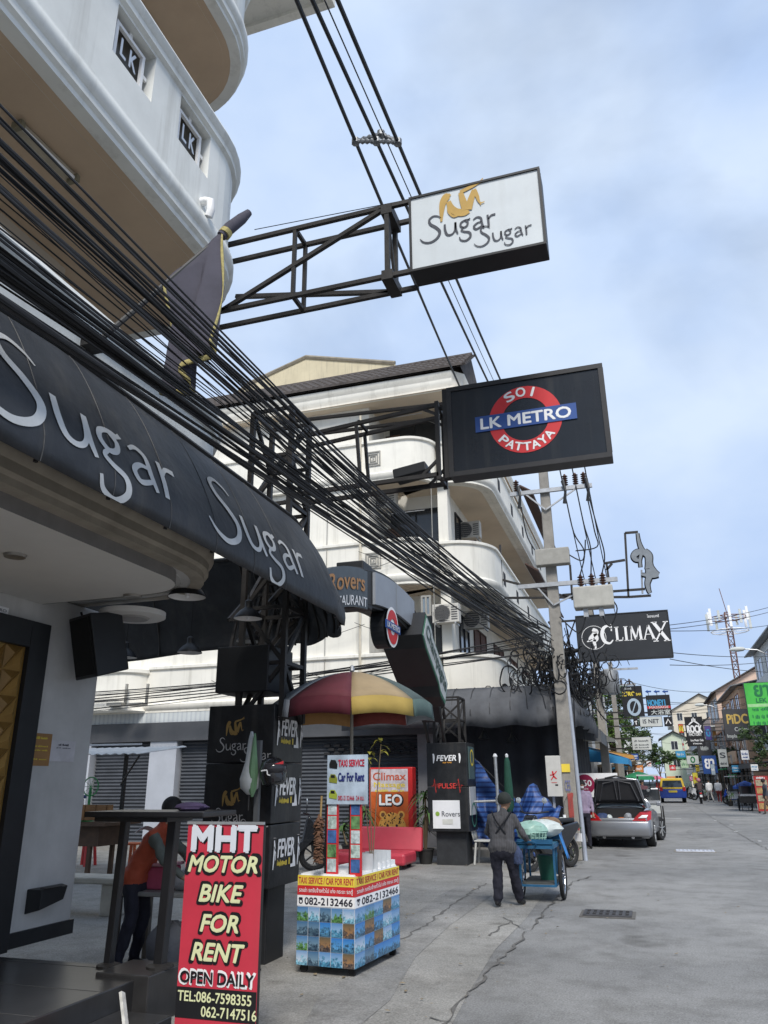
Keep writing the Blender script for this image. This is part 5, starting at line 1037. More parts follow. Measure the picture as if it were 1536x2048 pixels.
# ================================================================== MHT banner
BY = 5.1; bx0, bx1 = P(377, 1648, Y=BY).x, P(527, 1648, Y=BY).x
bn = thing('roll_up_banner', 'red motor bike rental banner stand beside the black table', 'banner', ((bx0 + bx1) / 2, BY, 0)); BW = bx1 - bx0
MB().box(bx0, bx1, BY, BY + .006, .02, 1.34).build('sheet', M('banner_red', (.50, .035, .06), .5, .12, 3, streak=.05), bn)
MB().box(bx0 - .005, bx1 + .005, BY - .01, BY + .015, 1.335, 1.352).build('top_bar', GALV, bn); MB().box(bx0, bx1 + .02, BY + .02, BY + .06, 0, .05).build('base', BLACK, bn)
MB().bar((bx1 - .02, BY + .03, .03), (bx1 - .02, BY + .03, 1.33), .035).build('stand_pole', STEEL, bn); MB().bar((bx0 + .06, BY + .03, .03), (bx0 + .06, BY + .03, 1.33), .03).build('stand_pole', STEEL, bn)
for yy in (-.14, .16): MB().box(bx0 + .1, bx0 + .13, BY + .04 + min(0, yy), BY + .05 + max(0, yy), .0, .02).build('foot', BLACK, bn); MB().box(bx1 - .13, bx1 - .1, BY + .04 + min(0, yy), BY + .05 + max(0, yy), .0, .02).build('foot', BLACK, bn)
fr = FY((bx0 + bx1) / 2, BY - .002, 0); CRM = M('banner_cream', (.66, .68, .40), .5, .05); SILV = M('banner_silver', (.62, .65, .70), .5, .05); BLK = M('banner_black', (.01, .01, .012), .5, .05)
text('MHT', fr, .012, 1.235, BW * .84, .155, BLK, bn, .001, off=.05); text('MHT', fr, 0, 1.245, BW * .84, .155, SILV, bn, .006, off=.05)
for s_, z_, w_, h_ in (('MOTOR', 1.085, .9, .10), ('BIKE', .905, .56, .10), ('FOR', .725, .48, .10), ('RENT', .555, .66, .10)):
    text(s_, fr, 0, z_, BW * w_ * 1.08, h_ * 1.25, BLK, bn, .001, off=.065, shear=.22); text(s_, fr, 0, z_, BW * w_, h_, CRM, bn, .006, off=.035, shear=.22)
text('OPEN DAILY', fr, 0, .405, BW * .96, .088, WHT, bn, .001, off=.05); text('OPEN DAILY', fr, 0, .405, BW * .92, .065, BLK, bn, .006, off=.03)
MB().prism([(-BW / 2, .17), (BW / 2, .17), (BW / 2, .345), (-BW / 2, .345)], fr, .0, .001).build('band', BLK, bn)
text('TEL:086-7598355', fr, -.01, .295, BW * .92, .058, CRM, bn, .003, off=.02); text('062-7147516', fr, .1, .215, BW * .68, .058, CRM, bn, .003, off=.02)
m = MB()
for st in ([(-.14, .03, .05), (-.05, .08, .06), (.05, .09, .05), (.12, .04, .04)], [(.05, .1, .015), (.1, .13, .01)], [(.02, .1, .01), (.0, .135, .02)]): stroke(m, st, lambda u, v: fr(u, v, .002))
m.build('motorbike_picture', BLK, bn)
# ================================================================== terrace bar table
tb = thing('bar_table', 'tall black bar table on two posts at the terrace edge', 'table', (-3.6, 5.6, .3))
TT = M('table_black', (.018, .018, .02), .35, .3, 4)
MB().box(-4.2, -3.15, 5.35, 5.85, 1.365, 1.405).build('table_top', TT, tb, bevel=.008); MB().box(-4.15, -3.5, 5.42, 5.78, 1.33, 1.364).build('apron', TT, tb)
MB().bar((-3.58, 5.6, .34), (-3.55, 5.6, 1.34), .075).build('post', TT, tb, bevel=.006); MB().bar((-4.06, 5.65, .3), (-4.03, 5.65, 1.34), .06).build('post', TT, tb, bevel=.006)
MB().lathe([(.1, .33), (.1, .345), (.05, .36)], 14, Matrix.Translation((-3.58, 5.6, 0))).build('foot_plate', STEEL, tb); MB().lathe([(.09, .3), (.09, .315), (.045, .33)], 14, Matrix.Translation((-4.06, 5.65, 0))).build('foot_plate', STEEL, tb)
lump('folded_cloth', 'purple cloth left on the tall black table', 'cloth', (-3.42, 5.62, 1.43), .13, .09, .035, M('purple_cloth', (.05, .035, .08), .9, .3, 8), 8)
t = thing('plank', 'worn white plank leaning on the terrace steps', 'plank', P(248, 2040, Y=4.9)); a, b = P(244, 1985, Y=4.95), P(254, 2075, Y=4.85); MB().bar(a, b, .045, .02, (1, 0, 0)).build('board', M('worn_white_wood', (.55, .54, .5), .8, .4, 12), t); MB().bar(a + V(0, -.012, -.02), a + V(0, -.012, -.05), .02, .006, (1, 0, 0)).build('hinge', BLACK, t)
# helmet and umbrella hung on a thin post by the pillar
t = thing('steel_post', 'thin grey steel post in front of the lattice tower pillar', 'post', (-3.62, 7.12, 0)); MB().bar((-3.62, 7.12, 0), (-3.62, 7.12, 2.0), .045).build('shaft', M('post_grey', (.11, .115, .12), .5), t); MB().box(-3.7, -3.54, 7.05, 7.19, 0, .02).build('base_plate', STEEL, t)
c = P(546, 1542, Y=7.05); t = thing('helmet', 'black motorcycle helmet with red visor flash hung on the post', 'helmet', c - V(0, 0, .12))
m = MB(); m.lathe([(.08, -.13), (.115, -.11), (.13, -.04), (.128, .03), (.10, .09), (.05, .125), (.003, .135)], 20, Matrix.Translation(c) @ Matrix.Rotation(R_(-12), 4, 'Y')); m.build('shell', M('helmet_black', (.012, .012, .014), .2, .2, 6, coat=.5), t, True)
m = MB(); m.grid(lambda u, v: c + V(.133 * math.cos(R_(-110 + 120 * u)) , .133 * math.sin(R_(-110 + 120 * u)), -.02 + .09 * v), 12, 2); m.build('visor', M('visor', (.03, .03, .035), .1), t, True, solid=.004)
m = MB(); m.grid(lambda u, v: c + V(.135 * math.cos(R_(-60 + 40 * u)), .135 * math.sin(R_(-60 + 40 * u)), .06 + .03 * v * u), 6, 1); m.build('red_flash', RED, t, solid=.003); fr = FY(c.x - .01, c.y - .131, c.z - .03); m = MB(); stroke(m, [(-.05, .03, .012), (.01, .035, .012), (.02, 0, .012), (.05, -.01, .008)], lambda u, v: fr(u, v, .004)); m.build('white_mark', WHT, t)
c = P(500, 1545, Y=7.02); t = thing('folded_umbrella', 'folded white and green umbrella hanging by the pillar', 'umbrella', c - V(0, 0, .35)); m = MB(); m.lathe([(.012, .38), (.03, .3), (.05, .1), (.095, -.06), (.085, -.14), (.02, -.2)], 14, Matrix.Translation(c)); m.build('cover', M('umbrella_white', (.45, .47, .47), .7, .2, 5), t, True)
m = MB(); m.lathe([(.01, .36), (.028, .2), (.05, 0), (.04, -.15), (.01, -.22)], 8, Matrix.Translation(c + V(.05, -.03, 0))); m.build('green_panel', M('umbrella_green', (.12, .22, .12), .7, .2, 5), t, True); MB().tube([c + V(0, 0, -.15), c + V(0, 0, -.34)], .008, 6).build('tip', STEEL, t)
# ================================================================== taxi kiosk, its sign, umbrella and duster
kz = R_(-5); K0 = V(-2.865, 7.68, 0); kt = thing('taxi_kiosk', 'taxi service kiosk box covered in blue tour photos on castors', 'kiosk', K0, kz)
kw, kd, kh0, kh1 = .29, .52, .07, .80
TOUR = []
for i, (c1, c2) in enumerate((((.03, .14, .32), (.35, .5, .62)), ((.02, .08, .2), (.12, .35, .6)), ((.04, .12, .05), (.25, .4, .5)), ((.05, .04, .06), (.4, .2, .08)), ((.1, .25, .45), (.6, .65, .68)), ((.02, .05, .12), (.2, .3, .35)))):
    m_ = bpy.data.materials.new('tour_photo_%s' % 'abcdef'[i]); m_.use_nodes = True; n_ = m_.node_tree.nodes; l_ = m_.node_tree.links; p_ = n_['Principled BSDF']; p_.inputs['Roughness'].default_value = .35
    oi = n_.new('ShaderNodeObjectInfo'); tc_ = n_.new('ShaderNodeTexCoord'); ad = n_.new('ShaderNodeVectorMath'); ad.operation = 'MULTIPLY_ADD'; cb_ = n_.new('ShaderNodeCombineXYZ')
    for k in range(3): l_.new(oi.outputs['Random'], cb_.inputs[k])
    l_.new(cb_.outputs[0], ad.inputs[0]); ad.inputs[1].default_value = (37, 91, 53); l_.new(tc_.outputs['Object'], ad.inputs[2])
    def nn(t, **kw):
        q = n_.new(t)
        for k_, v_ in kw.items(): setattr(q, k_, v_)
        return q
    nz = nn('ShaderNodeTexNoise'); nz.inputs['Scale'].default_value = 26; nz.inputs['Detail'].default_value = 7; nz.inputs['Roughness'].default_value = .68; l_.new(ad.outputs[0], nz.inputs[0])
    n2_ = nn('ShaderNodeTexNoise'); n2_.inputs['Scale'].default_value = 60; n2_.inputs['Detail'].default_value = 4; l_.new(ad.outputs[0], n2_.inputs[0])
    sp_ = nn('ShaderNodeSeparateXYZ'); l_.new(tc_.outputs['Object'], sp_.inputs[0])
    f1 = nn('ShaderNodeMath', operation='MULTIPLY_ADD'); l_.new(sp_.outputs[2], f1.inputs[0]); f1.inputs[1].default_value = 1 / .1175; f1.inputs[2].default_value = -.07 / .1175
    f2 = nn('ShaderNodeMath', operation='FRACT'); l_.new(f1.outputs[0], f2.inputs[0])
    f3 = nn('ShaderNodeMath', operation='MULTIPLY_ADD'); l_.new(nz.outputs[0], f3.inputs[0]); f3.inputs[1].default_value = 2.6; f3.inputs[2].default_value = -.85
    f4 = nn('ShaderNodeMath', operation='SUBTRACT'); l_.new(f2.outputs[0], f4.inputs[0]); l_.new(f3.outputs[0], f4.inputs[1])
    f5 = nn('ShaderNodeMath', operation='MULTIPLY_ADD'); l_.new(f4.outputs[0], f5.inputs[0]); f5.inputs[1].default_value = 5; f5.inputs[2].default_value = .5; f5.use_clamp = True
    skyr = nn('ShaderNodeValToRGB'); e = skyr.color_ramp; e.elements[0].color = (min(1, c2[0] * 1.1), min(1, c2[1] * 1.1), min(1, c2[2] * 1.1), 1); e.elements[1].color = (c2[0] * .25, c2[1] * .45, c2[2] * .75, 1); l_.new(f2.outputs[0], skyr.inputs[0])
    gr = nn('ShaderNodeValToRGB'); e = gr.color_ramp; e.elements[0].position = .35; e.elements[0].color = (c1[0] * .4, c1[1] * .4, c1[2] * .4, 1); e.elements[1].position = .68; e.elements[1].color = (c1[0] * 2.6 + .03, c1[1] * 2.4 + .03, c1[2] * 1.7, 1); l_.new(n2_.outputs[0], gr.inputs[0])
    mxx = nn('ShaderNodeMix', data_type='RGBA'); l_.new(f5.outputs[0], mxx.inputs[0]); l_.new(gr.outputs[0], mxx.inputs[6]); l_.new(skyr.outputs[0], mxx.inputs[7]); l_.new(mxx.outputs[2], p_.inputs['Base Color']); TOUR.append(m_)
MB().box(-kw, kw, -kd, kd, kh0, kh1).build('box', M('kiosk_white', (.55, .58, .62), .5), kt, local=True, bevel=.01)
for x in (-kw + .05, kw - .05):
    for y in (-kd + .06, kd - .06): MB().lathe([(.035, -.015), (.035, .015)], 12, Matrix.Translation((x, y, .035)) @ Matrix.Rotation(R_(90), 4, 'X')).build('castor', RUB, kt, local=True)
KR = M('kiosk_red_text', (.42, .02, .05), .5); BL2 = M('kiosk_black_text', (.015, .015, .03), .5); random.seed(5)
for fr, w in ((Frame((0, -kd - .001, 0), (1, 0, 0), (0, 0, 1)), kw), (Frame((kw + .001, 0, 0), (0, 1, 0), (0, 0, 1)), kd)):
    def strip(b0, b1, mt, nm): MB().prism([(-w, b0), (w, b0), (w, b1), (-w, b1)], fr, 0, .003).build(nm, mt, kt, local=True)
    strip(.715, .80, YEL, 'yellow_strip'); strip(.635, .713, RED, 'red_strip'); strip(.545, .633, WHT, 'white_strip')
    q = len(bpy.data.objects); WM_k = WM[kt.name]; WM[kt.name] = Matrix()
    text('TAXI SERVICE / CAR FOR RENT', fr, 0, .757, w * 1.92, .052, KR, kt, .005, off=.015); text('รถเช่า รถรับจ้างทั่วไป เก๋ง กระบะ รถตู้', fr, 0, .674, w * 1.88, .05, WHT, kt, .005, off=.01); text('082-2132466', fr, w * .1, .588, w * 1.66, .058, BL2, kt, .005, off=.025)
    ringm(fr, -w * .87, .582, .012, .022, .005, 10).build('phone_mark', BL2, kt); MB().prism([(-w * .95, .6), (-w * .8, .6), (-w * .82, .615), (-w * .93, .615)], fr, .004, .006).build('phone_mark', BL2, kt)
    cols = 5; 
    for i in range(cols):
        for j in range(4):
            x0 = -w + 2 * w * i / cols; y0 = kh0 + (.54 - kh0) * j / 4; x1 = x0 + 2 * w / cols; y1 = y0 + (.54 - kh0) / 4
            MB().prism([(x0 + .003, y0 + .003), (x1 - .003, y0 + .003), (x1 - .003, y1 - .003), (x0 + .003, y1 - .003)], fr, 0, .004).build('tour_photo', random.choice(TOUR), kt)
    WM[kt.name] = WM_k
MB().box(-kw + .02, kw - .02, -kd + .02, kd - .02, kh1, kh1 + .012).build('lid', WHT, kt, local=True)
def upright(x): 
    MB().box(x - .055, x + .055, -.47, -.44, kh1, 1.45).build('upright', RED, kt, local=True)
    for k in range(5): MB().box(x - .045, x + .045, -.473, -.47, kh1 + .03 + k * .122, kh1 + .14 + k * .122).build('car_photo', [M('photo_pale_a', (.45, .52, .53), .5, .6, 22), M('photo_pale_b', (.4, .5, .46), .5, .7, 22), M('photo_blue', (.05, .12, .3), .5, .6, 20), M('photo_green', (.12, .25, .1), .5, .8, 20)][(k * 3 + int(x * 10)) % 4], kt, local=True)
upright(.03); upright(.27)
for x in (-.05, .2): MB().box(x - .012, x + .012, -.44, -.41, kh1, 1.45).build('rear_post', BLACK, kt, local=True)
MB().box(-.02, .40, -.49, -.475, 1.41, 1.85).build('sign_board', M('sky_print', (.38, .46, .55), .4, .5, 3), kt, local=True)
fr = Frame((.19, -.492, 1.63), (1, 0, 0), (0, 0, 1)); WM_k = WM[kt.name]; WM[kt.name] = Matrix()
text('TAXI SERVICE', fr, .045, .145, .27, .06, KR, kt, .003, off=.03); text('Car For Rent', fr, .045, .02, .27, .075, M('navy_text', (.02, .03, .15), .5), kt, .003, off=.03); text('082-2132466  24 ชม.', fr, .045, -.165, .27, .04, KR, kt, .003, off=.015)
for b, mt in ((.14, BLK), (.01, M('taxi_olive', (.2, .22, .03), .5)), (-.13, M('taxi_lime', (.28, .34, .04), .5))):
    m = MB(); m.prism([(-.185, b - .035), (-.105, b - .045), (-.1, b - .005), (-.125, b + .035), (-.17, b + .038), (-.188, b)], fr, 0, .003); m.build('car_picture', mt, kt); MB().prism([(-.17, b + .005), (-.125, b + .002), (-.13, b + .028), (-.165, b + .03)], fr, .003, .004).build('car_window', BLK, kt)
WM[kt.name] = WM_k
MB().box(.12, .26, .1, .5, kh1 + .012, kh1 + .06).build('leaflet_tray', WHT, kt, local=True)
for k in range(5): MB().box(.10, .28, -.1 + k * .11, -.095 + k * .11, kh1 + .012, kh1 + .16).build('leaflet_rack', M('clear_plastic', (.5, .53, .56), .3), kt, local=True)
um = P(704, 1345, Y=8.0); ub = thing('parasol', 'faded red yellow and green striped parasol above the taxi kiosk', 'umbrella', (um.x, um.y, 0))
MB().tube([V(um.x, um.y, .8), V(um.x, um.y, um.z + .06)], .018, 8).build('pole', M('parasol_pole', (.3, .27, .22), .5), ub); MB().lathe([(.016, 0), (.03, .02), (.02, .07), (.004, .08)], 8, Matrix.Translation(um)).build('finial', GALV, ub)
PC = [M('canvas_maroon', (.10, .02, .028), .8, .2, 4), M('canvas_tan', (.30, .225, .13), .8, .15, 4), M('canvas_green', (.07, .095, .09), .8, .2, 4), M('canvas_grey', (.19, .21, .23), .8, .2, 4)]
PV = [M('valance_maroon', (.075, .008, .016), .8, .2, 4), M('valance_yellow', (.33, .235, .06), .8, .15, 4), M('valance_green', (.07, .11, .10), .8, .2, 4), M('valance_orange', (.38, .2, .07), .8, .2, 4), M('valance_red', (.26, .06, .05), .8, .2, 4), M('valance_pale', (.4, .42, .45), .8, .2, 4)]
RU = .87
for k in range(8):
    a0, a1 = R_(-70 + 45 * (k - 1)), R_(-70 + 45 * k)
    def pf(u, v, a0=a0, a1=a1):
        a = a0 + (a1 - a0) * u; r = RU * v * (1 - .07 * math.sin(u * math.pi) * v); return um + V(r * math.cos(a), r * math.sin(a), -.06 * v - .29 * v ** 2.0 + .03 * math.sin(math.pi * u) * v)
    m = MB(); m.grid(pf, 6, 8); pn = m.build('panel', PC[(0, 1, 2, 3, 0, 1, 2, 3)[k]], ub, True, solid=.003)
    m = MB(); m.grid(lambda u, v: pf(u, 1) + V(0, 0, -.17 * v) + V(.02 * v * math.cos((a0 + a1) / 2), .02 * v * math.sin((a0 + a1) / 2), 0), 6, 2); m.build('valance', PV[(0, 1, 2, 5, 4, 3, 3, 5)[k]], pn, True, solid=.003)
    MB().tube([um + V(0, 0, -.08), pf(0, .5) - V(0, 0, .02), pf(0, 1) - V(0, 0, .01)], .007, 5).build('rib', STEEL, ub)
ds = thing('feather_duster', 'brown feather duster hung on the kiosk upright', 'duster', P(640, 1720, Y=7.1)); m = MB(); random.seed(3)
c = P(638, 1668, Y=7.12)
for i in range(260):
    a = random.random() * 6.28; z = random.uniform(-.2, .17); l_ = .05 + .035 * random.random(); p0 = c + V(0, 0, z); d = V(math.cos(a) * .7, math.sin(a) * .7, -.8 + random.uniform(-.3, .3)) * l_; s_ = V(-math.sin(a), math.cos(a), 0) * .012; m.add([p0 - s_, p0 + s_, p0 + d + s_ * 1.2, p0 + d - s_ * 1.2], [(0, 1, 2, 3)])
m.build('feathers', M('feather_brown', (.12, .06, .035), .9, .5, 30), ds); MB().tube([c + V(0, 0, -.2), c + V(.02, 0, .33)], .01, 6).build('stick', M('cane', (.3, .2, .08), .7), ds)
# ================================================================== leaves and plants
def leaf(m, p, d, up, ln, wd, droop=.3):
    d = Vector(d).normalized(); s = d.cross(Vector(up)).normalized() * wd / 2; n_ = 5; vs = []
    for k in range(n_ + 1): t_ = k / n_; c_ = Vector(p) + d * ln * t_ + V(0, 0, -droop * ln * t_ * t_); w_ = math.sin(math.pi * (.12 + .88 * t_) ** .8) + .05; vs += [c_ + s * w_, c_ - s * w_]
    m.add(vs, [(2 * k, 2 * k + 1, 2 * k + 3, 2 * k + 2) for k in range(n_)])
LEAFM = M('leaf_green', (.07, .14, .035), .5, .35, 6); LEAFD = M('leaf_dark', (.03, .065, .02), .55, .4, 5); LEAFY = M('leaf_yellow', (.28, .26, .04), .6, .3, 8); POT = M('pot_black', (.025, .024, .023), .7, .3)
def potted(label, base, h, crowns, mat, seed, leafn=26, ll=.55, pot=True, group=None):
    rr = random.Random(seed); t = thing('potted_plant', label, 'plant', base, 0, group)
    if pot: MB().lathe([(.12, 0), (.17, .26), (.185, .27), (.185, .3), (.16, .3), (.15, .26), (.01, .25)], 18, Matrix.Translation(base)).build('pot', POT, t, True)
    for (dx, dy, z) in crowns:
        tp = base + V(dx, dy, z); MB().tube([base + V(0, 0, .2 if pot else 0), base + V(dx * .5, dy * .5, z * .55), tp], [.028, .022, .018] if pot else [.006, .005, .004], 7).build('stem', M('stem', (.16, .12, .07), .8), t)
        for k in range(leafn):
            a = rr.random() * 6.28; e = rr.uniform(.05, 1.0); m = MB(); leaf(m, tp + V(0, 0, rr.uniform(-.12, .05)), (math.cos(a) * (1 - e * .6), math.sin(a) * (1 - e * .6), e), (0, 0, 1), ll * rr.uniform(.7, 1.1), .05, .9); m.build('leaf', mat, t, True)
b_ = P(852, 1728, Z=0); potted('tall potted dracaena beside the pillar with the red pulse line', b_ + V(-.0, 0, 0), 1.7, [(.02, 0, 1.35), (-.05, .05, .75), (.08, -.05, 1.05)], LEAFM, 2, 24, .5)
potted('leafy potted palm behind the kiosk uprights', V(-6.6, 17.6, 0), 1.2, [(.1, 0, .8), (-.2, .1, .6), (.4, -.1, .95)], LEAFM, 4, 22, .55)
potted('thin yellow-leaved sapling behind the taxi service board', V(-2.62, 7.6, .8), .9, [(-.02, 0, 1.05), (.1, 0, 1.16), (-.12, 0, 1.0)], LEAFY, 6, 7, .13, False)
# ================================================================== red sofa, LEO lightbox, scooter
RV = M('red_vinyl', (.50, .045, .07), .42, .12, 3, .05, coat=.15)
sf = thing('sofa', 'low red vinyl sofa bench with straight backrest', 'sofa', (-5.3, 15.9, 0), R_(0))
MB().box(-6.35, -4.66, 15.45, 16.3, .08, .3).build('seat', RV, sf, bevel=.05)
m = MB(); m.add([(-5.95, 16.25, .28), (-4.6, 16.45, .26), (-4.6, 16.6, .26), (-5.95, 16.4, .28), (-5.9, 16.4, .74), (-4.62, 16.6, .72), (-4.62, 16.72, .7), (-5.9, 16.52, .72)], [(0, 1, 2, 3), (4, 5, 6, 7), (0, 1, 5, 4), (1, 2, 6, 5), (2, 3, 7, 6), (3, 0, 4, 7)]); m.build('backrest', RV, sf, bevel=.04)
for x in (-6.2, -4.8):
    for y in (15.55, 16.2): MB().box(x - .04, x + .04, y - .04, y + .04, 0, .1).build('foot', BLACK, sf)
MB().box(-6.3, -4.7, 15.86, 15.875, .285, .303).build('seam', RV, sf)
a, b = P(742, 1537, Y=18), P(822, 1670, Y=18)
le = thing('beer_lightbox', 'red beer advertising cabinet with a leopard picture behind the red sofa', 'sign', ((a.x + b.x) / 2, 18, 0)); x0, x1 = a.x - .05, b.x
MB().box(x0, x1 + .06, 18, 18.3, .12, 1.93).build('cabinet', M('leo_red', (.5, .02, .02), .4, .1), le, bevel=.02); lw = x1 - x0
fr = FY(x0, 17.998, .15); 
def lq(nm, a0, b0, a1, b1, mt, c=.002): return MB().prism([(a0 * lw, b0), (a1 * lw, b0), (a1 * lw, b1), (a0 * lw, b1)], fr, 0, c).build(nm, mt, le)
lq('orange_print', .05, .08, .95, 1.25, M('leo_orange', (.50, .10, .02), .4, .6, 1.5), .003); lq('white_print', .05, 1.25, .95, 1.74, M('leo_white', (.55, .5, .52), .4, .4, 6), .003)
text('Climax', fr, .5 * lw, 1.58, .8 * lw, .17, M('leo_text_red', (.5, .1, .05), .4), le, .006, off=.02); text('Massage', fr, .5 * lw, 1.38, .75 * lw, .14, YEL, le, .006, off=.02); text('~oil massage', fr, .5 * lw, 1.27, .7 * lw, .06, YEL, le, .006, off=.02)
text('LEO', fr, .54 * lw, 1.06, .56 * lw, .24, BLK, le, .005, off=.07); text('LEO', fr, .53 * lw, 1.07, .54 * lw, .22, WHT, le, .012, off=.035)
LP = M('leopard_tan', (.55, .28, .06), .6, .3, 9); lc = (.56 * lw, .50)
hd_ = [(lc[0] + .30 * math.cos(t_) * (1 + .1 * math.cos(2 * t_)), lc[1] + .30 * math.sin(t_)) for t_ in [i * math.pi / 12 for i in range(24)]]
MB().prism(hd_, fr, 0, .006).build('leopard_head', LP, le); MB().prism([(lc[0] - .45, .1), (lc[0] - .1, .1), (lc[0] - .05, .5), (lc[0] - .25, .55), (lc[0] - .42, .35)], fr, 0, .005).build('leopard_body', LP, le)
for s in (-1, 1): ringm(fr, lc[0] + s * .22, lc[1] + .25, 0, .085, .007, 12).build('ear', LP, le); ringm(fr, lc[0] + s * .22, lc[1] + .25, 0, .045, .008, 12).build('ear_inside', M('leo_dark', (.12, .05, .02), .7), le); ringm(fr, lc[0] + s * .11, lc[1] + .02, 0, .03, .009, 10).build('eye', BLK, le)
MB().prism([(lc[0] - .09, lc[1] - .28), (lc[0] + .09, lc[1] - .28), (lc[0] + .11, lc[1] - .12), (lc[0] + .04, lc[1] + .0), (lc[0] - .04, lc[1] + .0), (lc[0] - .11, lc[1] - .12)], fr, .006, .008).build('muzzle', M('leo_pale', (.6, .5, .35), .6), le); MB().prism([(lc[0] - .05, lc[1] - .08), (lc[0] + .05, lc[1] - .08), (lc[0], lc[1] - .15)], fr, .008, .01).build('nose', BLK, le)
m = MB(); random.seed(9)
for i in range(150):
    a = random.random() * 6.28; r = .29 * math.sqrt(random.random()); x, y = lc[0] + r * math.cos(a), lc[1] + r * math.sin(a)
    if i > 95: x, y = lc[0] - random.uniform(.08, .4), random.uniform(.12, .42)
    elif abs(x - lc[0]) < .1 and y < lc[1] + .05: continue
    s = random.uniform(.009, .02); m.add([fr(x + s * math.cos(k * 1.26), y + s * math.sin(k * 1.26), .0088) for k in range(5)], [(0, 1, 2, 3, 4)])
m.build('spots', BLK, le)
def scooter(label, loc, rz, mat, rider=False):
    t = thing('motor_scooter', label, 'scooter', loc, rz)
    for y, r in ((-.62, .24), (.62, .25)):
        m = MB(); c = V(0, y, r + .04); wheel(m, c, r, .05, 24); w_ = m.build('wheel', RUB, t, True, local=True)
        m = MB(); m.lathe([(.05, -.05), (.05, .05)], 12, Matrix.Translation(c) @ Matrix.Rotation(R_(90), 4, 'Y')); wheel(m, c, r * .8, .02, 20)
        for k in range(5): a = k * 1.257; m.bar(c, c + V(0, r * .8 * math.cos(a), r * .8 * math.sin(a)), .03)
        m.build('rim', M('rim_dark', (.05, .05, .05), .4, metal=.5), w_, local=True)
    m = MB(); prof = [(.60, .55), (.72, .42), (.76, .52), (.62, .9), (.52, 1.0), (.46, .95), (.38, .55), (.1, .38), (-.1, .45), (-.2, .76), (-.82, .84), (-.9, .74), (-.6, .5), (-.3, .3), (.3, .28)]
    fr = Frame((-.13, 0, 0), (0, 1, 0), (0, 0, 1)); m.prism(prof, fr, .0, .26); m.build('body', mat, t, True, local=True, bevel=.03)
    MB().box(-.11, .11, -.75, -.15, .82, .9).build('seat', BLACK, t, local=True, bevel=.03); MB().tube([(0, .62, .3), (0, .5, .95)], .03, 8).build('fork', BLACK, t, local=True)
    MB().tube([(-.34, .4, 1.05), (-.15, .5, 1.02), (.15, .5, 1.02), (.34, .4, 1.05)], .016, 6).build('handlebar', BLACK, t, local=True)
    for s in (-1, 1): MB().tube([(s * .22, .46, 1.03), (s * .3, .47, 1.22)], .008, 5).build('mirror_stem', BLACK, t, local=True); MB().lathe([(.004, -.012), (.055, -.008), (.055, .008), (.004, .012)], 12, Matrix.Translation((s * .31, .47, 1.25)) @ Matrix.Rotation(R_(90), 4, 'X')).build('mirror', M('mirror_glass', (.55, .58, .6), .1, .1, metal=.6), t, local=True)
    MB().box(-.07, .07, -.93, -.88, .66, .74).build('tail_light', RED, t, local=True); MB().box(-.08, .08, .66, .72, .72, .84).build('headlight', GLASS, t, local=True); MB().box(-.08, .08, -.98, -.96, .45, .6).build('number_plate', WHT, t, local=True)
    return t
BKG = M('gloss_black', (.014, .015, .018), .18, .2, 5, coat=.6)
scooter('glossy black motor scooter parked between the sign pillar and the red sofa', V(-6.95, 14.8, 0), R_(-66), BKG)
scooter('black scooter with round mirror parked beyond the cart by the blue tarp', V(-2.0, 16.3, 0), R_(150), BKG)
# ================================================================== corner terrace things beyond the pillar
TARP = M('tarp_blue', (.03, .085, .27), .5, .35, 3, .25, stripes=(10, 2, (.012, .03, .12)))
def tarp(label, pts, ridge, X0, seed):
    rr = random.Random(seed); t = thing('tarpaulin', label, 'tarp', X0); return t
A = [P(945, 1515, Y=17.6), P(1032, 1600, Y=17.3), P(1020, 1690, Y=17.0), P(945, 1690, Y=17.6)]
t = thing('tarpaulin', 'striped blue tarpaulin stretched beside the sign pillar', 'tarp', (-3.3, 17.5, 0)); m = MB()
m.grid(lambda u, v: A[0].lerp(A[1], u).lerp(A[3].lerp(A[2], u), v) + V(.04 * math.sin(v * 9 + u * 4), .09 * math.sin(u * 14 + 3 * math.sin(v * 4)) + .05 * math.sin(v * 17 + u * 7), .05 * math.sin(u * 9) - .12 * math.sin(math.pi * u) * (1 - v)), 50, 34); m.build('sheet', TARP, t, True, solid=.004); MB().tube([A[0] + V(0, 0, .02), A[1] + V(0, 0, .02)], .008, 5).build('rope', CABLE, t)
t = thing('tarpaulin', 'striped blue tarpaulin heaped over a covered stall by the pole', 'tarp', (-2.3, 18.0, 0)); m = MB()
def heap(u, v):
    x = -2.98 + 1.1 * u; top = 1.0 + .62 * max(0, 1 - abs(u - .45) / .42) ** 1.3 + .08 * math.sin(u * 9); z = top * (1 - v) + .16 * v
    rid = .10 * math.sin(u * 15 + 2.5 * math.sin(v * 4)) + .06 * math.sin(u * 31 + v * 9) + .05 * math.sin(v * 17 + u * 6)
    return V(x + .06 * math.sin(v * 7 + u * 3), 17.75 - .45 * v + rid * (.35 + v), z + .05 * math.sin(u * 21 + v * 6) * (1 - v * .5))
m.grid(heap, 60, 34); m.grid(lambda u, v: heap(u, 0) + V(0, .6 * v, -.05 * v), 60, 4); m.build('sheet', TARP, t, True); MB().box(-2.85, -2.05, 17.9, 18.3, .14, 1.05).build('stall', DARK, t)
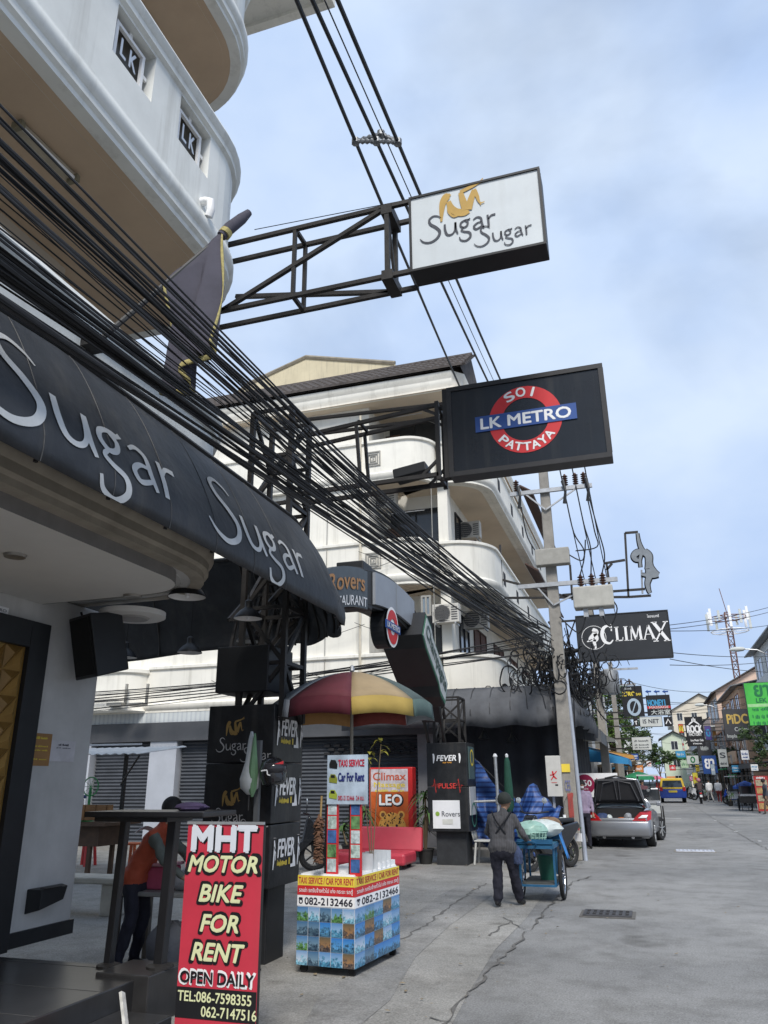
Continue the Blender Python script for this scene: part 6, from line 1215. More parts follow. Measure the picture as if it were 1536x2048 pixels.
t = thing('steel_stand', 'tall galvanised pole with horizontal arm beside the blue tarpaulin', 'stand', (-3.06, 17.0, 0)); MB().tube([V(-3.06, 17.0, 0), V(-3.09, 17.0, 2.1)], .035, 8).build('pole', GALV, t); MB().tube([V(-3.6, 17.0, 1.2), V(-3.02, 17.0, 1.22)], .025, 8).build('arm', GALV, t); MB().lathe([(.045, 1.14), (.06, 1.16), (.06, 1.28), (.045, 1.3)], 10, Matrix.Translation((-3.07, 17, 0))).build('collar', GALV, t); MB().lathe([(.04, 2.08), (.05, 2.1), (.03, 2.15), (.003, 2.16)], 10, Matrix.Translation((-3.09, 17, 0))).build('cap', WHT, t)
c = V(-2.86, 17.1, 0); t = thing('folded_umbrella', 'folded dark green parasol standing by the blue tarpaulins', 'umbrella', c); MB().tube([c, c + V(0, 0, 2.1)], .016, 6).build('pole', GALV, t); MB().lathe([(.05, 1.0), (.1, 1.1), (.09, 1.5), (.06, 2.0), (.03, 2.08), (.003, 2.1)], 12, Matrix.Translation(c)).build('cover', M('parasol_green', (.015, .07, .045), .8, .25, 6), t, True); MB().lathe([(.03, 2.08), (.035, 2.13), (.003, 2.16)], 8, Matrix.Translation(c)).build('tip', WHT, t)
c = P(975, 1728, Z=.0); t = thing('plastic_chair', 'white plastic chair behind the man with the cart', 'chair', c); CW = M('chair_white', (.55, .55, .52), .5, .1)
for x in (-.2, .2):
    for y in (-.2, .2): MB().bar(c + V(x * 1.1, y * 1.1, 0), c + V(x * .9, y * .9, .44), .035).build('leg', CW, t)
MB().box(c.x - .22, c.x + .22, c.y - .22, c.y + .22, .43, .46).build('seat', CW, t, bevel=.01); m = MB(); m.grid(lambda u, v: c + V(-.22 - .1 * v, -.22 + .44 * u, .46 + .42 * v) + V(-.04 * math.sin(math.pi * u), 0, .04 * math.sin(math.pi * u) * v), 6, 4); m.build('backrest', CW, t, True, solid=.02)
t = thing('meter_box', 'tall pale electric cabinet mounted by the concrete pole', 'cabinet', (-2.0, 18.0, 1.28)); MB().box(-2.16, -1.84, 17.95, 18.15, 1.28, 2.12).build('cabinet', M('meter_pale', (.50, .49, .46), .5, .1, 4, streak=.15), t, bevel=.01); fr = FY(-2.0, 17.948, 1.7); m = MB()
for st in ([(-.02, .1, .03), (.0, .0, .035), (.06, -.06, .02)], [(-.08, .02, .02), (.0, .03, .02), (.07, .1, .02)], [(0, .0, .02), (-.06, -.08, .02)]): stroke(m, st, lambda u, v: fr(u, v, .004))
m.build('red_mark', RED, t); MB().box(-1.98, -1.92, 17.945, 17.952, 1.5, 1.53).build('slot', BLK, t); MB().box(-2.06, -1.94, 17.944, 17.95, 1.56, 1.57).build('red_line', RED, t); MB().bar((-2.05, 18.1, 0), (-2.05, 18.1, 1.28), .05).build('stand', GALV, t)
c = P(1127, 1645, Y=17.6); t = thing('plastic_jug', 'white plastic jug with red label hung beside the pole', 'jug', c - V(0, 0, .13)); MB().box(c.x - .09, c.x + .09, c.y - .06, c.y + .06, c.z - .13, c.z + .1).build('bottle', PLW, t, bevel=.03); MB().box(c.x - .05, c.x + .05, c.y - .066, c.y - .06, c.z - .07, c.z + .05).build('label', RED, t); MB().lathe([(.03, c.z + .1), (.03, c.z + .15)], 10, Matrix.Translation((c.x + .03, c.y, 0))).build('cap', WHT, t); MB().tube([c + V(0, 0, .15), c + V(.03, .2, .4), V(px_ - .05, py_ - .15, c.z + .5)], .006, 4).build('string', CABLE, t)
m = MB(); random.seed(8)
for i in range(500): a = random.random() * 6.28; p = V(-1.95 + random.gauss(0, .16), 17.75 + random.gauss(0, .16), random.random() ** 1.3 * .65); leaf(m, p, (math.cos(a), math.sin(a), random.uniform(-.2, .8)), (0, 0, 1), .1, .05)
sh = thing('shrub', 'small leafy shrub growing at the foot of the concrete pole', 'plant', (-1.95, 17.75, 0)); m.build('foliage', LEAFD, sh)
for i in range(6): MB().tube([V(-1.95, 17.75, 0), V(-1.95 + random.gauss(0, .12), 17.75 + random.gauss(0, .1), .45)], .008, 4).build('stem', MATS['stem'], sh)
# ================================================================== side street: worker and food stall
VEST = M('orange_vest', (.34, .06, .025), .75, .15, 6, .1); SLV = M('grey_green_sleeve', (.10, .11, .095), .85, .15, 6)
J = dict(hip=(0, 0, .80), chest=(.0, .17, 1.10), neck=(.0, .24, 1.24), head=(0, .31, 1.36), look=(0, .8, -.3), shl=(-.17, .20, 1.15), shr=(.17, .20, 1.15), el=(-.25, .38, .95), wl=(-.16, .56, .82), er=(.25, .36, .93), wr=(.18, .54, .78),
         hl=(-.09, 0, .8), hr=(.09, 0, .8), kl=(-.11, .06, .44), kr=(.11, .03, .44), al=(-.12, .0, .075), ar=(.12, -.06, .075))
wk, g = person('worker in orange vest bending over a small table behind the bar terrace', V(P(272, 1760, Y=6.9).x, 6.9, 0), R_(-78), J, [SKIN, VEST, TROU, SHOE, SLV], 'hair', .016)
m = MB(); m.grid(lambda u, v: V(-.2 + .4 * u, .16 + .03 * v - .14 * 1, 1.16 + .03 * v + .03 * math.sin(u * 3.14)), 8, 1); m.build('reflective_band', M('reflect_white', (.5, .5, .5), .5), wk, local=True, solid=.006)
c = V(P(352, 1740, Y=7.15).x, 7.1, 0); t = thing('work_table', 'small grey table in front of the worker in the orange vest', 'table', c); MB().box(c.x - .45, c.x + .45, c.y - .3, c.y + .3, .62, .66).build('table_top', M('table_grey', (.22, .22, .21), .6, .3), t, bevel=.01)
for x in (-.4, .4):
    for y in (-.25, .25): MB().bar(c + V(x, y, 0), c + V(x, y, .62), .05).build('leg', M('wood_grey', (.16, .14, .12), .8, .3), t)
t = thing('cool_box', 'pink plastic box on the worker\'s table', 'box', c + V(-.15, 0, .66)); MB().box(c.x - .33, c.x + .02, c.y - .15, c.y + .12, .66, .86).build('tub', M('pink_plastic', (.42, .08, .14), .5), t, bevel=.02); MB().box(c.x - .35, c.x + .04, c.y - .17, c.y + .14, .861, .89).build('lid', M('pink_lid', (.5, .25, .28), .5), t, bevel=.01)
lump('plastic_bag', 'grey plastic bag beside the pink box', 'bag', (c.x + .22, c.y - .05, .74), .16, .14, .1, M('bag_grey', (.35, .35, .36), .4, .3, 9, .2), 12)
lump('sack', 'grey sack slumped under the worker\'s table', 'bag', (c.x + .1, c.y - .1, .19), .24, .2, .2, M('sack_grey', (.13, .135, .15), .7, .3, 6, .2), 14)
WOOD = M('stall_wood', (.24, .12, .045), .7, .35, 5, .1); WOODD = M('dark_wood', (.08, .045, .025), .7, .35, 5)
fs = thing('food_stall', 'wooden food stall counter with tin awning in the side street', 'stall', (-10.4, 13, 0))
z0, z1 = 1.05, 1.24
for i in range(14): x = -11.2 + i * .12; MB().box(x, x + .112, 12.9 + .01 * (i % 2), 12.93 + .01 * (i % 2), .98, 1.25).build('plank', WOOD, fs)
MB().box(-11.6, -9.35, 12.5, 13.6, .9, .95).build('counter', WOODD, fs); MB().box(-11.6, -9.6, 12.7, 13.5, .55, .9).build('counter_front', WOODD, fs)
for x in (-11.4, -9.8):
    for y in (12.75, 13.4): MB().bar((x, y, 0), (x, y, .9), .07).build('leg', WOODD, fs)
for x in (-11.5, -9.75): MB().bar((x, 13.5, .9), (x, 13.5, 2.25), .06).build('post', STEEL, fs)
m = MB(); m.grid(lambda u, v: V(-12.5 + 3.9 * u, 12.2 + 1.6 * v, 2.12 + .18 * v + .012 * math.sin(u * 130)), 90, 2); m.build('tin_awning', M('tin_white', (.55, .57, .58), .5, .12, 3), fs, solid=.01); MB().bar((-12.5, 12.3, 2.3), (-8.8, 12.6, 2.3), .03).build('awning_rail', M('rail_white', (.5, .5, .5), .5), fs)
MB().bar((-9.75, 13.4, 1.6), (-8.9, 12.7, 2.1), .025).build('strut', STEEL, fs)
c = V(-10.2, 13.1, 1.25); t = thing('desk_fan', 'green desk fan on the wooden food stall', 'fan', (c.x, c.y, .95)); FG = M('fan_green', (.03, .28, .08), .4); m = MB(); wheel(m, c + V(0, 0, .32), .17, .012, 22, 'y')
for k in range(10): a = k * .628; m.tube([c + V(0, 0, .32), c + V(.17 * math.cos(a), 0, .32 + .17 * math.sin(a))], .004, 4)
m.build('guard', FG, t); MB().tube([V(c.x, c.y, .97), c + V(0, 0, .3)], .025, 8).build('stem', FG, t); MB().lathe([(.12, .95), (.1, .99), (.03, 1.0)], 14, Matrix.Translation((c.x, c.y, 0))).build('base', FG, t)
t = thing('water_cooler', 'white drink cooler box beside the green fan', 'cooler', (-10.65, 13.1, .95)); MB().box(-10.85, -10.45, 12.98, 13.3, .95, 1.35).build('body', WHT, t, bevel=.03); MB().box(-10.87, -10.43, 12.96, 13.32, 1.352, 1.42).build('lid', M('lid_blue', (.06, .12, .3), .5), t, bevel=.02)
def stool(label, c, mat):
    t = thing('stool', label, 'stool', c, 0)
    MB().box(c.x - .17, c.x + .17, c.y - .17, c.y + .17, .43, .47).build('seat', mat, t, bevel=.015)
    for x in (-1, 1):
        for y in (-1, 1): MB().bar(c + V(x * .17, y * .17, 0), c + V(x * .13, y * .13, .43), .045).build('leg', mat, t)
stool('red plastic stool in front of the wooden food stall', P(166, 1732, Z=0), M('stool_red', (.5, .03, .03), .45)); stool('chrome legged stool beside the red plastic stool', P(152, 1722, Z=0) + V(-.1, .4, 0), GALV); stool('orange plastic stool behind the worker in the vest', P(262, 1735, Z=0), M('stool_orange', (.5, .1, .03), .45))
t = thing('stone_bench', 'pale stone bench behind the grey bar wall corner', 'bench', (-7.5, 9.6, 0)); MB().box(-8.1, -6.6, 9.3, 9.75, .38, .46).build('seat', M('stone_pale', (.4, .38, .33), .8, .2), t, bevel=.02)
for x in (-7.9, -6.85): MB().box(x - .1, x + .1, 9.35, 9.7, 0, .379).build('support', MATS['stone_pale'], t, bevel=.02)
# ================================================================== silver car with open boot
SIL = M('car_silver', (.33, .34, .36), .32, .06, 3, metal=.75, coat=.5); CGL = M('car_glass', (.03, .04, .05), .05, .1, 2, spec=.7); TL = M('tail_red', (.38, .012, .015), .2, .15, 8, coat=.5)
car = thing('car', 'silver two-door car with its boot lid raised beside the concrete pole', 'car', (-.93, 21.75, 0), R_(-4))
def carsec(y, w, h, bt, cav):
    s = [(0, bt), (w * .86, bt), (w * .97, bt + .08), (w, bt + .24), (w * .995, h - .28), (w * .95, h - .1), (w * .87, h - .02), (w * .80, h)]
    s += [(w * .77, h - .02), (w * .74, cav), (0, cav)] if cav else [(w * .6, h + .02), (w * .3, h + .035), (0, h + .04)]
    return [V(x, y, z) for x, z in s]
S_ = [carsec(0.0, .70, .66, .34, .60), carsec(.04, .76, .74, .27, .58), carsec(.14, .805, .80, .22, .52), carsec(.4, .82, .88, .2, .5), carsec(.8, .83, .9, .2, .5), carsec(1.05, .83, .9, .2, .5), carsec(1.08, .83, .9, .2, None), carsec(1.9, .82, .88, .2, None), carsec(2.9, .82, .84, .2, None), carsec(3.6, .79, .74, .22, None), carsec(3.9, .7, .6, .28, None)]
m = MB(); n = len(S_[0])
for sgn_ in (1, -1):
    vs = [V(p.x * sgn_, p.y, p.z) for s in S_ for p in s]; m.add(vs, [(i * n + j, i * n + j + 1, (i + 1) * n + j + 1, (i + 1) * n + j) for i in range(len(S_) - 1) for j in range(n - 1)] + [tuple(range(n)), tuple((len(S_) - 1) * n + k for k in range(n))])
bo = m.build('body', SIL, car, True, local=True)
m = MB(); m.box(-.6, .6, .12, 1.04, .53, .56); m.box(-.62, .62, 1.0, 1.06, .53, .9); m.build('boot_lining', DARK, car, local=True)
m = MB(); m.grid(lambda u, v: V(-.73 + 1.46 * u, .0 - .03 * math.sin(math.pi * u) * 1.0 - .012, .60 + .10 * v), 14, 2); m.build('boot_sill', SIL, car, True, local=True, solid=.02)
m = MB(); m.grid(lambda u, v: V((-.80 + 1.6 * u), .03 - .085 * math.sin(math.pi * min(1, max(0, u))) ** .4 - .03 * math.sin(math.pi * v), .27 + .36 * v), 24, 8); m.build('bumper', SIL, car, True, local=True, solid=.03)
MB().box(-.55, .55, .0, .1, .2, .28).build('diffuser', BLACK, car, local=True)
for x in (-.35, .35): MB().lathe([(.04, 0), (.045, .1)], 12, Matrix.Translation((x, -.02, .25)) @ Matrix.Rotation(R_(-90), 4, 'X')).build('exhaust', CHROME, car, local=True)
for s in (-1, 1):
    m = MB(); q = [(.36, .0, .63), (.70, .02, .62), (.80, .2, .66), (.82, .36, .86), (.72, .12, .88), (.58, .02, .84)]; vs = [V(s * x, y - .035, z) for x, y, z in q]; m.add(vs, [tuple(range(6))]); tl = m.build('tail_light', TL, car, local=True, solid=.05)
    m = MB(); vs = [V(s * x, y - .065, z) for x, y, z in ((.52, .0, .70), (.72, .03, .71), (.76, .12, .77), (.62, .02, .77))]; m.add(vs, [(0, 1, 2, 3)]); m.build('reversing_lamp', WHT, tl, local=True, solid=.015)
m = MB()   # cabin: dark glass dome with silver hoops
def dome(u, v): 
    a = math.pi * u; y = .95 + 1.9 * v; hh = .36 * math.sin(math.pi * (.12 + .84 * v)) ** .7; return V(-.66 * math.cos(a) * (1 - .12 * math.sin(a)), y, .88 + hh * math.sin(a) ** .6)
m.grid(dome, 18, 12); m.build('cabin_glass', CGL, car, True, local=True)
m = MB(); m.tube([dome(i / 18, .32) + V(0, 0, .01) for i in range(19)], .035, 6, False); m.tube([dome(i / 18, .75) + V(0, 0, .01) for i in range(19)], .03, 6, False); m.build('roof_hoop', SIL, car, True, local=True)
# raised boot lid: outer skin, dark inner frame
def lid(u, v, c=0.0): x = (u - .5) * (1.34 - .22 * v); return V(x, .92 - .26 * v - .05 * math.sin(math.pi * u) * v + c, 1.02 + .60 * v + .045 * math.sin(math.pi * u) * v)
m = MB(); m.grid(lambda u, v: lid(u, v, .05), 14, 6); ld = m.build('boot_lid', SIL, car, True, local=True, solid=.03)
m = MB(); m.grid(lambda u, v: lid(.02 + .96 * u, .02 + .95 * v, .0), 14, 6); m.build('lid_lining', M('lid_inner', (.045, .046, .05), .6, .2, 6), ld, True, local=True, solid=.01)
for pts in ([(.12, .1), (.2, .8), (.45, .88), (.47, .15)], [(.88, .1), (.8, .8), (.55, .88), (.53, .15)], [(.03, .05), (.08, .95), (.92, .95), (.97, .05)]): MB().tube([lid(u, v, -.02) for u, v in pts], .018, 5, False).build('lid_rib', M('lid_rib', (.09, .092, .1), .5), ld, local=True)
MB().tube([lid(.25, 1.0, .03), lid(.5, 1.02, .03) + V(0, 0, .03), lid(.75, 1.0, .03)], .025, 6).build('spoiler', BLACK, ld, True, local=True)
m = MB(); m.grid(lambda u, v: V((u - .5) * (1.2 - .12 * v), .98 + .12 * v, .9 + .18 * v + .05 * math.sin(math.pi * u)), 10, 4); m.build('rear_window', M('rear_glass', (.18, .22, .25), .06, .2, 3, spec=.7), car, True, local=True, solid=.01)
for s in (-1, 1): MB().tube([V(s * .6, 1.0, .6), V(s * .62, .9, 1.05)], .015, 5).build('gas_strut', STEEL, car, local=True)
for x, y, tn in ((-.72, .75, 0), (.72, .75, 0), (-.73, 3.1, 14), (.76, 3.1, 18)):
    T = Matrix.Translation((x, y, .31)) @ Matrix.Rotation(R_(-tn), 4, 'Z') @ Matrix.Rotation(R_(90), 4, 'Y')
    m = MB(); m.lathe([(.2, -.1), (.28, -.115), (.31, -.08), (.31, .08), (.28, .115), (.2, .1)], 26, T); w_ = m.build('wheel', RUB, car, True, local=True)
    m = MB(); m.lathe([(.2, -.1), (.22, -.1), (.2, .06), (.04, .07)], 24, T)
    for k in range(7): a = k * .8976; m.bar(T @ V(0, 0, .09), T @ V(.2 * math.cos(a), .2 * math.sin(a), .1), .05, .02)
    m.build('rim', GALV, w_, local=True)
MB().box(.83, .95, 2.3, 2.42, .92, 1.03).build('door_mirror', SIL, car, local=True, bevel=.02)
MB().box(-.26, .26, -.075, -.068, .40, .50).build('number_plate', M('plate_dark', (.05, .05, .05), .5), car, local=True)
Tc = WM[car.name]
def inboot(nm, label, cat, p, s_, mat, sd_): q = Tc @ V(*p); lump(nm, label, cat, tuple(q), *s_, mat, sd_)
inboot('bag', 'dark blue bag lying in the open car boot', 'bag', (-.4, .35, .68), (.16, .2, .12), M('bag_blue', (.03, .05, .12), .7), 21); inboot('carrier_bag', 'white carrier bag in the open car boot', 'bag', (-.22, .3, .66), (.08, .12, .1), PLW, 22); inboot('toolbox_bag', 'orange bag in the middle of the open car boot', 'bag', (.08, .3, .63), (.13, .12, .07), M('bag_orange', (.45, .12, .03), .6), 23); inboot('carrier_bag', 'clear shopping bag on the right of the open boot', 'bag', (.25, .3, .68), (.1, .12, .12), M('bag_clear', (.25, .26, .28), .4), 24)
# person beside the car
PJ = dict(hip=(0, 0, .9), chest=(0, .02, 1.2), neck=(0, .02, 1.36), head=(0, .04, 1.5), look=(.4, -.8, 0), shl=(-.19, 0, 1.3), shr=(.19, 0, 1.3), el=(-.24, .02, 1.05), wl=(-.22, .1, .82), er=(.24, .02, 1.05), wr=(.2, .1, .82), hl=(-.09, 0, .86), hr=(.09, 0, .86), kl=(-.1, .02, .48), kr=(.1, .02, .48), al=(-.1, 0, .075), ar=(.1, 0, .075))
ps, g = person('person in lilac shirt and face mask standing between pole and car', V(-1.72, 21.4, 0), R_(200), dict(PJ, look=(0, 1, 0)), [SKIN, M('lilac_shirt', (.30, .24, .33), .8, .1, 6), TROU, SHOE, MATS['lilac_shirt']], 'hair', .019)
MB().lathe([(.02, -.05), (.05, -.03), (.055, .01), (.02, .03)], 10, Matrix.Translation((0, .075, 1.455))).build('face_mask', WHT, ps, True, local=True)
t = thing('wall_sign', 'white banner with a maroon 350 disc behind the silver car', 'sign', (-1.65, 24.2, 1.1)); MB().box(-2.1, -.9, 24.2, 24.25, 1.15, 1.8).build('sheet', WHT, t); fr = FY(-1.5, 24.195, 1.5); MAR = M('maroon', (.28, .012, .06), .5); ringm(fr, -.32, 0, 0, .27, .004, 22).build('disc', MAR, t); text('350', fr, -.32, .03, .36, .16, WHT, t, .008, off=.03); text('baht', fr, -.32, -.12, .16, .06, WHT, t, .008); text('~small', fr, .28, .12, .55, .08, MAR, t, .006, off=.02); text('~small', fr, .26, -.04, .5, .08, MAR, t, .006)
MB().bar((-2.05, 24.24, 0), (-2.05, 24.24, 1.2), .05).build('stand', STEEL, t); MB().bar((-.95, 24.24, 0), (-.95, 24.24, 1.2), .05).build('stand', STEEL, t)
# ================================================================== left row of the street beyond the corner
def awn_slant(label, x0, x1, y0, y1, z0, z1, mat, val=.2):
    t = thing('awning', label, 'awning', (x0, (y0 + y1) / 2, z0)); m = MB(); nn = 10
    m.grid(lambda u, v: V(x0 + (x1 - x0) * v, y0 + (y1 - y0) * u, z1 + (z0 - z1) * v ** 1.4), nn, 5); m.build('canopy', mat, t, True, solid=.01)
    m = MB(); m.grid(lambda u, v: V(x1, y0 + (y1 - y0) * u, z0 - val * v - .03 * math.sin(u * nn * 3.14) ** 2 * v), nn * 3, 1); m.build('valance', mat, t, solid=.008); m = MB(); m.add([V(x0, y0, z1), V(x1, y0, z0), V(x1, y0, z0 - val), V(x0, y0, z0)], [(0, 1, 2, 3)]); m.build('side_cheek', mat, t)
    for y in (y0 + .05, y1 - .05): MB().bar((x0, y, z0), (x1, y, z0), .03).build('arm', STEEL, t)
awn_slant('dark grey drooping awning beyond the concrete pole', -3.2, -1.25, 24.2, 27.5, 3.0, 3.75, M('awn_grey', (.11, .115, .12), .7, .25, 3), .35)
awn_slant('pale cream awning beyond the dark grey one', -3.0, -1.0, 27.7, 30.5, 2.9, 3.5, M('awn_cream', (.50, .47, .38), .7, .2, 3), .1)
awn_slant('bright blue awning over a shopfront', -3.0, -.7, 31, 35.5, 2.35, 2.95, M('awn_blue', (.03, .22, .45), .6, .15, 3), .2)
awn_slant('orange striped awning past the blue one', -3.0, -.6, 36, 39, 2.6, 3.0, M('awn_orange', (.5, .26, .06), .6, .2, 3, stripes=(3, 1, (.5, .45, .3))), .15)
def building(label, x0, x1, y0, y1, h, mat, floors, side, wmat=GLASS, roof=None, bays=3, balcony=True, name='shophouse', trim=WHITE):
    t = thing(name, label, 'building', ((x0 + x1) / 2, (y0 + y1) / 2, 0)); MB().box(x0, x1, y0, y1, 0, h).build('wall', mat, t)
    xf = x1 if side > 0 else x0; fh = h / floors
    for f in range(floors):
        z = f * fh
        for k in range(bays):
            y = y0 + (y1 - y0) * (k + .5) / bays; w = (y1 - y0) / bays * .62; fr = Frame((xf, y, z + fh * .52), (0, side, 0), (0, 0, 1))
            window(t, fr, w, fh * (.62 if f else .78), 2, wmat if f else DARK, trim if f else BLACK)
        for k in range(max(1, int((x1 - x0) / 3))):
            x = x0 + (x1 - x0) * (k + .5) / max(1, int((x1 - x0) / 3)); window(t, FY(x, y0, z + fh * .55), 1.1, fh * .5, 2, wmat, trim)
        if f:
            MB().box(min(xf, xf + side * .18), max(xf, xf + side * .18), y0 - .05, y1 + .05, z - .12, z + .12).build('ledge', trim, t)
            if balcony:
                MB().box(min(xf + side * .18, xf + side * .9), max(xf + side * .18, xf + side * .9), y0 + .3, y1 - .3, z - .1, z + .05).build('balcony', trim, t); MB().box(min(xf + side * .84, xf + side * .9), max(xf + side * .84, xf + side * .9), y0 + .3, y1 - .3, z + .05, z + .9).build('balcony_front', mat, t)
    if roof == 'gable':
        ov = .5; m = MB(); xm = (x0 + x1) / 2; zz = h + (x1 - x0) * .28
        m.add([V(x0 - ov, y0 - ov, h - .2), V(xm, y0 - ov, zz), V(xm, y1 + ov, zz), V(x0 - ov, y1 + ov, h - .2)], [(0, 1, 2, 3)]); m.add([V(x1 + ov, y0 - ov, h - .2), V(xm, y0 - ov, zz), V(xm, y1 + ov, zz), V(x1 + ov, y1 + ov, h - .2)], [(0, 1, 2, 3)]); m.build('roof', TILEB, t, solid=.12)
        m = MB(); m.add([V(x0, y0 - .002, h), V(x1, y0 - .002, h), V(xm, y0 - .002, zz - .15)], [(0, 1, 2)]); m.build('gable', mat, t)
    elif roof == 'flat': MB().box(x0 - .25, x1 + .25, y0 - .25, y1 + .25, h, h + .35).build('parapet', trim, t)
    elif roof == 'shed': MB().add([V(x0 - .6, y0 - .5, h + 2.2 if side > 0 else h), V(x1 + .6, y0 - .5, h if side > 0 else h + 2.2), V(x1 + .6, y1 + .5, h if side > 0 else h + 2.2), V(x0 - .6, y1 + .5, h + 2.2 if side > 0 else h)], [(0, 1, 2, 3)]).build('roof', M('tin_grey', (.3, .31, .32), .6, .2, 2), t, solid=.08)
    return t
building('low dark shophouse beyond the cream building on the left row', -14, -3.2, 38.5, 48, 5.6, M('wall_dull', (.28, .25, .2), .8, .2, 1, streak=.4), 2, 1, roof='shed', bays=3)
building('grey shophouse behind the black slashed zero sign', -14, -3.0, 49, 62, 5.2, M('wall_grey2', (.33, .34, .34), .8, .2, 1, streak=.4), 2, 1, roof='flat')
building('tan shophouse far along the left row', -14, -3.4, 63, 90, 6.2, M('wall_tan', (.42, .34, .24), .8, .2, 1, streak=.3), 2, 1, bays=6, roof='flat')
building('white shophouse at the far end of the left row', -14, -3.4, 92, 130, 7, M('wall_white2', (.55, .54, .5), .8, .2, 1, streak=.3), 2, 1, bays=8, roof='gable')
building('pale green gabled house closing the end of the street', 2.6, 6.6, 150, 158, 8.6, M('wall_palegreen', (.52, .58, .45), .8, .1, 1), 3, -1, roof='gable', bays=2)
building('white apartment block far behind the left trees', -14, -1.5, 165, 185, 10.5, M('wall_white3', (.58, .58, .56), .8, .1, 1), 4, 1, roof='flat', bays=5)
building('tall cream block behind the green gabled house', 6, 18, 185, 200, 16, M('wall_cream3', (.58, .52, .42), .8, .1, 1), 5, -1, roof='gable', bays=5)
# right row
OR = M('wall_orange', (.62, .40, .26), .8, .12, 1, streak=.2)
building('orange balconied building on the right row', 7.4, 18, 68, 84, 8.6, OR, 3, -1, roof='shed', bays=4, trim=M('trim_orange', (.45, .2, .1), .8))
building('salmon shophouse behind the dental sign', 7.2, 16, 86, 100, 10.0, M('wall_salmon', (.64, .47, .37), .8, .12, 1, streak=.2), 3, -1, roof='gable', bays=3)
building('modern white and grey building with glass panels on the right', 8.6, 20, 46, 66, 10.6, M('wall_modern', (.50, .51, .50), .7, .1, 1, streak=.3), 3, -1, roof='shed', bays=4, wmat=GLASS)
building('blue-white shophouse with many signs on the right row', 6.8, 16, 102, 122, 8.2, M('wall_bluish', (.45, .5, .55), .8, .12, 1, streak=.2), 3, -1, roof='gable', bays=4)
building('pale shophouse near the end of the right row', 6.8, 16, 124, 147, 7.6, M('wall_pale4', (.55, .52, .45), .8, .12, 1), 3, -1, roof='gable', bays=4)
# ================================================================== hanging signs down the street
def hsign(label, p0, p1, Y, mat, texts=(), frame=BLACK, dp=.15, post=None, name='hanging_sign'):
    a, b = P(*p0, Y=Y), P(*p1, Y=Y); x0, x1, z0, z1 = min(a.x, b.x), max(a.x, b.x), min(a.z, b.z), max(a.z, b.z)
    t = thing(name, label, 'sign', ((x0 + x1) / 2, Y, z0)); MB().box(x0, x1, Y, Y + dp, z0, z1).build('cabinet', frame, t); MB().box(x0 + .02, x1 - .02, Y - .012, Y - .004, z0 + .02, z1 - .02).build('face', mat, t); fr = FY(x0, Y - .014, z0); W, H = x1 - x0, z1 - z0
    for tx in texts: s, u, v, w, h, mt = tx[:6]; text(s, fr, u * W, v * H, w * W, h * H, mt, t, .006, off=tx[6] if len(tx) > 6 else .02)
    if post is not None: MB().bar((post, Y + dp / 2, z1 - .1 * H), (x0 if post < x0 else x1, Y + dp / 2, z1 - .1 * H), .06).build('arm', STEEL, t); MB().bar((post, Y + dp / 2, z0 + .15 * H), (x0 if post < x0 else x1, Y + dp / 2, z0 + .15 * H), .06).build('arm', STEEL, t); MB().bar((post, Y + dp / 2, 0), (post, Y + dp / 2, z1), .12).build('post', GALV, t)
    return t, fr, W, H
LB = M('pale_blue_print', (.35, .43, .5), .5); CYA = M('cyan_print', (.05, .28, .5), .5); GRN = M('sign_green', (.06, .42, .06), .5, .1); DGR = M('deep_green', (.01, .15, .05), .5); CHA = M('sign_slate', (.055, .055, .06), .5, .15); GLD = M('gold_print', (.55, .38, .1), .5); PALE = M('pale_face', (.5, .52, .5), .6, .1)
t, fr, W, H = hsign('black bar sign with a big pale slashed zero', (1241, 1373), (1290, 1432), 36, BLK, [('ZERO', .35, .74, .6, .14, YEL, .03), ('BAR', .82, .72, .24, .08, YEL), ('ซีโร่ บาร์', .3, .92, .4, .07, PALE)], post=-2.2)
m = MB(); ringm(fr, W * .54, H * .32, .0, .001, .0, 6); n_ = 28; m.add([fr(W * .54 + rx * W * math.cos(2 * math.pi * i / n_), H * .30 + ry * H * math.sin(2 * math.pi * i / n_), .006) for i in range(n_) for rx, ry in ((.2, .2), (.33, .29))], [(2 * i, 2 * i + 1, (2 * i + 3) % (2 * n_), (2 * i + 2) % (2 * n_)) for i in range(n_)]); stroke(m, [(W * .42, H * .1, .04), (W * .66, H * .5, .04)], lambda u, v: fr(u, v, .008), 2); m.build('zero', LB, t)
t, fr, W, H = hsign('black and red massage parlour sign below blue arrows', (1291, 1391), (1344, 1430), 45, BLK, [('HONEY1', .42, .62, .72, .3, CYA, .03), ('大浴室', .55, .16, .8, .24, PALE), ('MASSAGE', .5, .4, .8, .12, PALE)], post=-2.0); MB().prism([(.02 * W, .34 * H), (.98 * W, .34 * H), (.98 * W, .46 * H), (.02 * W, .46 * H)], fr, 0, .004).build('red_band', RED, t)
for k in range(3): a = P(1296 + k * 17, 1383, Y=45); t = thing('arrow_sign', 'small blue arrow sign above the massage sign', 'sign', a, 0, 'blue arrows'); fr = FY(a.x, 45, a.z); MB().prism([(-.16, 0), (-.02, .09), (-.02, .04), (.16, .04), (.16, -.04), (-.02, -.04), (-.02, -.09)], fr, -.06, 0).build('arrow', BLUEP, t); MB().bar((a.x, 45.03, a.z - .04), (a.x, 45.03, a.z - .35), .03).build('stem', STEEL, t)
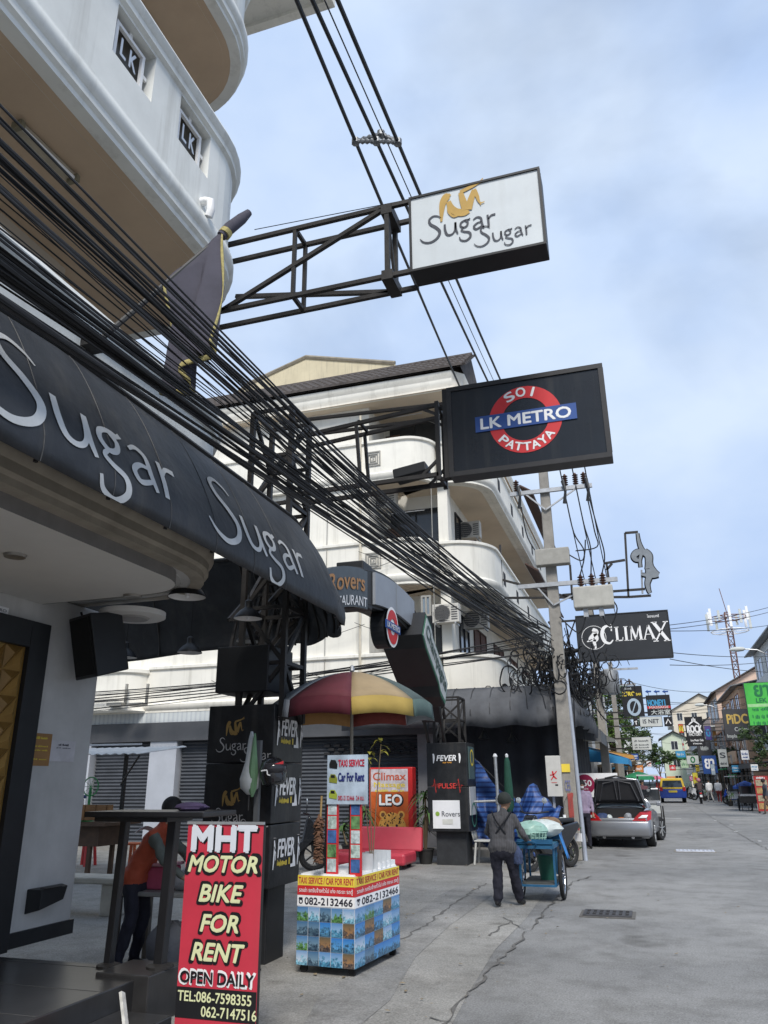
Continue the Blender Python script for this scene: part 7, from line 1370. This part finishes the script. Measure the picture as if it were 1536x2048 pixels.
hsign('white script sign between two small black emblem signs', (1278, 1434), (1326, 1453), 40, PALE, [('IS NET', .5, .55, .7, .4, DARKTXT)], post=-1.8); t, fr, W, H = hsign('small black sign with a white peak emblem', (1327, 1434), (1346, 1452), 40.5, BLK); m = MB(); stroke(m, [(.2 * W, .25 * H, .05), (.5 * W, .75 * H, .05), (.8 * W, .25 * H, .05)], lambda u, v: fr(u, v, .006), 1); m.build('emblem', WHT, t)
t, fr, W, H = hsign('small black sign with a white propeller emblem', (1266, 1434), (1277, 1453), 40.5, BLK); m = MB(); stroke(m, [(.2 * W, .5 * H, .03), (.8 * W, .55 * H, .06)], lambda u, v: fr(u, v, .006), 1); stroke(m, [(.5 * W, .5 * H, .04), (.6 * W, .2 * H, .05)], lambda u, v: fr(u, v, .006), 1); m.build('emblem', WHT, t)
hsign('pale grey board sign hung in front of the street tree', (1262, 1474), (1305, 1500), 38, PALE, [('~small', .5, .7, .7, .14, DARKTXT), ('~small', .5, .4, .7, .12, DARKTXT), ('~small', .5, .2, .7, .1, DARKTXT)], post=-1.8)
t, fr, W, H = hsign('black live music sign with a white crown emblem over the street', (1368, 1434), (1412, 1492), 60, BLK, [('ROCK', .5, .58, .82, .24, WHT, .04), ('FACTORY', .5, .4, .7, .1, WHT, .02), ('Live Music Club', .55, .2, .7, .07, WHT), ('& Restaurant', .55, .09, .5, .05, WHT)], post=6.4); m = MB()
for st in ([(.2, .72, .05), (.35, .8, .08), (.5, .84, .05), (.65, .8, .08), (.8, .72, .05)], [(.42, .84, .06), (.42, .93, .06)], [(.58, .84, .06), (.58, .93, .06)], [(.5, .84, .05), (.5, .97, .05)]): stroke(m, [(x * W, y * H, q * W) for x, y, q in st], lambda u, v: fr(u, v, .006), 3)
m.build('crown_emblem', WHT, t)
t, fr, W, H = hsign('small red fast food sign with golden arches', (1356, 1448), (1368, 1466), 66, M('mc_red', (.5, .06, .02), .5), post=6.5); m = MB(); stroke(m, [(.15 * W, .15 * H, .1), (.3 * W, .8 * H, .1), (.5 * W, .3 * H, .08), (.7 * W, .8 * H, .1), (.85 * W, .15 * H, .1)], lambda u, v: fr(u, v, .006), 5); m.build('arches', YEL, t)
hsign('slate implant dentistry sign with gold letters on the right row', (1443, 1419), (1535, 1479), 55, CHA, [('PiDC', .35, .68, .5, .3, GLD, .03), ('Cosmetic', .5, .35, .5, .13, PALE), ('Implant Dentistry', .45, .12, .8, .14, PALE)], post=8.0)
t, fr, W, H = hsign('bright green pharmacy sign with Thai lettering', (1486, 1366), (1570, 1450), 38, GRN, [('ยา', .5, .8, .42, .26, DGR, .03), ('LEK', .45, .58, .3, .1, DGR, .03), ('~small', .45, .38, .7, .09, DGR), ('~small', .42, .22, .6, .12, DGR), ('~small', .42, .07, .6, .11, DGR)], post=6.6); MB().prism([(.03 * W, .43 * H), (.97 * W, .43 * H), (.97 * W, .5 * H), (.03 * W, .5 * H)], fr, 0, .003).build('band', M('pale_green_band', (.3, .55, .25), .5), t)
hsign('blue pharmacy sign with white Thai letters', (1402, 1511), (1437, 1548), 70, BLUEP, [('ยา', .5, .55, .6, .5, WHT, .03)], post=6.3); hsign('white hair salon sign with a drawn face', (1434, 1498), (1458, 1534), 62, PALE, [('S', .5, .65, .6, .3, DARKTXT), ('~small', .5, .2, .7, .15, DARKTXT)], post=6.4)
hsign('white sign with a green round emblem', (1372, 1511), (1399, 1528), 80, PALE, [('O', .5, .5, .35, .7, DGR, .04)], post=6.2); hsign('blue banner sign above the far shops', (1350, 1502), (1372, 1515), 90, CYA, [('~small', .5, .5, .7, .4, PALE)], post=6.0); hsign('pale green small shop sign', (1360, 1520), (1378, 1536), 85, M('sign_palegreen', (.42, .55, .38), .5), [('~bar', .5, .5, .7, .4, DGR)], post=6.0)
hsign('purple and blue sign behind the live music sign', (1408, 1452), (1425, 1480), 75, M('sign_purple', (.09, .07, .25), .5), [('O', .5, .5, .6, .5, CYA, .04)], post=6.4); hsign('tall yellow sign board above the right pavement', (1384, 1545), (1398, 1568), 72, M('sign_yellow2', (.6, .52, .06), .5), [('~small', .5, .5, .7, .3, RED)], post=6.2)
hsign('red shop sign in the far distance', (1338, 1530), (1352, 1541), 120, RED, [('~small', .5, .5, .7, .5, WHT)], post=6.2); hsign('orange banner sign far along the left row', (1268, 1530), (1288, 1545), 60, M('sign_orange', (.55, .2, .05), .5), [('~small', .5, .5, .7, .4, WHT)], post=-2.0); hsign('black square sign under the live music sign', (1392, 1480), (1425, 1512), 82, CHA, [('~small', .5, .5, .6, .3, PALE)], post=6.4); hsign('pale blue sign beside the orange building', (1420, 1528), (1432, 1550), 64, LB, [('~small', .5, .5, .7, .3, WHT)], post=6.3)
# ================================================================== antenna mast, street lamps
a = P(1472, 1340, Y=66); mx_ = a.x; ms = thing('antenna_mast', 'red and white telecom mast with panel antennas above the right roofs', 'mast', (mx_, 66, 8)); MR = M('mast_red', (.16, .075, .06), .6, .2)
zb = 9.0; zt_ = P(1470, 1290, Y=66).z; m = MB(); lattice(m, mx_ - .2, mx_ + .2, 65.8, 66.2, zb, zt_ + 2.6, .06, 8); m.build('lattice', MR, ms)
ztop = P(1462, 1175, Y=66).z; MB().tube([V(mx_, 66, zt_ + 2.5), V(mx_ - .3, 66, ztop)], .03, 6).build('lightning_rod', MR, ms); zr = P(1470, 1235, Y=66).z; zl = P(1470, 1262, Y=66).z
for z in (zr, zl):
    m = MB(); m.tube([V(mx_ + 1.4 * math.cos(i * .5236), 66 + 1.5 * math.sin(i * .5236), z) for i in range(13)], .04, 5, False)
    for i in range(6): m.bar((mx_, 66, z), (mx_ + 1.4 * math.cos(i * 1.047), 66 + 1.5 * math.sin(i * 1.047), z), .05)
    m.build('ring', MR if z == zr else WHT, ms)
for i in range(12): c = V(mx_ + 1.55 * math.cos(i * .5236), 66 + 1.55 * math.sin(i * .5236), 0); MB().box(c.x - .09, c.x + .09, c.y - .05, c.y + .05, zl + .1 + (i % 3) * .3, zr + .4 + (i % 2) * .3).build('panel_antenna', WHT if i % 2 else PALE, ms)
def street_lamp(label, x, y, z, dx):
    t = thing('street_lamp', label, 'street lamp', (x, y, 0)); MB().tube([V(x, y, 0), V(x, y, z - .3), V(x + dx * .4, y, z), V(x + dx, y, z + .1)], [.07, .05, .04, .035], 8).build('post', GALV, t); MB().lathe([(.003, -.5), (.12, -.3), (.15, 0), (.12, .3), (.003, .45)], 10, Matrix.Translation((x + dx * 1.2, y, z + .1)) @ Matrix.Rotation(R_(90), 4, 'Y')).build('lamp_head', PALE, t, True)
q = P(1455, 1303, Y=50); street_lamp('grey street lamp arching from the right row', 7.3, 50, q.z, -1.3); q = P(1398, 1412, Y=80); street_lamp('distant street lamp by the live music sign', 6.6, 80, q.z, -1.2)
# ================================================================== trees
def tree(label, base, h, blobs, mat, seed, n=2600, ls=.16):
    rr = random.Random(seed); t = thing('street_tree', label, 'tree', base); tr_ = MB(); top = base + V(0, 0, h); tr_.tube([base, base + V(.05, 0, h * .4), top], [.16, .12, .07], 8)
    for (x, y, z, r) in blobs: c = base + V(x, y, z); tr_.tube([base + V(.03, 0, h * .5), (base + V(0, 0, h * .75)).lerp(c, .5), c], [.07, .05, .02], 6)
    tr_.build('trunk', M('bark', (.10, .075, .05), .9, .3, 8, .3), t, True); m = MB(); tot = sum(b[3] ** 2 for b in blobs)
    for (x, y, z, r) in blobs:
        sub = [(Vector((rr.gauss(0, 1), rr.gauss(0, 1), rr.gauss(0, 1))).normalized() * r * rr.uniform(.5, 1.0), r * rr.uniform(.2, .38)) for _ in range(14)]
        for i in range(int(n * r * r / tot)):
            c0_, rs = rr.choice(sub); d = Vector((rr.gauss(0, 1), rr.gauss(0, 1), rr.gauss(0, 1))).normalized(); p = base + V(x, y, z) + V(c0_.x, c0_.y, c0_.z * .75) + d * rs * rr.random() ** .4
            u = Vector((rr.gauss(0, 1), rr.gauss(0, 1), rr.gauss(0, .5))).normalized() * ls * rr.uniform(.6, 1.3); s = u.cross(d).normalized() * ls * .45; m.add([p - u * .5, p + s * .5, p + u * .5, p - s * .5], [(0, 1, 2, 3)])
    m.build('crown', mat, t); return t
LG = M('foliage_light', (.10, .17, .035), .6, .45, 1.2); LD2 = M('foliage_mid', (.05, .09, .025), .6, .45, 1.0)
c = P(1228, 1420, Y=46); tree('light green bushy tree behind the leaning poles', V(c.x - .2, 46, 0), 4.2, [(0, 0, c.z, 1.5), (-.8, .5, c.z + .8, 1.1), (.6, 0, c.z + .9, .9), (-.3, 0, c.z - 1.3, 1.0)], LG, 31, 4200, .2)
c = P(1305, 1500, Y=62); tree('spreading dark tree over the far left pavement', V(c.x - 1.8, 62, 0), 3.4, [(1.2, 0, c.z - .1, 1.0), (2.3, 0, c.z - .5, .8), (.2, 0, c.z + .4, .9), (3.0, 0, c.z - .6, .6), (1.2, 0, c.z + .7, .7)], LD2, 32, 4200, .17)
c = P(1520, 1480, Y=45); tree('leafy tree in front of the slate dental sign', V(c.x + .5, 45, 0), 3.6, [(0, 0, c.z - .2, .8), (-.9, 0, c.z + .4, .65), (.5, 0, c.z + .8, .8), (-.4, 0, c.z - .9, .5)], LD2, 33, 3000, .15)
c = P(1450, 1515, Y=76); tree('rounded small tree by the orange building', V(c.x, 76, 0), 3, [(0, 0, c.z, 1.0), (.8, 0, c.z + .3, .8)], LD2, 34, 1500, .2)
c = P(1270, 1470, Y=70); tree('tall dark tree behind the left row', V(c.x - 2, 70, 0), 6, [(0, 0, 6.8, 1.6), (1.6, 0, 6.3, 1.2), (2.4, 0, 5.5, 1.1)], LD2, 35, 3200, .25)
# ================================================================== taxi, rider, pedestrians, stalls
tx = thing('taxi', 'blue and yellow taxi people carrier driving away down the street', 'taxi', (P(1348, 1600, Y=64).x, 64, 0)); x_ = P(1348, 1600, Y=64).x; TB = M('taxi_blue', (.015, .06, .36), .3, .1, coat=.4); TY = M('taxi_yellow', (.62, .42, .02), .3, .1, coat=.4)
def tsec(zs): return zs
m = MB(); prof = [(-.88, .32), (-.93, .5), (-.93, .95), (.93, .95), (.93, .5), (.88, .32)]; fr = FY(x_, 64, 0); m.prism(prof, fr, -4.3, 0); m.build('lower_body', TB, tx, bevel=.06)
m = MB(); vs = []
for y, s_, z_ in ((64.02, 1, .95), (64.25, .82, 1.7), (66.8, .82, 1.75), (67.6, .95, 1.0)): vs += [V(x_ - .9 * s_, y, z_), V(x_ + .9 * s_, y, z_)]
m.add([V(x_ - .9, 64.02, .951), V(x_ + .9, 64.02, .951), V(x_ + .76, 64.25, 1.72), V(x_ - .76, 64.25, 1.72), V(x_ - .88, 67.8, .951), V(x_ + .88, 67.8, .951), V(x_ + .74, 66.8, 1.72), V(x_ - .74, 66.8, 1.72)], [(0, 1, 2, 3), (4, 5, 6, 7), (0, 1, 5, 4), (1, 2, 6, 5), (2, 3, 7, 6), (3, 0, 4, 7)]); m.build('upper_body', TY, tx, bevel=.05)
MB().add([V(x_ - .72, 64.06, 1.08), V(x_ + .72, 64.06, 1.08), V(x_ + .64, 64.2, 1.55), V(x_ - .64, 64.2, 1.55)], [(0, 1, 2, 3)]).build('rear_window', CGL, tx, solid=.03)
for s in (-1, 1): MB().box(x_ + s * .8 - .1, x_ + s * .8 + .1, 63.95, 64.05, .82, 1.1).build('tail_light', M('brake_red', (.5, .02, .02), .3, .1), tx, bevel=.02); MB().lathe([(.22, -.1), (.34, -.1), (.34, .1), (.22, .1)], 16, Matrix.Translation((x_ + s * .78, 64.8, .34)) @ Matrix.Rotation(R_(90), 4, 'Y')).build('wheel', RUB, tx); MB().lathe([(.22, -.1), (.34, -.1), (.34, .1), (.22, .1)], 16, Matrix.Translation((x_ + s * .78, 67.5, .34)) @ Matrix.Rotation(R_(90), 4, 'Y')).build('wheel', RUB, tx)
MB().box(x_ - .3, x_ + .3, 63.97, 64.0, .72, .86).build('number_plate', YEL, tx); MB().box(x_ - .3, x_ + .3, 64.6, 64.8, 1.74, 1.84).build('roof_light', M('roof_amber', (.6, .2, .03), .4), tx)
q = P(1402, 1600, Y=62); s_ = scooter('dark scooter ridden away along the right lane', V(q.x, 62, 0), R_(0), BKG)
SITJ = dict(hip=(0, -.35, .95), chest=(0, -.22, 1.25), neck=(0, -.18, 1.4), head=(0, -.14, 1.54), shl=(-.2, -.2, 1.34), shr=(.2, -.2, 1.34), el=(-.28, .02, 1.15), wl=(-.3, .32, 1.08), er=(.28, .02, 1.15), wr=(.3, .32, 1.08), hl=(-.1, -.33, .92), hr=(.1, -.33, .92), kl=(-.2, .08, .82), kr=(.2, .08, .82), al=(-.18, .05, .42), ar=(.18, .05, .42))
rd_, g = person('rider in dark jacket and pink helmet on the scooter', V(q.x, 62, 0), 0, SITJ, [SKIN, M('jacket_dark', (.06, .04, .04), .8), TROU, SHOE, MATS['jacket_dark']], None, .03); MB().lathe([(.08, -.12), (.14, -.05), (.14, .05), (.08, .13), (.003, .15)], 14, Matrix.Translation((0, -.14, 1.56))).build('helmet', M('helmet_pink', (.5, .2, .25), .4), rd_, True, local=True)
WALK = dict(PJ, kl=(-.1, .14, .5), al=(-.1, .2, .09), kr=(.1, .0, .48), ar=(.1, -.22, .1))
def ped(label, px, Y, rz, top, bot, s=1.0, py=1600):
    q = P(px, py, Y=Y); return person(label, V(q.x, Y, 0), rz, WALK, [SKIN, top, bot, SHOE, top], 'hair', .036)
ped('pedestrian in white top walking past the green shop', 1422, 66, R_(20), WHT, M('skirt_white', (.5, .48, .45), .8)); ped('pedestrian in white shirt and red shorts beside the green shop', 1440, 64, R_(-10), WHT, M('shorts_red', (.35, .06, .05), .8)); ped('person in black clothes beside the blue umbrella stall', 1511, 47.5, R_(60), BLK, BLK)
ped('person in grey shirt standing by the red menu board', 1534, 43, R_(100), M('shirt_slate', (.06, .065, .08), .8), M('shorts_brown', (.12, .08, .06), .8)); ped('person in dark top among the stalls beyond the silver car', 1288, 40, R_(10), M('top_plum', (.12, .05, .06), .8), TROU); ped('person in blue shirt under the green stall umbrella', 1280, 48, R_(170), M('shirt_blue2', (.06, .1, .2), .8), TROU); ped('person in pale shirt far along the left pavement', 1272, 56, R_(-160), PALE, TROU); ped('person in red shirt in the distance beyond the taxi', 1318, 90, R_(0), RED, TROU); ped('person in white far behind the taxi', 1310, 100, R_(0), WHT, TROU)
def parasol(label, x, y, z, r, mat):
    t = thing('parasol', label, 'umbrella', (x, y, 0)); MB().tube([V(x, y, 0), V(x, y, z)], .03, 6).build('pole', GALV, t); MB().lathe([(r, z - .35), (r * .98, z - .22), (r * .6, z - .08), (.05, z + .05), (.003, z + .06)], 10, Matrix.Translation((x, y, 0))).build('canopy', mat, t)
    for k in range(5): MB().bar((x, y, z - .3), (x + r * .9 * math.cos(k * 1.257), y + r * .9 * math.sin(k * 1.257), z - .22), .02).build('rib', STEEL, t)
q = P(1276, 1545, Y=42); parasol('dark green parasol over the stalls past the silver car', q.x, 42, q.z, .75, M('parasol_green2', (.02, .2, .08), .7)); q = P(1490, 1568, Y=49); parasol('bright blue parasol over the food cart on the right', q.x, 49, q.z + .1, .65, M('parasol_blue', (.03, .1, .42), .7)); q = P(1358, 1512, Y=100); parasol('teal parasol in the far distance', q.x, 100, q.z, 1.2, DGR); q = P(1312, 1552, Y=90); parasol('pink parasol far down the street', q.x, 90, q.z, .8, M('parasol_pink', (.5, .12, .2), .7))
def food_cart(label, x, y, mat, w=.9, d=1.4):
    t = thing('food_cart', label, 'food cart', (x, y, 0)); MB().box(x - w / 2, x + w / 2, y - d / 2, y + d / 2, .75, .85).build('worktop', GALV, t); MB().box(x - w / 2 + .05, x + w / 2 - .05, y - d / 2 + .05, y + d / 2 - .05, .4, .749).build('cabinet', mat, t); MB().box(x - w / 2 + .05, x + w / 2 - .05, y - .1, y + d / 2 - .05, .851, 1.25).build('glass_case', GLASS, t); MB().box(x - w / 2, x + w / 2, y - d / 2, y + d / 2, 1.75, 1.8).build('roof', mat, t)
    for sx in (-1, 1):
        for sy in (-1, 1): MB().bar((x + sx * w * .46, y + sy * d * .46, 0 if sy < 0 else .1), (x + sx * w * .46, y + sy * d * .46, 1.75), .035).build('post', STEEL, t)
        m = MB(); c = V(x + sx * (w / 2 + .05), y + .2, .32); wheel(m, c, .29, .028, 20); [m.bar(c, c + V(0, .28 * math.cos(k), .28 * math.sin(k)), .01) for k in range(6)]; m.build('wheel', RUB, t)
food_cart('dark food cart under the blue parasol', P(1497, 1600, Y=48).x, 48, STEEL); food_cart('pale vendor cart parked beyond the silver car', P(1302, 1620, Y=34).x, 34, PALE, .8, 1.6); food_cart('small vendor cart under the green parasol', P(1287, 1610, Y=43).x, 43, M('cart_grey', (.3, .32, .33), .5)); food_cart('white snack cart on the right pavement', P(1470, 1590, Y=58).x, 58, WHT)
scooter('red scooter standing beside the vendor cart past the car', V(P(1292, 1640, Y=31).x - .2, 31, 0), R_(-10), M('scooter_red', (.3, .03, .04), .3, coat=.4)); 
for i, (px, Y) in enumerate(((1388, 72), (1380, 76), (1376, 80), (1452, 60), (1370, 86))): q = P(px, 1590, Y=Y); scooter(['white', 'grey', 'dark', 'blue', 'silver'][i] + ' scooter parked at an angle along the right kerb', V(q.x + .6, Y, 0), R_(70), [WHT, GALV, BKG, TB, SIL][i])
t = thing('menu_board', 'tall red menu board at the right edge of the street', 'sign', (5.2, 44.5, 0)); x0 = P(1514, 1600, Y=44.5).x; MB().box(x0, x0 + .65, 44.5, 44.58, .1, 1.75).build('board', M('menu_red', (.35, .03, .03), .5), t)
for k in range(4): MB().box(x0 + .06, x0 + .59, 44.485, 44.498, .2 + k * .36, .48 + k * .36).build('dish_picture', [M('dish_a', (.4, .25, .1), .5, .6, 14), M('dish_b', (.35, .3, .2), .5, .7, 14)][k % 2], t)
text('~small', FY(x0 + .32, 44.495, 1.66), 0, 0, .4, .1, WHT, t); MB().box(x0 + .02, x0 + .08, 44.5, 44.8, 0, .1).build('foot', STEEL, t); MB().box(x0 + .57, x0 + .63, 44.5, 44.8, 0, .1).build('foot', STEEL, t)
def canopy(label, x0, x1, y0, y1, z, mat, dz=.3):
    t = thing('shop_canopy', label, 'canopy', ((x0 + x1) / 2, (y0 + y1) / 2, z)); MB().add([V(x0, y0, z - dz), V(x1, y0, z), V(x1, y1, z), V(x0, y1, z - dz)], [(0, 1, 2, 3)]).build('sheet', mat, t, solid=.05); MB().box(x0 - .02, x0 + .02, y0, y1, z - dz - .25, z - dz).build('fascia', mat, t)
    for y in (y0 + .2, y1 - .2): MB().bar((x0 + .1, y, 0), (x0 + .1, y, z - dz), .08).build('post', GALV, t)
canopy('dark flat shop canopy on the right row', 5.4, 8.6, 50, 64, 2.75, CHA); canopy('green shop canopy on the right row', 5.0, 7.4, 70, 82, 2.6, M('canopy_green', (.03, .25, .1), .6)); canopy('grey shop canopy further along the right row', 5.2, 7.2, 86, 100, 2.7, M('canopy_grey', (.4, .42, .45), .6)); canopy('white shop canopy far along the right row', 5.2, 6.8, 103, 121, 2.8, PALE); canopy('tan shop canopy on the far left row', -3.4, -.8, 50, 61, 2.7, M('canopy_tan', (.4, .33, .22), .7)); canopy('blue shop canopy at the far left', -3.4, -.6, 64, 80, 2.7, CYA)
car2 = (('white parked car far along the left kerb', -.3, 78, WHT), ('dark parked car beyond the taxi', .6, 105, BKG))
for lb, x, y, mt in car2:
    t = thing('parked_car', lb, 'car', (x, y, 0)); MB().box(x - .85, x + .85, y, y + 4.2, .3, .9).build('body', mt, t, bevel=.12); MB().box(x - .7, x + .7, y + .5, y + 3.0, .9, 1.45).build('cabin', CGL, t, bevel=.18)
    for s in (-1, 1): MB().box(x + s * .7 - .1, x + s * .7 + .1, y - .02, y + .02, .65, .8).build('tail_light', RED, t); MB().lathe([(.15, -.1), (.31, -.1), (.31, .1), (.15, .1)], 14, Matrix.Translation((x + s * .78, y + .8, .31)) @ Matrix.Rotation(R_(90), 4, 'Y')).build('wheel', RUB, t)
# pavement kerbs down the street
tag(MB().box(5.9, 9, 30, 150, 0, .13).build('pavement_kerb', CONC), kind='structure'); tag(MB().box(-6, -2.6, 31, 150, 0, .13).build('pavement_kerb', CONC), kind='structure')

# far_extra: more of the crowded signs, wires and greenery down the street
random.seed(77)
EXT = [('narrow red vertical sign beside the dental sign', 1437, 1490, 1444, 1530, 78, RED, 'small', WHT, 6.5), ('small yellow hanging sign past the blue pharmacy sign', 1390, 1530, 1400, 1543, 92, YEL, 'small', BLK, 6.3), ('white vertical sign far along the right row', 1363, 1478, 1370, 1505, 95, PALE, 'small', RED, 6.4), ('teal round-cornered shop sign on the right', 1462, 1530, 1482, 1545, 56, CYA, 'small', WHT, 7.6), ('pink shop sign far along the right row', 1378, 1552, 1392, 1562, 88, M('sign_pink', (.5, .15, .28), .5), 'small', WHT, 6.2), ('dark green shop sign under the canopy', 1455, 1548, 1475, 1556, 66, DGR, 'small', PALE, 7.2), ('white printed shop sign on the right', 1480, 1500, 1500, 1520, 52, WHT, 'small', BLUEP, 8.0), ('blue printed sign on the far left row', 1262, 1507, 1278, 1520, 55, BLUEP, 'small', WHT, -2.0), ('red and white small sign on the far left row', 1292, 1522, 1304, 1534, 74, WHT, 'small', RED, -1.6), ('orange sign high on the right row', 1425, 1462, 1436, 1492, 88, M('sign_orange3', (.5, .22, .05), .5), 'small', WHT, 6.9), ('grey sign far along the street', 1326, 1512, 1340, 1522, 110, CHA, 'small', PALE, 6.0), ('small green sign over the far lane', 1310, 1520, 1322, 1529, 105, GRN, 'small', WHT, -1.4), ('white small sign low on the right', 1500, 1528, 1518, 1542, 50, WHT, 'small', CYA, 8.0)]
for lb, x0_, y0_, x1_, y1_, Y_, mt, tx_, tm_, po in EXT: hsign(lb, (x0_, y0_), (x1_, y1_), Y_, mt, [('~' + tx_, .5, .62, .78, .25, tm_), ('~' + tx_, .5, .28, .6, .16, tm_)], post=po)
for k in range(10): y_ = random.uniform(45, 110); cable('far_wire', 'thin black wire strung across the far street', sagline(V(-2 + random.random(), y_, 6 + random.random() * 1.5), V(7.2, y_ + random.uniform(-6, 10), 5.5 + random.random() * 2.5), random.uniform(.2, .7)), .014, group='far crossing wires')
for k in range(8): cable('far_wire', 'thin black wire running along the right row of shops', sagline(V(6.6 + random.random() * .6, 40, 5.2 + random.random() * 1.2), V(6.4 + random.random() * .6, 120, 5.4 + random.random() * 1.4), random.uniform(.4, 1.0)), .013, group='wires along the right row')
for lb, x, y, h, w_, mt, sd_ in (('bushy tree between the right-hand shops', 6.3, 84, 3.4, 1.3, LD2, 41), ('pale green tree far along the right kerb', 6.0, 112, 4.2, 1.6, LG, 42), ('dark tree in front of the gabled house', 1.5, 140, 4.5, 2.0, LD2, 43), ('tree overhanging the far left kerb', -2.4, 98, 4.6, 1.8, LD2, 44)): tree(lb, V(x, y, 0), h, [(0, 0, h, w_), (w_ * .7, 0, h + .6, w_ * .7), (-w_ * .7, .3, h + .3, w_ * .8)], mt, sd_, 1600, .26)
for lb, px, Y_, mt in (('potted shrub by the green shop front', 1410, 70, LEAFM), ('potted shrub beside the parked scooters', 1366, 92, LEAFD), ('potted shrub near the blue parasol', 1460, 56, LEAFM)): q = P(px, 1600, Y=Y_); potted(lb, V(q.x, Y_, 0), 1, [(0, 0, .6), (.15, 0, .8)], mt, int(Y_), 12, .4)

bpy.data.scenes.remove(TMP)
